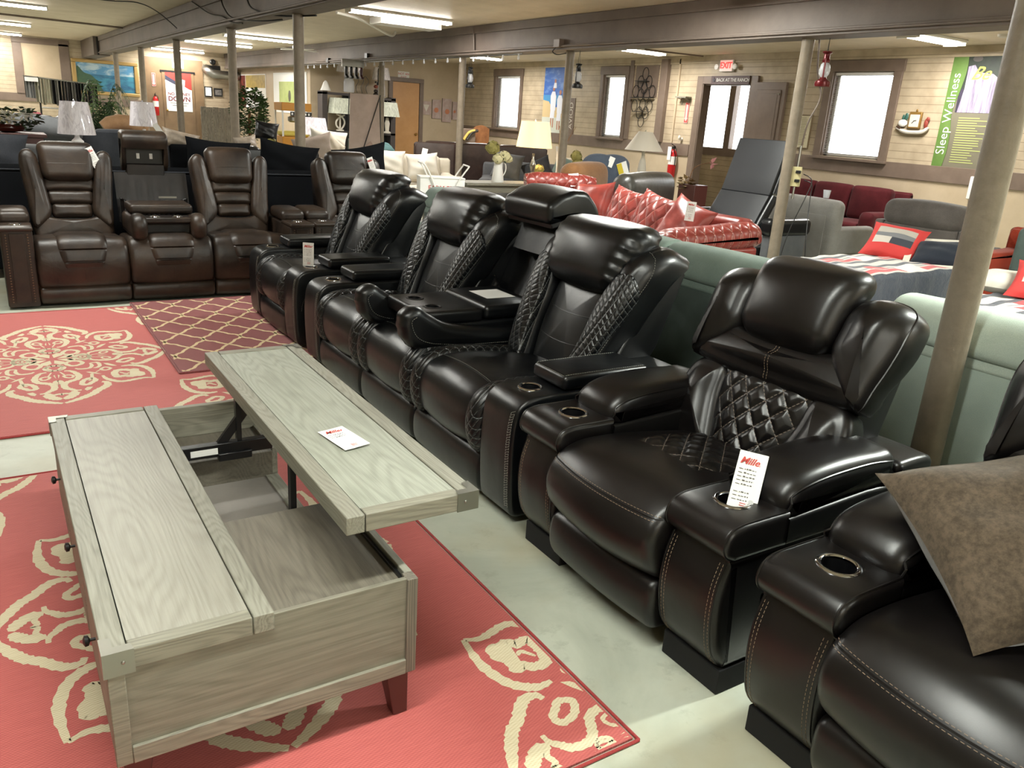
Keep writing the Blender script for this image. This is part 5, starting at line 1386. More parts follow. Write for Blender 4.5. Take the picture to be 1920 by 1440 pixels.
obj('cart_stand', MB().box(-.2, .24, -.12, .12, 0, .46), M['w_in'], fc, bevel=.01)
# suede recliner, blue tufted chair, black leather back
def roll_back(name, label, cat, loc, rz, w, h, m, r=.13, tuft=0, sd=.75):
    t = thing(name, label, cat, loc, rz)
    # rear towards -y is seen; the top rolls over
    mb = MB().slab(smooth_poly([(-.10,.14,1), (-.13,.5), (-.14,h-.16), (-.08,h-.02), (.04,h), (.14,h-.08), (.16,h-.25), (.13,.5), (.12,.14,1)], 5), -w/2, w/2, r*.75, 7, 10, .02)
    if tuft: mb.fn(lambda x, y, z: (x, y+.03*(abs(math.sin(x*11))*abs(math.sin(z*11)))*(1 if y > 0 else -1), z+.015*abs(math.sin(x*11))*(z > h-.1)))
    obj('back', mb, m, t)
    obj('seat', MB().soft(-w*.42, w*.42, .1, sd, .14, .46, .06, 5, 4), m, t)
    for sx in (-1, 1): obj('arm', MB().soft(sx*w*.5-.10, sx*w*.5+.08, .0, sd, .1, .6, .06, 4, 4), m, t)
    obj('base', MB().box(-w*.4, w*.4, -.05, sd-.05, 0, .15), M['plinth'], t)
    return t
roll_back('suede_recliner', 'tan suede recliner with a big rolled back, left of the blue tufted chair', 'recliner', (6.72, 8.8, 0), 28, 1.08, 1.10, M['suede'], .17)
roll_back('tufted_chair', 'slate blue tufted chair back with white and yellow tags', 'chair', (7.5, 9.35, 0), -8, .70, 1.17, M['blue'], .14, 1)
roll_back('leather_loveseat', 'black grey leather loveseat back with a rolled top, behind the red cushions', 'loveseat', (6.75, 7.62, 0), 24, 1.32, 1.07, M['blkl'], .15, 0, .5)
dr = thing('dresser', 'pale wooden dresser top against the window wall behind the blue chair', 'dresser', (10.3, 13.6, 0), -90)
obj('carcass', MB().box(-.6, .6, -.22, .22, 0, .86), plain('pale_dresser_paint', 'b3a58c', .5), dr, bevel=.005)
obj('top', MB().box(-.63, .63, -.25, .24, .86, .89), plain('pale_dresser_top', 'c2b59d', .4), dr, bevel=.005)
for z in (.28, .62):
    d_ = obj('drawer', MB().box(-.55, .55, -.24, -.22, z-.13, z+.14), plain('pale_drawer_paint_%d' % int(z*100), 'b3a58c', .5), dr, bevel=.004)
    for x in (-.3, .3): obj('knob', MB().ball((x, -.25, z), .018, 10, 6), M['black'], d_)
# glass vase with flowers by the post
gv = thing('glass_vase', 'tall clear glass vase of dried twigs beside the post', 'vase', (7.45, 10.45, .72))
obj('vase_body', MB().lathe([(.001,0),(.05,0),(.045,.05),(.03,.2),(.045,.42),(.06,.52),(.056,.52),(.04,.42),(.026,.2)], (0,0,0), 20, caps=False), M['frost'], gv)
tw = MB(); rnd = random.Random(5)
for i in range(6): tw.tube([(0,0,.2), (rnd.uniform(-.04,.1), rnd.uniform(-.05,.05), .5), (rnd.uniform(-.05,.25), rnd.uniform(-.1,.1), .82)], .003, 4)
obj('twigs', tw, M['suede'], gv)
bouquet('olive and cream flowers just right of the post with the beach poster', (7.78, 10.45, .92), [((0,0,.18), .09, 'hydg'), ((.04,.0,.08), .09, 'hydg'), ((.12,0,-.02), .07, 'hydc'), ((-.08,0,.0), .07, 'hydc')], 9)
st_ = thing('flower_stand', 'small stand holding the vase and flowers beside the post', 'stand', (7.66, 10.52, 0))
obj('stand_top', MB().box(-.3, .3, -.15, .15, .69, .72), M['w_railx'], st_); obj('stand_body', MB().box(-.26, .26, -.12, .12, 0, .69), M['w_side'], st_)
bouquet('hydrangeas behind the mercury glass lamp base', (7.12, 10.6, .66), [((.08,0,.22), .08, 'hydg'), ((.12,-.02,.10), .07, 'hydc')], 12)
# ---------------------------------------------------------------- behind the brown sofa
nv = settee('velvet_sofa', 'long navy velvet sofa seen from behind, back to back with the brown sofa', 'sofa', (1.35, 9.1, 0), 180, 4.3, .95, .97, M['navy'], nc=4, hs=.45, ha=.6, backcush=False)
obj('welt', MB().tube([(-2.13,.953,.93), (2.13,.953,.93)], .007, 6), M['charc'], nv)
for x, a, lb in ((2.62, 8, 'navy velvet pillow right of the brown sofa, left of the white gap'), (3.42, -10, 'navy velvet pillow against the post, right of the white gap'), (.02, 5, 'dark striped pillow at the left edge above the brown sofa arm'), (1.93, 4, 'navy velvet pillow between the raised head unit and the right brown seat')):
    pillow(lb, (x, 8.45, 1.0), .62, .46, .2, (8, a, 0), M['navy'] if x > .5 else M['charc'])
gs = settee('fabric_sofa', 'charcoal sectional sofa with a bulging grey back, behind the wrapped lamps', 'sofa', (1.35, 14.0, 0), 180, 2.6, .95, 1.06, M['charc'], nc=2, hs=.45, ha=.75)
gb = obj('bolster_cushion', MB().soft(-.55, .55, -.17, .17, -.16, .16, .15, 8, 6, (0, .02, .02)), M['grey'], None, loc=(.66, 13.15, 1.06)); gb.rotation_euler = (0, math.radians(4), math.radians(-14)); tag(gb, 'mid grey bulging cushion lying along the left end of the charcoal sofa', 'cushion')
gs2 = settee('fabric_armchair', 'grey armchair whose pale side shows left of the charcoal sectional', 'armchair', (.45, 11.6, 0), 180, .8, .8, .94, M['grey'], nc=1)
pillow('crumpled cream paper packing on the charcoal sectional, left of the wrapped lamp', (.95, 13.1, 1.10), .3, .14, .1, (0, 8, 0), M['creamp'], None, 'packing', name='packing_paper')
settee('fabric_armchair', 'tan tufted armchair under the palm whose rolled back rises behind the brown sofa', 'armchair', (2.0, 15.5, 0), 180, .9, .8, .96, M['suede'], nc=1)
tp = MB().tube([(-.30,0,-.05), (-.2,0,.02), (-.05,0,.05), (.1,0,.04), (.24,0,-.01), (.34,0,-.07)], [.10,.125,.13,.128,.12,.09], 14)
tp.fn(lambda x, y, z: (x, y, z+.012*abs(math.sin(x*14))))
tpo = obj('tufted_bolster', tp, fabric('tan_tufted_cloth', '8b6a4c', 'a58464', 200), None, loc=(1.98, 15.0, 1.08)); tag(tpo, 'tan tufted bolster behind the brown sofa head unit, under the palm', 'cushion')
tbx = settee('fabric_sofa', 'dark low sofa behind the brown sofa with plastic wrap on its arm', 'sofa', (2.58, 12.95, 0), 180, .9, .9, .98, M['navy'], nc=1)
M['wrinkb'] = painted('beige_plastic_wrapped_cloth', 'a39686', '8b7d6e', .45, 12, .9)
for lb, x, y, z, w_, h_, a in (('beige wrapped pillow between the brown head unit and the third post', 2.32, 12.25, 1.03, .5, .24, 12), ('crumpled beige wrapped pillow just right of the thick post behind the right brown seat', 3.18, 12.1, .98, .32, .3, -10)):
    pillow(lb, (x, y, z), w_, h_, .22, (-10, a, 0), M['wrinkb'])
bpw = pillow('glossy dark leather pillow standing in front of the leafy artificial tree', (3.52, 12.3, 1.20), .34, .27, .15, (-10, 8, -20), M['bk'])
settee('leather_sofa', 'dark leather sofa under the hydrangeas behind the navy pillows', 'sofa', (3.15, 12.0, 0), 180, 1.5, .9, 1.0, M['bk'], nc=2)
bouquet('small cream and olive hydrangeas behind the navy velvet pillows', (2.98, 10.2, 1.0), [((0,0,.12), .07, 'hydg'), ((.04,-.03,.03), .065, 'hydc'), ((-.07,0,.03), .055, 'hydc')], 14)
sth = obj('plant_stand', MB().lathe([(.12,0),(.12,.02),(.03,.04),(.03,.86),(.10,.88),(.10,.90)], (0,0,0), 16), M['w_leg'], None, loc=(2.98, 10.2, 0)); tag(sth, 'slim stand under the small hydrangeas behind the navy sofa', 'stand')
settee('fabric_sofa', 'taupe sofa with pillows to the right of the tall post, under the lamp shelves', 'sofa', (4.42, 12.95, 0), 180, .96, .95, .92, M['creamp'], nc=2)
pillow('large taupe pillow right of the tall post behind the brown recliner', (3.98, 11.6, .98), .62, .44, .2, (4, -12, 8), fabric('mauve_taupe_cloth', '8f8176', 'a2948a', 200))
pillow('small beige pillow leaning beside the large taupe one', (4.5, 12.3, 1.0), .34, .34, .16, (4, 40, 5), M['cream'])
pillow('floral green and white pillow left of the easel banner', (4.75, 11.9, 1.0), .3, .34, .14, (4, 0, 0), M['gg'])
pillow('white pillow on the back of the taupe sofa under the swirl lamp base', (4.6, 12.7, 1.08), .62, .34, .2, (0, 6, 0), M['creamp'])
# easel banner: printed sheet hung on thin rods
M['pinksheet'] = painted('faded_printed_sheet', 'a8958c', '96847a', .7, 4, .1)
eb = thing('easel_banner', 'tall faded pinkish printed banner on thin black rods', 'banner', (4.75, 11.6, 0), 0)
M['palebox'] = painted('banner_printed_block', '9c8379', '8b746b', .7, 6, .1)
def bsheet(u, v): return (-.20+.42*u-.03*v+(.02), .0+.06*v, .80+1.02*v)
obj('sheet', MB().grid(lambda u, v: ((-.22+.44*u)*(1.0+.22*(1-v))+.02*(1-v), .004*math.sin(u*9)+.0, .62+1.18*v), 10, 14), M['pinksheet'], eb)
obj('printed_figure', MB().prism([(.02,.78),(.16,.80),(.17,1.05),(.10,1.15),(.03,1.1)], -.012, -.008, 'y'), M['palebox'], eb)
for a, b in (((-.24,-.02,1.80), (-.30,-.02,.05)), ((.24,-.02,1.80), (-.12,-.02,.75)), ((.24,.0,1.80), (.34,.12,.05)), ((-.12,-.02,.75), (-.14,-.02,.05))): obj('rod', MB().tube([a, b], .007, 6), M['black'], eb)
# ------------------------------------------------------------------ things on the window wall (x = 12), facing -x
RW = -90
def wallthing(name, label, cat, y, z, group=None, x=11.995): return thing(name, label, cat, (x, y, z), RW, group)
def board(x0, x1, z0, z1, y0=-.012, y1=0): return MB().box(x0, x1, y0, y1, z0, z1)
# local x runs to -y (towards the camera side), local -y faces the room
M['exitr'] = emis('exit_letters', 'e01c14', 1.4)
M['exitbg'] = NT('exit_face').out(hexc('eab5ae'), .5, None, Emission_Color=hexc('f09a90'), Emission_Strength=.7)
ex = wallthing('exit_sign', 'white exit sign with glowing red letters over the doorway', 'sign', 11.60, 2.79)
obj('housing', MB().soft(-.17, .17, -.06, 0, -.105, .105, .012, 3, 3), M['white'], ex)
obj('face_plate', board(-.15, .15, -.09, .09, -.063, -.058), M['exitbg'], ex)
obj('lettering', text_mb('EXIT', .15, .004, spacing=.95, offset=.004).xf(tr(0, -.066, 0)), M['exitr'], ex, smooth=False)
for sx in (-1, 1): obj('emergency_lamp', MB().lathe([(.02,0),(.045,.02),(.05,.05),(.02,.055)], (0,0,0), 14, M=tr(sx*.23, -.03, -.02) @ rot('X', 90)), M['white'], ex)
rh = wallthing('wooden_sign', 'narrow brown sign with white letters and a star above the doorway', 'sign', 11.45, 2.535, x=11.945)
obj('board', board(-.48, .48, -.075, .075, -.02, 0), plain('purple_brown_board', '4c3838', .6), rh, bevel=.003)
obj('lettering', text_mb('BACK AT THE RANCH', .088, .003, spacing=.92).xf(tr(.07, -.022, 0)), M['paper'], rh, smooth=False)
star = [((.05 if i % 2 == 0 else .02)*math.cos(PI/2+i*PI/5)-.40, (.05 if i % 2 == 0 else .02)*math.sin(PI/2+i*PI/5)) for i in range(10)]
obj('star', MB().prism(star, -.026, -.02, 'y'), plain('dark_star', '2a2530', .6), rh, smooth=False)
# grey electric cabinet and framed list
ec = wallthing('fuse_cabinet', 'taupe painted cabinet with a panelled door right of the doorway', 'cabinet', 10.48, 1.90)
obj('carcass', board(-.36, .36, -.55, .60, -.06, 0), M['trim'], ec, bevel=.004)
d_ = obj('door', board(-.27, .27, -.47, .47, -.075, -.06), M['trim'], ec, bevel=.006)
obj('door_panel', board(-.21, .21, -.41, .41, -.079, -.074), M['trim'], d_, bevel=.004)
for z in (-.4, .4): obj('hinge_knob', MB().ball((.24, -.08, z), .018, 10, 6), M['steel'], d_)
fl = wallthing('framed_list', 'framed cream paper list right of the post with the outlet box', 'picture', 9.68, 1.70)
obj('frame', board(-.19, .19, -.28, .28, -.02, 0), plain('thin_wood_frame', '6c5a3e', .5), fl, bevel=.003)
obj('sheet', board(-.17, .17, -.26, .26, -.023, -.019), plain('cream_sheet', 'c6bd9e', .6), fl)
tx = MB(); rnd = random.Random(3)
for i in range(17):
    z = .22-.027*i; w_ = rnd.uniform(.06, .13); tx.box(-w_, w_, -.025, -.023, z, z+.009)
obj('printed_lines', tx, plain('faded_text', '8a8468', .7), fl)
# decorative clock
ck = wallthing('wall_clock', 'kitchen wall clock shaped with a white teapot and tray beside a gold dial', 'clock', 7.62, 1.95)
gold = plain('antique_gold', '8a6a34', .4, .3)
obj('dial_frame', board(-.10, .10, -.11, .13, -.04, 0), gold, ck, bevel=.008)
obj('dial', board(-.078, .078, -.088, .09, -.044, -.038), M['creamp'], ck)
obj('hand', MB().box(-.004, .004, -.05, -.045, -.005, .05).xf(rot('Y', 220)), M['black'], ck)
obj('hand', MB().box(-.004, .004, -.05, -.045, -.005, .035).xf(rot('Y', 80)), M['black'], ck)
obj('hanger_loop', MB().lathe([(.012,0),(.02,.006),(.012,.012)], (0,0,0), 12, M=tr(0, -.01, .15) @ rot('X', 90)), gold, ck)
obj('teapot', MB().ball((-.19, -.03, -.04), (.075, .03, .055), 14, 10), M['white'], ck)
obj('teal_leaves', MB().ball((-.15, -.02, .06), (.03, .015, .055), 8, 6).ball((-.20, -.02, .045), (.02, .015, .045), 8, 6), plain('teal_paint', '2d5a50', .5), ck)
obj('tray', MB().tube(spline([(-.27,-.03,-.11),(-.12,-.04,-.16),(.05,-.04,-.165),(.17,-.04,-.15),(.24,-.03,-.09)], 5), [.02]*3+[.028]*16+[.02]*2, 8), M['creamp'], ck)
obj('tray_rim', MB().tube(spline([(-.27,-.03,-.09),(-.15,-.04,-.15),(-.05,-.04,-.17)], 5), .022, 8), plain('dark_brown_glaze', '3c2a1e', .4), ck)
obj('rooster', MB().ball((.19, -.03, -.03), (.035, .02, .07), 10, 8).ball((.21, -.03, .03), (.03, .02, .035), 8, 6), plain('rust_glaze', '84352a', .5), ck)
# sleep banner
bn = wallthing('hanging_banner', 'green and dark banner reading Sleep Wellness, partly hidden by the thick post', 'banner', 6.79, 2.11)
M['wfall'] = None
def waterfall():
    t = NT('waterfall_print'); v = t.mapping((14, 1, 1.2)); n = t.noise(v, 1.5, 4, .6)
    return t.out(t.ramp(n, [(.3, hexc('4d4658')), (.5, hexc('9a90a6')), (.68, hexc('d6cede'))]), .6)
M['wfall'] = waterfall()
obj('sheet', board(-.43, .43, -.78, .78, -.008, 0), plain('banner_taupe_print', '6f6a58', .6), bn)
obj('dark_print', board(-.25, .43, .28, .78, -.010, -.007), painted('banner_dark_print', '1f2620', '2f3a2c', .6, 5, 0), bn)
obj('dark_print', board(-.25, .43, -.02, .3, -.0105, -.0075), painted('banner_dusk_print', '2c2636', '3a3346', .6, 5, 0), bn)
obj('waterfall_print', MB().prism([(-.22,-.02), (.30,-.02), (.30,.42), (.18,.50), (-.02,.52), (-.10,.62), (-.19,.60), (-.18,.3)], -.0125, -.010, 'y'), M['wfall'], bn, smooth=False)
gp = [(-.43,-.78), (-.27,-.78), (-.24,-.55), (-.25,-.30), (-.29,-.02), (-.24,.25), (-.20,.55), (-.22,.78), (-.43,.78)]
obj('green_stripe', MB().prism(smooth_poly([p+((1,) if i in (0, 1, 7, 8) else ()) for i, p in enumerate(gp)], 5), -.0145, -.011, 'y'), painted('banner_green_print', '52722f', '64803f', .6, 3, 0), bn, smooth=False)
obj('lettering', text_mb('Sleep Wellness', .185, .002, spacing=1.0, offset=-.001).xf(tr(-.335, -.016, -.05) @ rot('Y', -90)), M['paper'], bn, smooth=False)
obj('lettering', text_mb('Be', .25, .002, align='LEFT', shear=.5, offset=.002).xf(tr(-.13, -.014, .50)), plain('lime_ink', 'c5cf5a', .6), bn, smooth=False)
obj('badge', MB().lathe([(.001,0),(.07,0),(.07,.002)], (0,0,0), 20, M=tr(-.08, -.010, .70) @ rot('X', 90) @ Matrix.Diagonal((1, .55, 1, 1))), M['ink'], bn)
tx = MB(); rnd = random.Random(8)
for i in range(19):
    z = -.10-.034*i; tx.box(-.17, -.17+rnd.uniform(.25, .5), -.0105, -.0085, z, z+.013)
obj('printed_lines', tx, plain('lime_small_print', 'a7ad6a', .7), bn)
tl = wallthing('wall_phone', 'white box on the lower wall just left of the thick post', 'box', 6.53, 1.07, x=11.99)
obj('case', MB().soft(-.04, .04, -.05, 0, -.16, .16, .015, 3, 3), M['white'], tl)
# beach poster
bp = wallthing('beach_poster', 'tall beach poster with a family in white under a blue sky', 'poster', 17.17, 2.11)
def skyp():
    t = NT('printed_blue_sky'); v = t.mapping((1, 1, 3)); n = t.noise(v, 2.5, 4, .6)
    return t.out(t.mix(t.ramp(n, [(.5, (0,0,0)), (.75, (1,1,1))]), hexc('2f5fae'), hexc('7fa3d0')), .5)
obj('sheet', board(-.5, .5, -.81, .81, -.008, 0), skyp(), bp)
obj('sea_print', board(-.5, .5, -.12, .10, -.0095, -.007), plain('printed_sea', '3f86b8', .5), bp)
obj('sand_print', MB().prism([(-.5,-.81), (.5,-.81), (.5,-.14), (-.1,-.2), (-.25,-.05), (-.5,-.02)], -.0105, -.008, 'y'), plain('printed_sand', 'c9b184', .5), bp, smooth=False)
obj('foam_print', board(-.5, .5, -.81, -.42, -.0115, -.0095), plain('printed_foam', 'c3c6b9', .5), bp)
wht = plain('printed_white_clothes', 'd9dbe4', .5); skn = plain('printed_skin', 'a8705a', .5)
for (fx, fz, s) in ((-.06, .06, 1.), (.22, -.02, .95), (.44, -.04, .9)):
    obj('figure_print', MB().prism([(fx-.10*s,fz-.30*s), (fx-.12*s,fz+.02*s), (fx-.06*s,fz+.12*s), (fx+.06*s,fz+.12*s), (fx+.12*s,fz), (fx+.11*s,fz-.32*s)], -.014, -.0118, 'y').prism([(fx-.10*s,fz-.50*s), (fx-.09*s,fz-.3*s), (fx+.09*s,fz-.3*s), (fx+.08*s,fz-.50*s)], -.0138, -.0118, 'y'), wht, bp, smooth=False)
    obj('figure_print', MB().ball((fx, -.013, fz+.19*s), (.05*s, .002, .06*s), 12, 8).box(fx-.07*s, fx-.03*s, -.0138, -.0118, fz-.72*s, fz-.5*s).box(fx+.02*s, fx+.06*s, -.0138, -.0118, fz-.72*s, fz-.5*s), skn, bp)
obj('figure_print', MB().ball((-.02, -.0135, .42), (.04, .002, .05), 10, 8), skn, bp); obj('figure_print', MB().prism([(-.09,.26), (.05,.26), (.04,.38), (-.06,.38)], -.0155, -.0125, 'y'), wht, bp, smooth=False)
ns = wallthing('narrow_poster', 'narrow grey vertical lettered strip right of the beach poster', 'poster', 16.42, 1.95)
obj('sheet', board(-.14, .10, -.62, .2, -.008, 0), M['trim'], ns); obj('lettering', text_mb('AVIOD', .20, .002).xf(tr(-.03, -.01, -.2) @ rot('Y', -90)), M['creamp'], ns, smooth=False)
# wire wine rack on its dark panel, pilaster
struct('trim_5', MB().box(11.90, 12.0, 13.16, 13.36, 1.33, H-.05), M['trim'], bevel=.004)
struct('trim_6', MB().box(11.96, 12.0, 14.28, 14.40, 1.33, H-.05), M['trim'], bevel=.004)
struct('trim_7', MB().box(11.97, 12.0, 12.86, 12.90, 1.33, H-.05), M['wall'], bevel=.002)
wr = wallthing('wire_wall_rack', 'black wire wall rack of linked rings with small shelves', 'rack', 13.86, 2.27)
obj('backing_panel', board(-.36, .36, -.06, .56, -.012, 0), M['trim'], wr)
def ring(mb, cx, cz, rx, rz, y=-.05): mb.tube([(cx+rx*math.cos(2*PI*i/20), y, cz+rz*math.sin(2*PI*i/20)) for i in range(20)], .007, 6, closed=True)
wm_ = MB()
for cx, cz in ((0, .40), (-.13, .24), (.13, .24), (0, .12), (-.26, .05), (.26, .05), (-.09, -.02), (.10, -.02), (-.26, -.24), (0, -.22), (.22, -.24), (-.08, -.38), (.12, -.38), (.0, -.55)): ring(wm_, cx, cz, .09, .12)
obj('ring_lattice', wm_, M['black'], wr)
for z, a, b in ((.25, -.22, .12), (-.08, -.34, .34), (-.36, -.22, .14)): obj('wire_shelf', MB().box(a, b, -.14, -.03, z-.006, z+.006), M['black'], wr)
sh = wallthing('bracket_shelf', 'small wooden shelf with metal brackets above the red arrow sign', 'shelf', 12.62, 2.20)
obj('shelf_board', board(-.15, .15, 0, .03, -.16, 0), M['w_railx'], sh, bevel=.003)
for sx in (-.09, .09): obj('bracket', MB().tube([(sx,-.14,0),(sx,-.02,-.03),(sx,-.01,-.12)], .008, 6), M['steel'], sh)
def arrow_sign(label, loc, rz, g=None):
    t = thing('arrow_sign', label, 'sign', loc, rz, g)
    obj('plate', board(-.055, .055, -.20, .20, -.006, 0), M['redink'], t)
    obj('arrow_print', MB().prism([(-.025,.16), (.025,.16), (.025,-.10), (.045,-.10), (0,-.17), (-.045,-.10), (-.025,-.10)], -.0085, -.0055, 'y'), plain('pink_white_print', 'e5b3ae', .5), t, smooth=False)
    obj('border_print', MB().box(-.055, .055, -.0075, -.0055, .185, .2).box(-.055, .055, -.0075, -.0055, -.2, -.185).box(-.055, -.045, -.0075, -.0055, -.2, .2).box(.045, .055, -.0075, -.0055, -.2, .2), plain('pale_border_print', 'd9a8a2', .5), t, smooth=False)
    return t
arrow_sign('red arrow sign on the beadboard left of the doorway', (11.995, 12.55, 1.93), RW)
def extinguisher(label, loc, rz, s=1.):
    t = thing('mounted_fire_extinguisher', label, 'fire extinguisher', loc, rz)
    obj('cylinder', MB().lathe([(.001,0),(.065*s,0),(.07*s,.01),(.07*s,.38*s),(.055*s,.44*s),(.025*s,.47*s),(.025*s,.49*s)], (0,-.09,0), 22), plain('extinguisher_red', 'b3161a', .3), t)
    obj('valve_head', MB().box(-.02, .02, -.12, -.05, .49*s, .53*s).tube([(0,-.05,.53*s),(0,-.16,.57*s)], .008, 6), M['black'], t)
    obj('hose', MB().tube(spline([(.0,-.12,.51*s),(.06,-.14,.48*s),(.085,-.10,.36*s),(.08,-.09,.2*s)], 6), .010, 6), M['black'], t)
    obj('label_panel', MB().lathe([(.0715*s,.22*s),(.0715*s,.36*s)], (0,-.09,0), 22, caps=False), M['paper'], t)
    obj('wall_hook', MB().box(-.015, .015, -.03, 0, .42*s, .50*s), M['steel'], t)
    return t
fe_ = extinguisher('red fire extinguisher on the wall left of the doorway, with a paper tag', (11.99, 12.70, .66), RW, 1.15)
obj('paper_tag', MB().box(-.06, .04, -.19, -.187, .34, .60), M['paper'], fe_)
wo = wallthing('wall_bulb', 'small white bulb fixture on the wall above the fire extinguisher', 'light fitting', 12.60, 1.42)
obj('fixture_base', MB().lathe([(.03,0),(.03,.03),(.02,.05)], (0,0,0), 14, M=rot('X', 90)), M['white'], wo); obj('bulb_glass', MB().ball((0,-.07,.03), (.03,.03,.045), 12, 8), M['creamp'], wo)
# smoke detector and ceiling speck
sd = thing('smoke_detector', 'round smoke detector on the ceiling right of the ceiling light', 'smoke detector', (11.0, 6.05, H)); obj('body', MB().lathe([(.07,0),(.065,-.03),(.03,-.04),(.001,-.04)], (0,0,0), 20), M['creamp'], sd)
# ------------------------------------------------------------------ wall with the tan door
d2 = struct('door_2', MB().box(9.75, 10.55, YM-.03, YM-.005, .01, 2.36), M['doorwood'])
obj('door_casing', MB().box(9.62, 9.74, YM-.05, YM-.001, 0, 2.47).box(10.56, 10.68, YM-.05, YM-.001, 0, 2.47).box(9.62, 10.68, YM-.055, YM-.001, 2.37, 2.48), M['trim'], d2, bevel=.004)
obj('door_handle', MB().ball((10.46, YM-.07, 1.0), .035, 12, 8).box(10.45, 10.47, YM-.06, YM-.03, .99, 1.01), M['brass'], d2)
ne = thing('paper_sign', 'white paper sign reading NOT AN EXIT above the tan door', 'sign', (10.07, YM-.005, 2.53))
obj('sheet', board(-.17, .17, -.11, .11, -.006, 0), M['paper'], ne)
obj('lettering', text_mb('NOT AN', .085, .002).xf(tr(0, -.008, .045)), M['redink'], ne, smooth=False); obj('lettering', text_mb('EXIT', .085, .002).xf(tr(0, -.008, -.045)), M['redink'], ne, smooth=False)
def art(i, x0, x1, z0, z1, label, heart=False):
    t = thing('canvas_picture', label, 'picture', ((x0+x1)/2, YM-.005, (z0+z1)/2), 0, 'row of small canvas pictures right of the tan door')
    w_, h_ = (x1-x0)/2, (z1-z0)/2
    obj('canvas', board(-w_, w_, -h_, h_, -.035, 0), painted('canvas_print_%d' % i, 'b9a9a3', 'a2877c', .6, 5, 0), t)
    obj('canvas_edge', MB().box(-w_-.004, -w_, -.034, 0, -h_, h_), M['trim'], t)
    if heart: obj('triangle_print', MB().prism([(-w_*.6,h_*.5), (w_*.6,h_*.5), (0,-h_*.6)], -.038, -.034, 'y'), M['creamp'], t, smooth=False)
    else: obj('fruit_print', MB().ball((.1*w_*(-1)**i, -.035, -.1*h_), (w_*.5, .004, w_*.5), 14, 8), plain('peach_print_%d' % i, 'bd7a58', .6), t)
    return t
art(0, 10.62, 10.93, 1.55, 1.91, 'leftmost small canvas, with a pale triangle, right of the tan door', True)
art(1, 10.97, 11.25, 1.46, 1.97, 'second canvas from the tan door in the picture row')
art(2, 11.29, 11.58, 1.38, 2.02, 'tallest canvas, in the middle of the picture row')
art(3, 11.62, 11.78, 1.46, 1.95, 'narrow canvas half hidden behind the post in the picture row')
art(4, 11.80, 11.97, 1.5, 1.88, 'rightmost canvas with a pale triangle, right of the post', True)
# wooden rocking display beside the window corner
wdd = thing('wooden_display', 'carved wooden arched display piece in the corner under the farthest window', 'display', (11.0, 19.3, 0))
obj('side_panel', MB().prism(smooth_poly([(-.1,0,1),(-.1,1.15),(.15,1.38),(.42,1.30,1),(.42,0,1)], 5), -.02, .02, 'y'), painted('orange_wood', '8f5f3a', '74482a', .5, 8), wdd, smooth=False)
obj('side_panel', MB().box(-.5, -.05, -.12, .02, 0, 1.28), M['trim'], wdd, bevel=.01)
for k, c in enumerate(('c2a552', '2a2622')): obj('striped_curve', MB().tube(spline([(-.42+.09*k,-.16,1.0),(-.28+.09*k,-.16,1.18),(-.1+.09*k,-.16,1.24)], 5), .035, 8), plain('stripe_paint_%d' % k, c, .5), wdd)
# ------------------------------------------------------------------ etageres with lamps
def etagere(label, x0, x1, y, h):
    t = thing('open_shelf_unit', label, 'shelf unit', ((x0+x1)/2, y, 0)); w_ = (x1-x0)/2
    for a, b in ((-w_, -w_+.14), (w_-.14, w_)): obj('side_panel', MB().box(a, b, -.18, .18, 0, h), M['shelfm'], t, bevel=.004)
    for z in (.05, .98, h-.05): obj('shelf', MB().box(-w_, w_, -.18, .18, z-.03, z+.03), M['shelfm'], t, bevel=.004)
    obj('back_frame', MB().box(w_-.34, w_-.12, .12, .18, .05, h-.05), M['black'], t)
    return t
M['shelfm'] = plain('taupe_black_shelf', '3b3433', .5)
etagere('dark open shelf unit with the swirl lamp, against the wall left of the tan door', 7.5, 8.5, 21.3, 1.97)
etagere('dark open shelf unit directly left of the tan door, half behind the banner', 8.75, 9.55, 21.3, 1.92)
table_lamp('lamp with a pale wrapped square shade on an open loop base', (7.93, 21.0, 1.01), .81, .27, .21, .38, [(.10,0),(.10,.03),(.02,.04),(.02,.40)], M['gshade'], M['creamp'], square=1)
lp = bpy.data.objects['table_lamp.004'] if 'table_lamp.004' in bpy.data.objects else None
sw = MB().tube(spline([(-.10,0,.42),(.06,0,.34),(.12,0,.2),(.03,0,.05),(-.09,0,.12),(-.10,0,.24),(.0,0,.34),(.12,0,.40)], 6), .022, 10)
for o_ in list(bpy.data.objects):
    if o_.get('label', '').startswith('lamp with a pale wrapped square'): obj('loop_base', sw, M['creamp'], o_)
table_lamp('glass jug lamp with a wide wrapped shade on top of the left shelf unit', (8.25, 21.2, 1.98), .73, .33, .27, .24, [(.13,0),(.14,.02),(.14,.25),(.10,.36),(.03,.42),(.03,.48)], M['wshade'], M['frost'])
table_lamp('lamp standing on top of the right shelf unit, behind the black hanging lantern', (9.15, 21.2, 1.93), .72, .25, .19, .30, [(.10,0),(.11,.02),(.11,.22),(.08,.32),(.03,.36),(.02,.44)], M['wshade'], M['frost'])
table_lamp('lamp with a pale wrapped shade inside the right shelf unit, beside the banner', (9.25, 21.0, 1.01), .79, .25, .19, .36, [(.10,0),(.10,.03),(.05,.06),(.07,.25),(.03,.40)], M['gshade'], M['creamp'], square=1)
table_lamp('tall white textured lamp shade right of the banner, low by the shelf unit', (7.15, 17.2, .5), .86, .18, .15, .42, [(.10,0),(.10,.03),(.05,.06),(.03,.40)], M['wshade'], M['creamp'])
s_ = thing('low_stand', 'low stand under the tall white lamp right of the banner', 'stand', (7.15, 17.2, 0)); obj('stand_body', MB().box(-.2, .2, -.2, .2, 0, .5), M['shelfm'], s_)
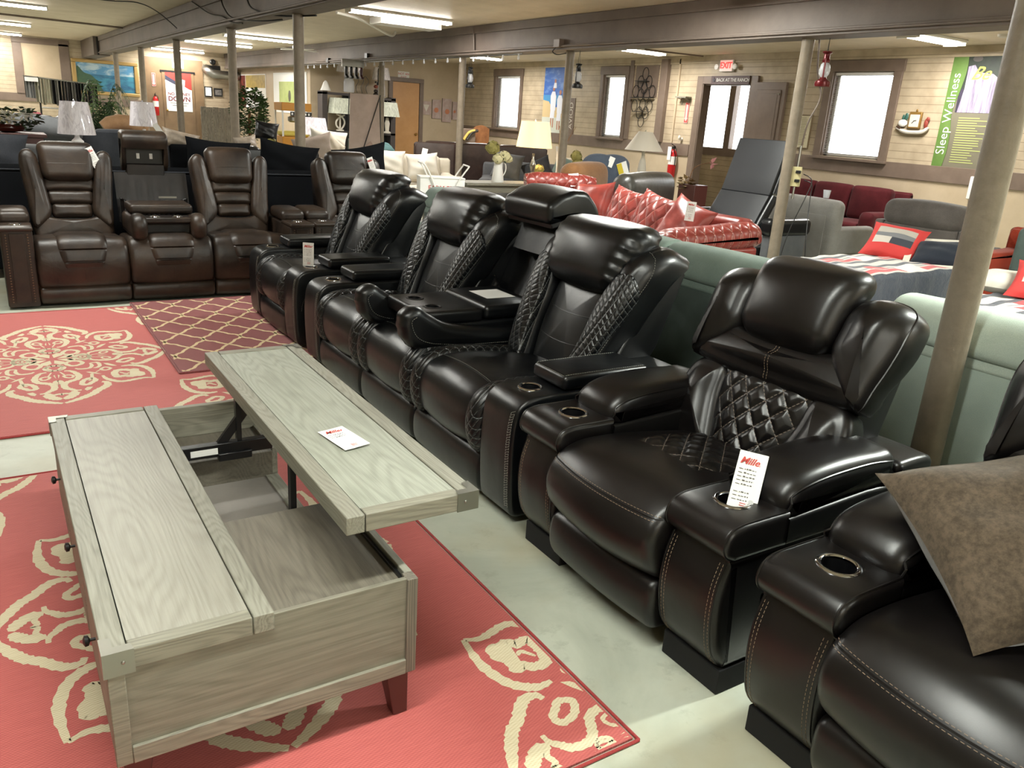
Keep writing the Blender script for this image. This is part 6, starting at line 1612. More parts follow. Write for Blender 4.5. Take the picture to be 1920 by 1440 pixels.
table_lamp('wrapped rectangular lamp shade just right of the tall post, above the pillows', (4.85, 14.2, .68), .72, .22, .18, .28, [(.09,0),(.09,.04),(.05,.1),(.03,.40)], M['wshade'], plain('teal_glass', '2f5f66', .2), square=1)
s_ = thing('low_stand', 'low stand under the wrapped rectangular lamp', 'stand', (4.85, 14.2, 0)); obj('stand_body', MB().box(-.25, .25, -.15, .15, 0, .68), M['shelfm'], s_)
nl = thing('night_light', 'small white bell shaped lamp shade on the left corner of the left shelf unit', 'lamp', (7.62, 21.2, 1.98)); obj('bell_shade', MB().lathe([(.14,0),(.10,.08),(.06,.19),(.02,.24),(.001,.24)], (0,0,0), 18), M['white'], nl)
ir = thing('wire_sculpture', 'scrolled black wire stand on the shelf unit top between the lamps', 'sculpture', (8.62, 21.2, 1.98))
for sx in (-.14, 0, .14): obj('scroll_wire', MB().tube(spline([(sx,0,0),(sx-.04,0,.15),(sx+.04,0,.3),(sx-.05,0,.42),(sx-.1,0,.38)], 5), .008, 5), M['black'], ir)
bd_ = thing('bead_finial_lamp', 'stacked dark and rust bead lamp stem on the shelf unit, left of the post', 'lamp', (8.98, 21.15, 1.94))
for i, (z, r_, c) in enumerate(((.03,.07,'1c1512'), (.12,.06,'241a16'), (.23,.06,'7a3b2a'), (.34,.035,'1c1512'))): obj('bead', MB().ball((0,0,z), (r_, r_, r_*.8), 14, 8), plain('bead_glaze_%d' % i, c, .3), bd_)
# popcorn cart
pc = thing('popcorn_machine', 'yellow popcorn cart with glass sides, partly behind the tall post', 'popcorn machine', (5.15, 16.2, 0))
yo = plain('popcorn_orange', 'c98a2c', .4)
obj('cabinet', MB().box(-.28, .30, -.25, .25, .1, 1.0), yo, pc, bevel=.01)
obj('canopy', MB().box(-.28, .30, -.25, .25, 1.47, 1.62), yo, pc, bevel=.01)
for sx in (-.27, .27): 
    for sy in (-.23, .23): obj('corner_post', MB().box(sx-.015+.01, sx+.015+.01, sy-.015, sy+.015, 1.0, 1.47), M['white'], pc)
obj('popcorn_heap', MB().soft(-.25, .27, -.22, .22, 1.0, 1.10, .05, 5, 3), plain('popcorn_yellow', 'd6c35c', .8, 0, .6, 60), pc)['kind'] = 'stuff'
obj('kettle', MB().lathe([(.06,0),(.09,.03),(.09,.10),(.03,.12)], (0,0,1.26), 16), M['steel'], pc)
obj('marquee_strip', MB().box(-.12, .30, -.262, -.25, 1.38, 1.46), M['black'], pc)
dots = MB()
for i in range(6): dots.box(-.10+.065*i, -.07+.065*i, -.266, -.262, 1.40, 1.44)
obj('marquee_marks', dots, M['paper'], pc)
obj('wheel', MB().lathe([(.001,0),(.10,0),(.10,.03),(.001,.03)], (0,0,0), 18, M=tr(-.3, -.1, .1) @ rot('Y', 90)), M['black'], pc)
# ------------------------------------------------------------------ posters on the alcove side wall (x = 7.42)
fp = thing('mounted_poster', 'white poster with a dark red photo strip behind the leafy artificial tree', 'poster', (XM-.004, 27.3, 1.9), RW)
obj('sheet', board(-1.5, 1.5, -.5, .5, -.01, 0), M['paper'], fp)
obj('photo_print', board(-1.46, -.75, -.47, .47, -.013, -.009), painted('red_pasta_print', '7d2f26', '3a1d1a', .5, 6, 0), fp)
obj('photo_print', board(-.7, 1.46, .1, .47, -.013, -.009), painted('yellow_food_print', 'b9a050', '8d7a3d', .5, 6, 0), fp)
gp_ = thing('mounted_poster', 'white poster with a pale green centre behind the popcorn machine', 'poster', (XM-.004, 23.5, 1.9), RW)
obj('sheet', board(-1.5, 1.45, -.55, .52, -.01, 0), M['paper'], gp_)
obj('inner_print', board(-.95, .95, -.45, .28, -.013, -.009), painted('pale_green_print', 'b3bf79', '98a862', .5, 3, 0), gp_)
obj('figure_print', MB().ball((.0, -.013, -.1), (.12, .004, .16), 12, 8).ball((.0, -.016, -.1), (.06, .004, .09), 12, 8), plain('dark_print', '4a4a3a', .5), gp_)
# ------------------------------------------------------------------ far wall (y = 29)
YW = YB-.005
pt = thing('sea_painting', 'large gold framed painting of a blue sea on the far wall', 'painting', (3.45, YW, 1.99))
def seap():
    t = NT('painted_sea'); v = t.mapping((1, 1, 2.5)); n = t.noise(v, 2.2, 5, .6, .6); o = t.sep(t.mapping())
    h_ = t.math('MULTIPLY_ADD', o[2], 1.4, .5)
    sea = t.mix(t.ramp(n, [(.4, (0,0,0)), (.65, (1,1,1))]), hexc('1f5578'), hexc('3b86a0'))
    sky = t.mix(t.ramp(n, [(.45, (0,0,0)), (.62, (1,1,1))]), hexc('4b83a8'), hexc('a9bcc2'))
    return t.out(t.mix(t.math('GREATER_THAN', o[2], .08), sea, sky), .45)
obj('canvas', board(-.80, .80, -.40, .40, -.03, 0), seap(), pt)
obj('hill_print', MB().prism(smooth_poly([(-.79,-.39,1), (-.79,.28), (-.6,.12), (-.4,.05), (-.25,-.12), (-.1,-.39,1)], 5), -.033, -.029, 'y'), painted('painted_hill', '3c5a3c', '2b4a3c', .5, 9, 0), pt, smooth=False)
obj('gilt_frame', MB().box(-.92, .92, -.06, 0, .40, .50).box(-.92, .92, -.06, 0, -.50, -.40).box(-.92, -.80, -.06, 0, -.40, .40).box(.80, .92, -.06, 0, -.40, .40), plain('carved_gilt', 'a68a55', .45, .3, .6, 40), pt, bevel=.02)
struct('wall_panel', MB().box(4.55, 6.3, YB-.04, YB, 0, 2.72), M['brownpaint'])
d3 = struct('door_3', MB().box(5.05, 6.0, YB-.06, YB-.04, .01, 2.30), M['brownpaint'])
obj('door_lintel', MB().box(5.0, 6.05, YB-.065, YB-.04, 2.30, 2.36), M['black'], d3)
obj('door_handle', MB().ball((5.14, YB-.10, 1.16), .035, 12, 8), M['brass'], d3)
dp = thing('door_poster', 'red and white poster reading NO MONEY DOWN on the brown door', 'poster', (5.53, YB-.062, 1.72))
obj('sheet', board(-.39, .39, -.58, .58, -.006, 0), M['paper'], dp)
obj('red_print', MB().prism([(-.39,.58), (.39,.58), (.39,.08), (.30,.11), (-.39,.50)], -.008, -.005, 'y'), plain('poster_red', 'b5322b', .5), dp, smooth=False)
obj('navy_print', MB().prism([(-.39,.50), (-.05,.31), (-.05,.20), (-.39,.36)], -.010, -.007, 'y'), plain('poster_navy', '2f3142', .5), dp, smooth=False)
obj('cup_print', MB().prism([(.07,.40), (.20,.37), (.16,.0), (.10,.0)], -.0115, -.009, 'y'), M['white'], dp, smooth=False)
pr_ = plain('poster_maroon', '6d2a35', .5)
obj('lettering', text_mb('NO MONEY', .125, .002, offset=.003).xf(tr(0, -.009, -.06)), pr_, dp, smooth=False)
obj('lettering', text_mb('DOWN', .20, .002, offset=.005).xf(tr(0, -.009, -.21)), pr_, dp, smooth=False)
tx = MB()
for i, w_ in enumerate((.28, .22, .1)): tx.box(-w_, w_, -.008, -.0055, -.34-.07*i, -.325-.07*i)
obj('printed_lines', tx, M['ink'], dp)
ds = thing('paper_sign', 'small white paper sign over the brown door', 'sign', (5.55, YB-.045, 2.56)); obj('sheet', board(-.17, .17, -.12, .12, -.006, 0), M['paper'], ds)
arrow_sign('red and white arrow sign on the brown panel above the far fire extinguisher', (4.80, YB-.045, 2.05), 0)
extinguisher('red fire extinguisher hung on the brown panel beside the far door', (4.80, YB-.045, .98), 0, 1.2)
hl = struct('wall_opening', MB().box(6.33, 6.86, YB-.012, YB-.002, 2.42, 2.62), M['blackp'])
du = thing('air_duct', 'shiny silver flexible air duct elbow beside the far door', 'duct', (6.45, YB-.1, 2.40))
dpth = spline([(-.04,.05,.10),(-.03,-.12,.04),(.12,-.20,-.04),(.4,-.22,-.06),(.92,-.22,-.06)], 10)
obj('duct_tube', MB().tube(dpth, [.13+.008*(i % 2) for i in range(len(dpth))], 18), M['steel'], du)
ce_ = thing('framed_certificate', 'upright framed white certificate under the silver duct', 'picture', (6.45, YW, 1.80)); obj('frame', board(-.12, .12, -.16, .16, -.02, 0), M['black'], ce_); obj('sheet', board(-.09, .09, -.12, .13, -.023, -.019), M['paper'], ce_)
ce_ = thing('framed_photo', 'dark framed photo right of the framed certificate', 'picture', (6.76, YW, 1.80)); obj('frame', board(-.14, .14, -.13, .13, -.02, 0), M['black'], ce_); obj('photo_print', board(-.10, .10, -.08, .08, -.023, -.019), painted('grey_photo', '8a8784', '4a4847', .5, 20, 0), ce_)
sp_ = thing('wall_speaker', 'small dark round speaker high on the far wall', 'speaker', (6.62, YW, 2.72)); obj('body', MB().lathe([(.05,0),(.09,.03),(.09,.08),(.06,.10),(.001,.09)], (0,0,0), 16, M=rot('X', 90)), M['black'], sp_)
wf_ = thing('board_screen', 'weathered grey plank screen standing right of the brown door', 'screen', (6.6, 28.4, 0))
for i in range(6): obj('plank', MB().box(-.55+.19*i, -.37+.19*i, -.015, .015, .02, 1.34-.01*(i % 2)), wood('barn_board_%d' % i, '7d776b', '514c44', 'z', 1.5, .7, .8, seed=20+i), wf_, bevel=.004)
for z in (.3, 1.1): obj('batten', MB().box(-.55, .59, .016, .04, z, z+.08), M['w_rail'], wf_)
# curtain sample rack
cr = thing('curtain_rack', 'rack crowded with hanging curtain samples at the left, under the window trim', 'display rack', (1.55, 20.3, 0))
obj('hang_rail', MB().tube([(-.68,0,1.80),(.68,0,1.72)], .015, 8), M['steel'], cr)
obj('hang_rail', MB().tube([(-.4,0,1.20),(.6,0,1.18)], .015, 8), M['steel'], cr)
for x in (-.42, .55): obj('upright', MB().tube([(x,0,0),(x,0,1.8)], .018, 8), M['black'], cr)
obj('base_bar', MB().box(-.5, .6, -.25, .25, 0, .04), M['black'], cr)
cr_m = [plain('sample_cloth_%d' % i, c, .6, 0, .3, 30) for i, c in enumerate(('8f8f8c', 'b8b49e', 'a8a48e', '2c2a26', '1d1c1a', '3b3a34', '77746a', '262422'))]
rnd = random.Random(11)
for i in range(22):
    x = -.64+1.28*i/21; z1 = 1.78-.06*(i/21); L_ = rnd.uniform(.42, .52) if i > 2 else .40; w_ = .05
    mi = cr_m[0] if i < 3 else cr_m[1+(i % 2)] if i < 8 else cr_m[3+rnd.randrange(5)]
    obj('curtain_sample', MB().grid(lambda u, v: (x+w_*(u-.5)*1.2, .05*math.sin(u*9+i)+.02*math.sin(v*4), z1-L_*v), 6, 6), mi, cr)
obj('header_card', MB().box(-.66, -.42, -.09, -.08, 1.70, 1.78), M['paper'], cr)
# seats further back at left
settee('leather_sofa', 'black leather sofa with a shiny top roll in front of the curtain rack', 'sofa', (1.1, 17.2, 0), 180, 1.7, .9, 1.12, M['bk'], nc=2)
fg = thing('small_figurine', 'small pink and cream figurine standing on the dark shelf left of the wrapped lamp', 'figurine', (.74, 14.55, .98))
obj('figurine_body', MB().lathe([(.06,0),(.07,.05),(.045,.1),(.06,.15),(.03,.2)], (0,0,0), 14), M['cream'], fg); obj('figurine_top', MB().ball((0,0,.23), (.07,.05,.04), 12, 6), plain('pink_glaze', 'b5656c', .5), fg)
ps = thing('dark_shelf', 'low dark shelf behind the charcoal sectional at the left edge', 'shelf', (.7, 14.6, 0)); obj('shelf_body', MB().box(-.5, .5, -.15, .15, 0, .98), M['shelfm'], ps, bevel=.005)
tb2 = thing('side_table', 'wooden table at the left edge carrying the flower arrangement', 'table', (.38, 12.3, 0)); obj('table_top', MB().box(-.5, .32, -.3, .3, 1.0, 1.04), M['w_leg'], tb2, bevel=.004); obj('table_body', MB().box(-.45, .28, -.26, .26, 0, 1.0), M['w_leg'], tb2)
def foliage_mass(c, R, n, L, rnd, droop=.4):
    mb = MB()
    for i in range(n):
        a = rnd.uniform(0, 2*PI); z = rnd.uniform(-1, 1); q = math.sqrt(1-z*z); r = rnd.uniform(.45, 1)**.6
        p = Vector((c[0]+R[0]*r*q*math.cos(a), c[1]+R[1]*r*q*math.sin(a), c[2]+R[2]*r*z)); d = Vector((math.cos(a+rnd.uniform(-1,1)), math.sin(a+rnd.uniform(-1,1)), rnd.uniform(-droop, .6))).normalized()
        u = d.cross(Vector((.2, .3, 1))).normalized()*L*.38
        mb.add([p, p+d*L*.5+u, p+d*L, p+d*L*.5-u], [(0,1,2,3)])
    return mb
rnd = random.Random(21)
fa = thing('flower_arrangement', 'white lilies and mixed green leaves at the left edge above the brown sofa', 'flowers', (.30, 12.3, 1.04))
obj('leaf_mass', foliage_mass((0,0,.16), (.36,.15,.16), 200, .09, rnd), M['leafd'], fa)['kind'] = 'stuff'
for i in range(9):
    c = (rnd.uniform(-.25,.25), rnd.uniform(-.1,.05), rnd.uniform(.12,.38)); b = MB()
    for k in range(6):
        a = k*PI/3; b.add([c, (c[0]+.05*math.cos(a-.3), c[1]-.02, c[2]+.05*math.sin(a-.3)), (c[0]+.1*math.cos(a), c[1]-.01, c[2]+.1*math.sin(a)), (c[0]+.05*math.cos(a+.3), c[1]-.02, c[2]+.05*math.sin(a+.3))], [(0,1,2,3)])
    obj('lily', b, M['hydc'] if i % 2 else M['creamp'], fa)
obj('bowl', MB().lathe([(.05,0),(.16,.02),(.19,.06),(.15,.10)], (0,0,0), 18), plain('dark_red_bowl', '3c1712', .35), fa)
# palm
pm = thing('artificial_palm', 'tall green artificial palm in front of the sea painting', 'palm', (1.80, 15.8, 0))
obj('pot', MB().lathe([(.001,0),(.14,0),(.18,.3),(.16,.3),(.14,.25)], (0,0,0), 20), M['w_leg'], pm)
obj('trunk', MB().tube([(0,0,.2),(.02,0,.8),(0,0,1.0)], .03, 8), M['suede'], pm)
rnd = random.Random(4)
for i in range(26):
    a = rnd.uniform(0, 2*PI); r = rnd.uniform(.35, .62); h_ = rnd.uniform(.25, .85); fb = MB()
    base = Vector((0, 0, .85)); tip = Vector((r*math.cos(a), r*.6*math.sin(a), .85+h_*.5)); midp = Vector((r*.45*math.cos(a), r*.3*math.sin(a), .95+h_))
    P = spline([base, midp, tip], 10); fb.tube(P, .004, 4)
    for j in range(4, len(P)-1):
        t_ = (P[j+1]-P[j]).normalized(); s_ = t_.cross(Vector((0, 0, 1)))
        if s_.length < .01: s_ = Vector((1, 0, 0))
        s_.normalize(); L_ = .13*(1-.5*j/len(P))
        for sg in (-1, 1):
            q = P[j]; e = q+s_*sg*L_+t_*L_*.5-Vector((0,0,L_*.35)); m2 = (q+e)/2
            fb.add([q, m2+t_*.012, e, m2-t_*.012], [(0,1,2,3)])
    obj('frond', fb, M['leafm'] if i % 3 else M['leafd'], pm)
# ficus
fi = thing('artificial_tree', 'leafy artificial tree with reddish specks behind the third post', 'tree', (4.12, 15.4, 0))
obj('pot', MB().lathe([(.001,0),(.15,0),(.19,.3),(.17,.3),(.15,.25)], (0,0,0), 20), M['black'], fi)
obj('trunk', MB().tube([(0,0,.2),(.03,0,.7),(-.02,0,1.1),(.0,0,1.4)], .025, 8), M['suede'], fi)
rnd = random.Random(6)
obj('foliage', foliage_mass((0,0,1.42), (.32,.27,.42), 1500, .075, rnd), M['leafm'], fi)['kind'] = 'stuff'
obj('foliage', foliage_mass((0,0,1.40), (.29,.24,.38), 350, .05, rnd), plain('reddish_leaf', '6b4a38', .6), fi)['kind'] = 'stuff'
obj('foliage', foliage_mass((-.1,0,.95), (.22,.2,.18), 200, .05, rnd), M['leafd'], fi)['kind'] = 'stuff'
# orchid beyond
oc = thing('artificial_orchid', 'pink artificial flower on an arched stem left of the black lounger', 'flower', (10.3, 10.2, .72))
obj('stem', MB().tube(spline([(-.12,.2,0),(-.10,.15,.25),(-.02,.0,.36),(.05,-.15,.38)], 6), .006, 5), M['suede'], oc)
b = MB()
for k in range(6):
    a = k*PI/3; b.add([(0,-.18,.38), (.03*math.cos(a-.4),-.18+.05*math.sin(a-.4),.38+.06*math.sin(a)), (.03,-.18+.11*math.cos(a),.38+.12*math.sin(a)), (0,-.18+.05*math.cos(a+.4),.38+.06*math.sin(a+.4))], [(0,1,2,3)])
obj('blossom', b, plain('pink_petal', 'cf8f92', .6), oc)
obj('dry_leaves', foliage_mass((-.12,.25,.0), (.08,.12,.12), 40, .12, rnd), plain('dry_leaf', '9b8257', .7), oc)
sd_ = thing('plant_stand', 'stand under the pink artificial flower', 'stand', (10.25, 10.35, 0)); obj('stand_body', MB().box(-.15, .15, -.2, .2, 0, .72), M['w_leg'], sd_, bevel=.005)
# ------------------------------------------------------------------ hanging things and services on the beams
def lantern(label, x, y, ztop, zbot, m, zc=2.55):
    t = thing('hanging_lantern', label, 'lantern', (x, y, zbot), 35, 'lanterns hanging from the middle beam')
    h_ = ztop-zbot; k = h_/.38
    obj('fuel_tank', MB().lathe([(.001,0),(.075*k,0),(.08*k,.02*k),(.075*k,.05*k),(.035*k,.075*k),(.03*k,.09*k)], (0,0,0), 20), m, t)
    obj('glass_globe', MB().lathe([(.03*k,.09*k),(.05*k,.12*k),(.055*k,.16*k),(.045*k,.21*k),(.03*k,.23*k)], (0,0,0), 20, caps=False), M['frost'], t)
    obj('chimney', MB().lathe([(.035*k,.23*k),(.04*k,.25*k),(.03*k,.27*k),(.03*k,.31*k),(.05*k,.325*k),(.045*k,.335*k),(.015*k,.345*k)], (0,0,0), 18), m, t)
    for sx in (-1, 1): obj('side_tube', MB().tube(spline([(sx*.05*k,0,.04*k),(sx*.085*k,0,.07*k),(sx*.088*k,0,.20*k),(sx*.08*k,0,.28*k),(sx*.035*k,0,.30*k)], 5), .009*k, 8), m, t)
    obj('hanging_wire', MB().tube([(-.05*k,0,.33*k),(0,0,zc-zbot)], .0025, 4).tube([(.05*k,0,.33*k),(0,0,zc-zbot)], .0025, 4), M['black'], t)
    return t
M['lred'] = plain('oxblood_lantern_paint', '5e1217', .3, .3)
lantern('dark red lantern hanging beside the post with the outlet box', 7.20, 5.66, 2.47, 2.10, M['lred'])
lantern('black lantern hanging right of the post in front of the beach poster', 7.15, 9.72, 2.42, 2.06, M['black'])
lantern('black lantern hanging right of the post near the farthest window', 7.15, 12.80, 2.42, 2.05, M['black'])
lantern('black lantern hanging right of the boots sign, in front of a lamp shade', 7.15, 16.6, 2.50, 2.08, M['black'])
bt_ = thing('boot_sign', 'galvanized hanging sign with a cluster of dark boots under the middle beam', 'sign', (6.72, 17.0, 2.18))
obj('galvanized_plate', MB().box(-.26, .22, -.02, .02, .22, .37), M['steel'], bt_, bevel=.006)
for i in range(4):
    x = -.16+.11*i
    bo = MB().slab(smooth_poly([(-.035,.0), (.03,-.005), (.10,.0), (.105,.03), (.05,.06), (.035,.10), (.035,.22), (-.035,.22), (-.04,.1)], 4), x-.028, x+.028, .015, 3, 2)
    obj('boot', bo.xf(rot('Z', 180)), M['black'] if i else plain('maroon_boot', '3f1a22', .35), bt_)
for x in (-.2, .18): obj('hanging_wire', MB().tube([(x,0,.36),(x,0,.37+.0),(x*.9,0,.369)], .004, 4), M['black'], bt_)
# string lights
sl = thing('string_lights', 'string of small clear bulbs along the lower edge of the middle beam', 'string lights', (6.96, 15.5, 2.53))
obj('light_cord', MB().tube([(0, -4.6+9.8*i/60, -.012*abs(math.sin(i*.9))) for i in range(61)], .006, 5), M['black'], sl)
for i in range(22):
    y = -4.5+9.6*i/21
    obj('bulb', MB().lathe([(.012,0),(.012,-.025),(.022,-.05),(.016,-.075),(.001,-.08)], (0,y,-.01), 8), M['frost'], sl)
def run(label, pts, r, m=None, name='cable', cat='cable', n=6):
    mid = Vector(pts[0]); t = thing(name, label, cat, tuple(mid))
    obj('run', MB().tube([p-mid for p in spline(pts, n)], r, 7), m or M['trim'], t); return t
xl = B1-.185
run('taupe conduit along the lower edge of the left beam', [(xl-.01, -3.5, 2.585), (xl-.01, 2, 2.60), (xl-.01, 8, 2.575), (xl-.01, 14, 2.60), (xl-.01, 25.8, 2.58)], .014, M['beam'], 'conduit', 'conduit')
run('black cable looping down the left beam from the ceiling', [(xl, 14.02, 2.975), (xl-.01, 12.9, 2.74), (xl, 12.2, 2.66), (xl, 11.7, 2.56), (xl+.03, 11.3, 2.53)], .010, M['black'])
run('second black cable hanging in a loop from the left beam', [(xl, 12.3, 2.97), (xl-.02, 12.0, 2.75), (xl, 11.6, 2.60), (xl+.05, 10.6, 2.52), (xl+.2, 10.2, 2.53)], .010, M['black'])
run('third dark cable curving down the left beam near the second post', [(xl, 11.0, 2.97), (xl-.02, 10.8, 2.72), (xl, 10.5, 2.62), (xl+.1, 9.9, 2.54), (xl+.3, 9.3, 2.53)], .010, M['black'])
run('thin cable sagging across the ceiling to the left beam', [(1.2, 15.5, 2.975), (1.9, 14.9, 2.93), (2.3, 14.8, 2.94), (2.6, 14.9, 2.85), (xl-.01, 15.2, 2.66)], .008, M['black'])
run('dark pipe rising over the left beam near its far end', [(xl-.01, 25.8, 2.52), (xl-.02, 25.8, 2.75), (xl-.02, 25.8, 2.97)], .025, M['black'], 'pipe', 'pipe')
run('dark straight pipe along the ceiling of the left aisle', [(-1.2, 20.6, 2.965), (1.0, 20.9, 2.965), (2.95, 21.2, 2.965)], .02, M['trim'], 'pipe', 'pipe')
run('conduit along the lower face of the middle beam', [(6.955, .5, 2.60), (6.955, 6, 2.585), (6.955, 12, 2.60), (6.955, 20, 2.59)], .012, M['beam'], 'conduit', 'conduit')
run('conduit climbing the middle beam above the boots sign', [(6.985, 12.4, 2.56), (6.97, 12.4, 2.75), (6.97, 12.45, 2.97)], .016, M['beam'], 'conduit', 'conduit')
run('pipe along the ceiling toward the window wall', [(10.6, 12.4, 2.97), (11.2, 12.3, 2.965), (11.9, 12.2, 2.965)], .015, M['trim'], 'pipe', 'pipe')
jb = thing('junction_box', 'dark junction box where cables meet above the second beam post', 'junction box', (6.98, 9.98, 2.63)); obj('box_body', MB().box(-.06, .03, -.07, .07, -.05, .06), M['trim'], jb, bevel=.005); obj('cable_loop', MB().tube(spline([(-.03,.05,-.05),(-.03,.12,-.10),(-.02,.02,-.14),(.05,-.1,-.12)], 5), .008, 6), M['black'], jb)
jb2 = thing('beam_clip', 'small dark bracket under the middle beam above the popcorn machine', 'bracket', (6.98, 19.2, 2.60)); obj('bracket_body', MB().box(-.04, .02, -.07, .07, -.05, .05), M['black'], jb2)
jb3 = thing('beam_clip', 'dark bracket under the middle beam, left of the hanging boots sign', 'bracket', (6.98, 16.9, 2.64)); obj('bracket_body', MB().box(-.04, .02, -.07, .07, -.04, .05), M['black'], jb3)
# outlet box on the post
ob = thing('outlet_box', 'cream outlet box with plugs on the post right of the black lounger', 'outlet', (B2+.055, 5.79, 1.22), -60)
obj('box_body', MB().box(-.05, .05, -.05, 0, -.11, .09), plain('cream_plastic', 'c7bd8e', .4), ob, bevel=.004)
for z in (-.05, .04): obj('plug', MB().box(.0, .05, -.09, -.05, z-.015, z+.015), M['black'], ob, bevel=.004)
obj('conduit', MB().tube([(0,-.02,.09),(0,-.02,.30)], .012, 8), M['steel'], ob); obj('conduit', MB().tube([(0,-.02,-.11),(0,-.02,-.24)], .012, 8), M['steel'], ob)
run('black cord hanging straight down from the outlet box', [(B2+.10, 5.72, 1.18), (B2+.16, 5.66, 1.14), (B2+.12, 5.62, 1.0), (B2+.06, 5.55, .7), (B2+.05, 5.5, .35), (B2+.05, 5.5, .02)], .005, M['black'], 'cord', 'cord')
run('black cord swinging left from the outlet box toward the floor', [(B2+.10, 5.74, 1.24), (B2+.15, 5.66, 1.18), (B2+.09, 5.66, 1.0), (B2+.0, 5.72, .65), (B2-.06, 5.74, .3), (B2-.06, 5.76, .02)], .005, M['black'], 'cord', 'cord')
run('grey cable running down the side of the post beside the red lantern', [(B2+.02, 5.76, 2.54), (B2+.07, 5.76, 2.25), (B2+.11, 5.70, 2.0), (B2+.06, 5.76, 1.75), (B2+.05, 5.78, 1.5), (B2+.06, 5.78, 1.33)], .009, M['trim'])
# ceiling fan
fn_ = thing('ceiling_fan', 'white ceiling fan with paddle blades left of the tall post', 'ceiling fan', (6.05, 18.6, 2.98))
obj('canopy', MB().lathe([(.06,0),(.06,-.05),(.02,-.07)], (0,0,0), 16), M['trim'], fn_)
obj('down_rod', MB().tube([(0,0,-.05),(0,0,-.17)], .012, 8), M['white'], fn_)
obj('motor', MB().lathe([(.04,-.15),(.09,-.18),(.10,-.25),(.05,-.29),(.001,-.29)], (0,0,0), 20), M['white'], fn_)
for k in range(4):
    a = 20+k*90
    bl = MB().prism(smooth_poly([(.09,-.02), (.25,-.055), (.48,-.06), (.55,0), (.48,.06), (.25,.055), (.09,.02)], 5), -.255, -.245).xf(rot('Z', a))
    obj('blade', bl, M['white'], fn_)
# lamp hanging from the nearest strip light
hk = thing('dangling_cord_cover', 'thin white curved cord cover dropping from the nearest ceiling strip light', 'cord cover', (4.82, 12.9, 2.97))
obj('cover', MB().tube(spline([(0,0,0),(.45,.25,-.02),(.9,.6,-.09),(1.45,1.2,-.13),(1.55,1.25,-.05)], 8), .022, 8), M['white'], hk)
bb = thing('ballast_box', 'white metal box beside the nearest ceiling strip light', 'box', (5.9, 12.75, 2.97)); obj('box_body', MB().box(-.5, .55, -.2, .25, -.10, 0), M['white'], bb, bevel=.006)
# ------------------------------------------------------------------ price tags
def orient(up, normal):
    up = Vector(up).normalized(); n = Vector(normal).normalized(); n = (n-up*n.dot(up)).normalized(); y = -n; x = y.cross(up)
    return Matrix(((x.x, y.x, up.x), (x.y, y.y, up.y), (x.z, y.z, up.z)))
price_tag('price_tag', 'white price tag with red printed name standing in the espresso recliner cup holder', (1.765, 1.418, .535), orient((.16, .10, .23), (-.6, -.55, .7)), .085, .195, .004, 1, True)
price_tag('price_tag', 'white price tag standing on the near arm of the farther black recliner', (1.79, 5.35, .555), orient((.02, .01, 1), (-.5, -.8, .1)), .075, .16, .002, 5, True)
price_tag('price_tag', 'white price tag hanging on the left head pillow of the brown sofa', (.80, 7.60, .985), orient((-.42, 0, .9), (0, -1, .1)), .065, .19, .002, 6, True)
price_tag('price_tag', 'white price tag hanging on the wing of the brown recliner', (3.22, 7.58, .985), orient((-.35, 0, .93), (0, -1, .1)), .06, .18, .002, 7, True)
price_tag('price_tag', 'white price tag hanging on the smooth red cushion near the quilted roll arm', (5.27, 5.32, .83), orient((.1, .02, 1), (-.8, -.5, .1)), .085, .17, .002, 8, True)
price_tag('price_tag', 'white tag stuck on the rolled back of the red armchair', (6.12, 8.18, .86), orient((0, .4, .8), (-.3, -.9, .4)), .13, .16, .0, 9, False)
price_tag('price_tag', 'white tag on the blue tufted chair back', (7.42, 9.18, 1.04), orient((.5, .2, .8), (-.5, -.8, .2)), .08, .16, .0, 10, False)
yt = price_tag('price_tag', 'yellow and white tag on the right shoulder of the blue tufted chair', (7.66, 9.12, .95), orient((-.35, .1, .9), (-.4, -.9, .2)), .15, .17, .0, 11, False)
obj('yellow_panel', MB().box(-.075, .0, -.003, -.0012, .02, .165), plain('tag_yellow', 'c9b22e', .5), yt, smooth=False)
price_tag('price_tag', 'white tag on the right cream pillow of the cream sofa', (6.0, 12.2, .84), orient((.25, .1, .9), (-.4, -.9, .3)), .09, .22, .0, 12, False)
price_tag('price_tag', 'white tag on the dark arm behind the third post, right of the wrapped lamp', (1.98, 11.45, 1.08), orient((-.5, .1, .8), (0, -1, .2)), .07, .2, .0, 13, False)
# ------------------------------------------------------------------ lamps
def strip(x0, x1, y, label, w=.16, power=75, color=(1,.97,.925)):
    t = thing('strip_light', label, 'ceiling light', ((x0+x1)/2, y, H), 0, 'fluorescent strip lights on the ceiling')
    L = x1-x0
    obj('housing', MB().soft(-L/2, L/2, -w/2-.02, w/2+.02, -.035, -.001, .008, 2, 2), M['white'], t)
    n = 2 if w > .14 else 1
    for i in range(n):
        yy = (i-.5)*.08 if n == 2 else 0
        obj('tube', MB().tube([(-L/2+.02, yy, -.056), (L/2-.02, yy, -.056)], .016, 8), M['tube'], t)
    obj('lampholder', MB().box(-L/2, -L/2+.02, -w/2, w/2, -.075, -.03).box(L/2-.02, L/2, -w/2, w/2, -.075, -.03), M['white'], t)
    la = bpy.data.lights.new('strip_lamp', 'AREA'); la.shape = 'RECTANGLE'; la.size = L-.05; la.size_y = w; la.energy = power; la.color = color
    lo = bpy.data.objects.new('strip_lamp', la); COL.objects.link(lo); lo.location = ((x0+x1)/2, y, H-.09)
    return t
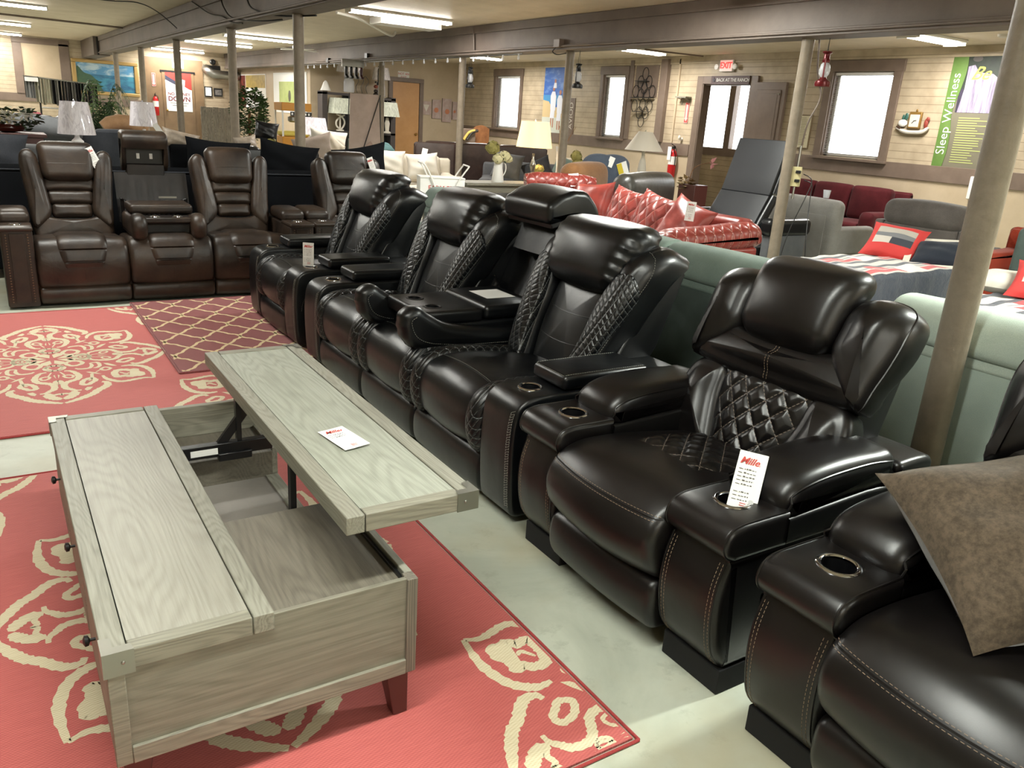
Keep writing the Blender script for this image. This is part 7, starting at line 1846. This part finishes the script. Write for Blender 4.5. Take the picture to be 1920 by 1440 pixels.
strip(4.72, 6.4, 12.18, 'bright strip light nearest the camera, between the two beams', .2)
strip(4.75, 6.3, 19.67, 'strip light on the ceiling just behind the white ceiling fan', .16)
strip(4.6, 6.3, 23.1, 'strip light whose middle is crossed by the fourth post')
strip(4.68, 6.25, 28.4, 'farthest strip light in the middle bay, above the brown door')
strip(-.9, 1.28, 17.95, 'strip light at the top left corner of the photo')
strip(-.9, 1.3, 23.5, 'middle one of the three strip lights over the left aisle')
strip(-.9, 1.3, 28.1, 'farthest of the three strip lights over the left aisle')
strip(10.3, 11.4, 6.9, 'square-ended ceiling light above the large right window', .32)
strip(10.2, 11.2, 12.6, 'ceiling light above the wine rack', .3)
strip(10.1, 10.95, 18.17, 'ceiling light above the farthest window', .3)
for (a, b, y, pw) in ((-.9, 1.3, 12.4, 60), (-.9, 1.3, 6.8, 60), (-.9, 1.3, 1.2, 60), (4.6, 6.3, 6.6, 130), (4.3, 6.0, 1.0, 210), (4.3, 6.0, -3.0, 130), (-.9, 1.3, -3.2, 60), (10.2, 11.2, 1.2, 90)):
    s_ = strip(a, b, y, 'ceiling strip light of the same rows, above the front aisle', power=pw, color=(.93, 1, .93) if y < 5 else (.97, 1, .94))
w = bpy.data.worlds.new('overcast_sky'); scene.world = w; w.use_nodes = True
bg = w.node_tree.nodes['Background']; bg.inputs[0].default_value = (.93, .97, 1, 1); bg.inputs[1].default_value = 5.0
scene.view_settings.view_transform = 'Standard'; scene.view_settings.look = 'None'; scene.view_settings.exposure = 0.45; scene.view_settings.gamma = 1
scene.view_settings.use_curve_mapping = False
scene.cycles.use_denoising = True
try: scene.cycles.denoiser = 'OPENIMAGEDENOISE'
except Exception: pass
scene.cycles.max_bounces = 6; scene.cycles.diffuse_bounces = 3; scene.cycles.glossy_bounces = 3; scene.cycles.transmission_bounces = 6; scene.cycles.transparent_max_bounces = 8
scene.cycles.sample_clamp_indirect = 4
scene.cycles.caustics_reflective = False; scene.cycles.caustics_refractive = False

scene.cycles.use_adaptive_sampling = True; scene.cycles.adaptive_threshold = .02
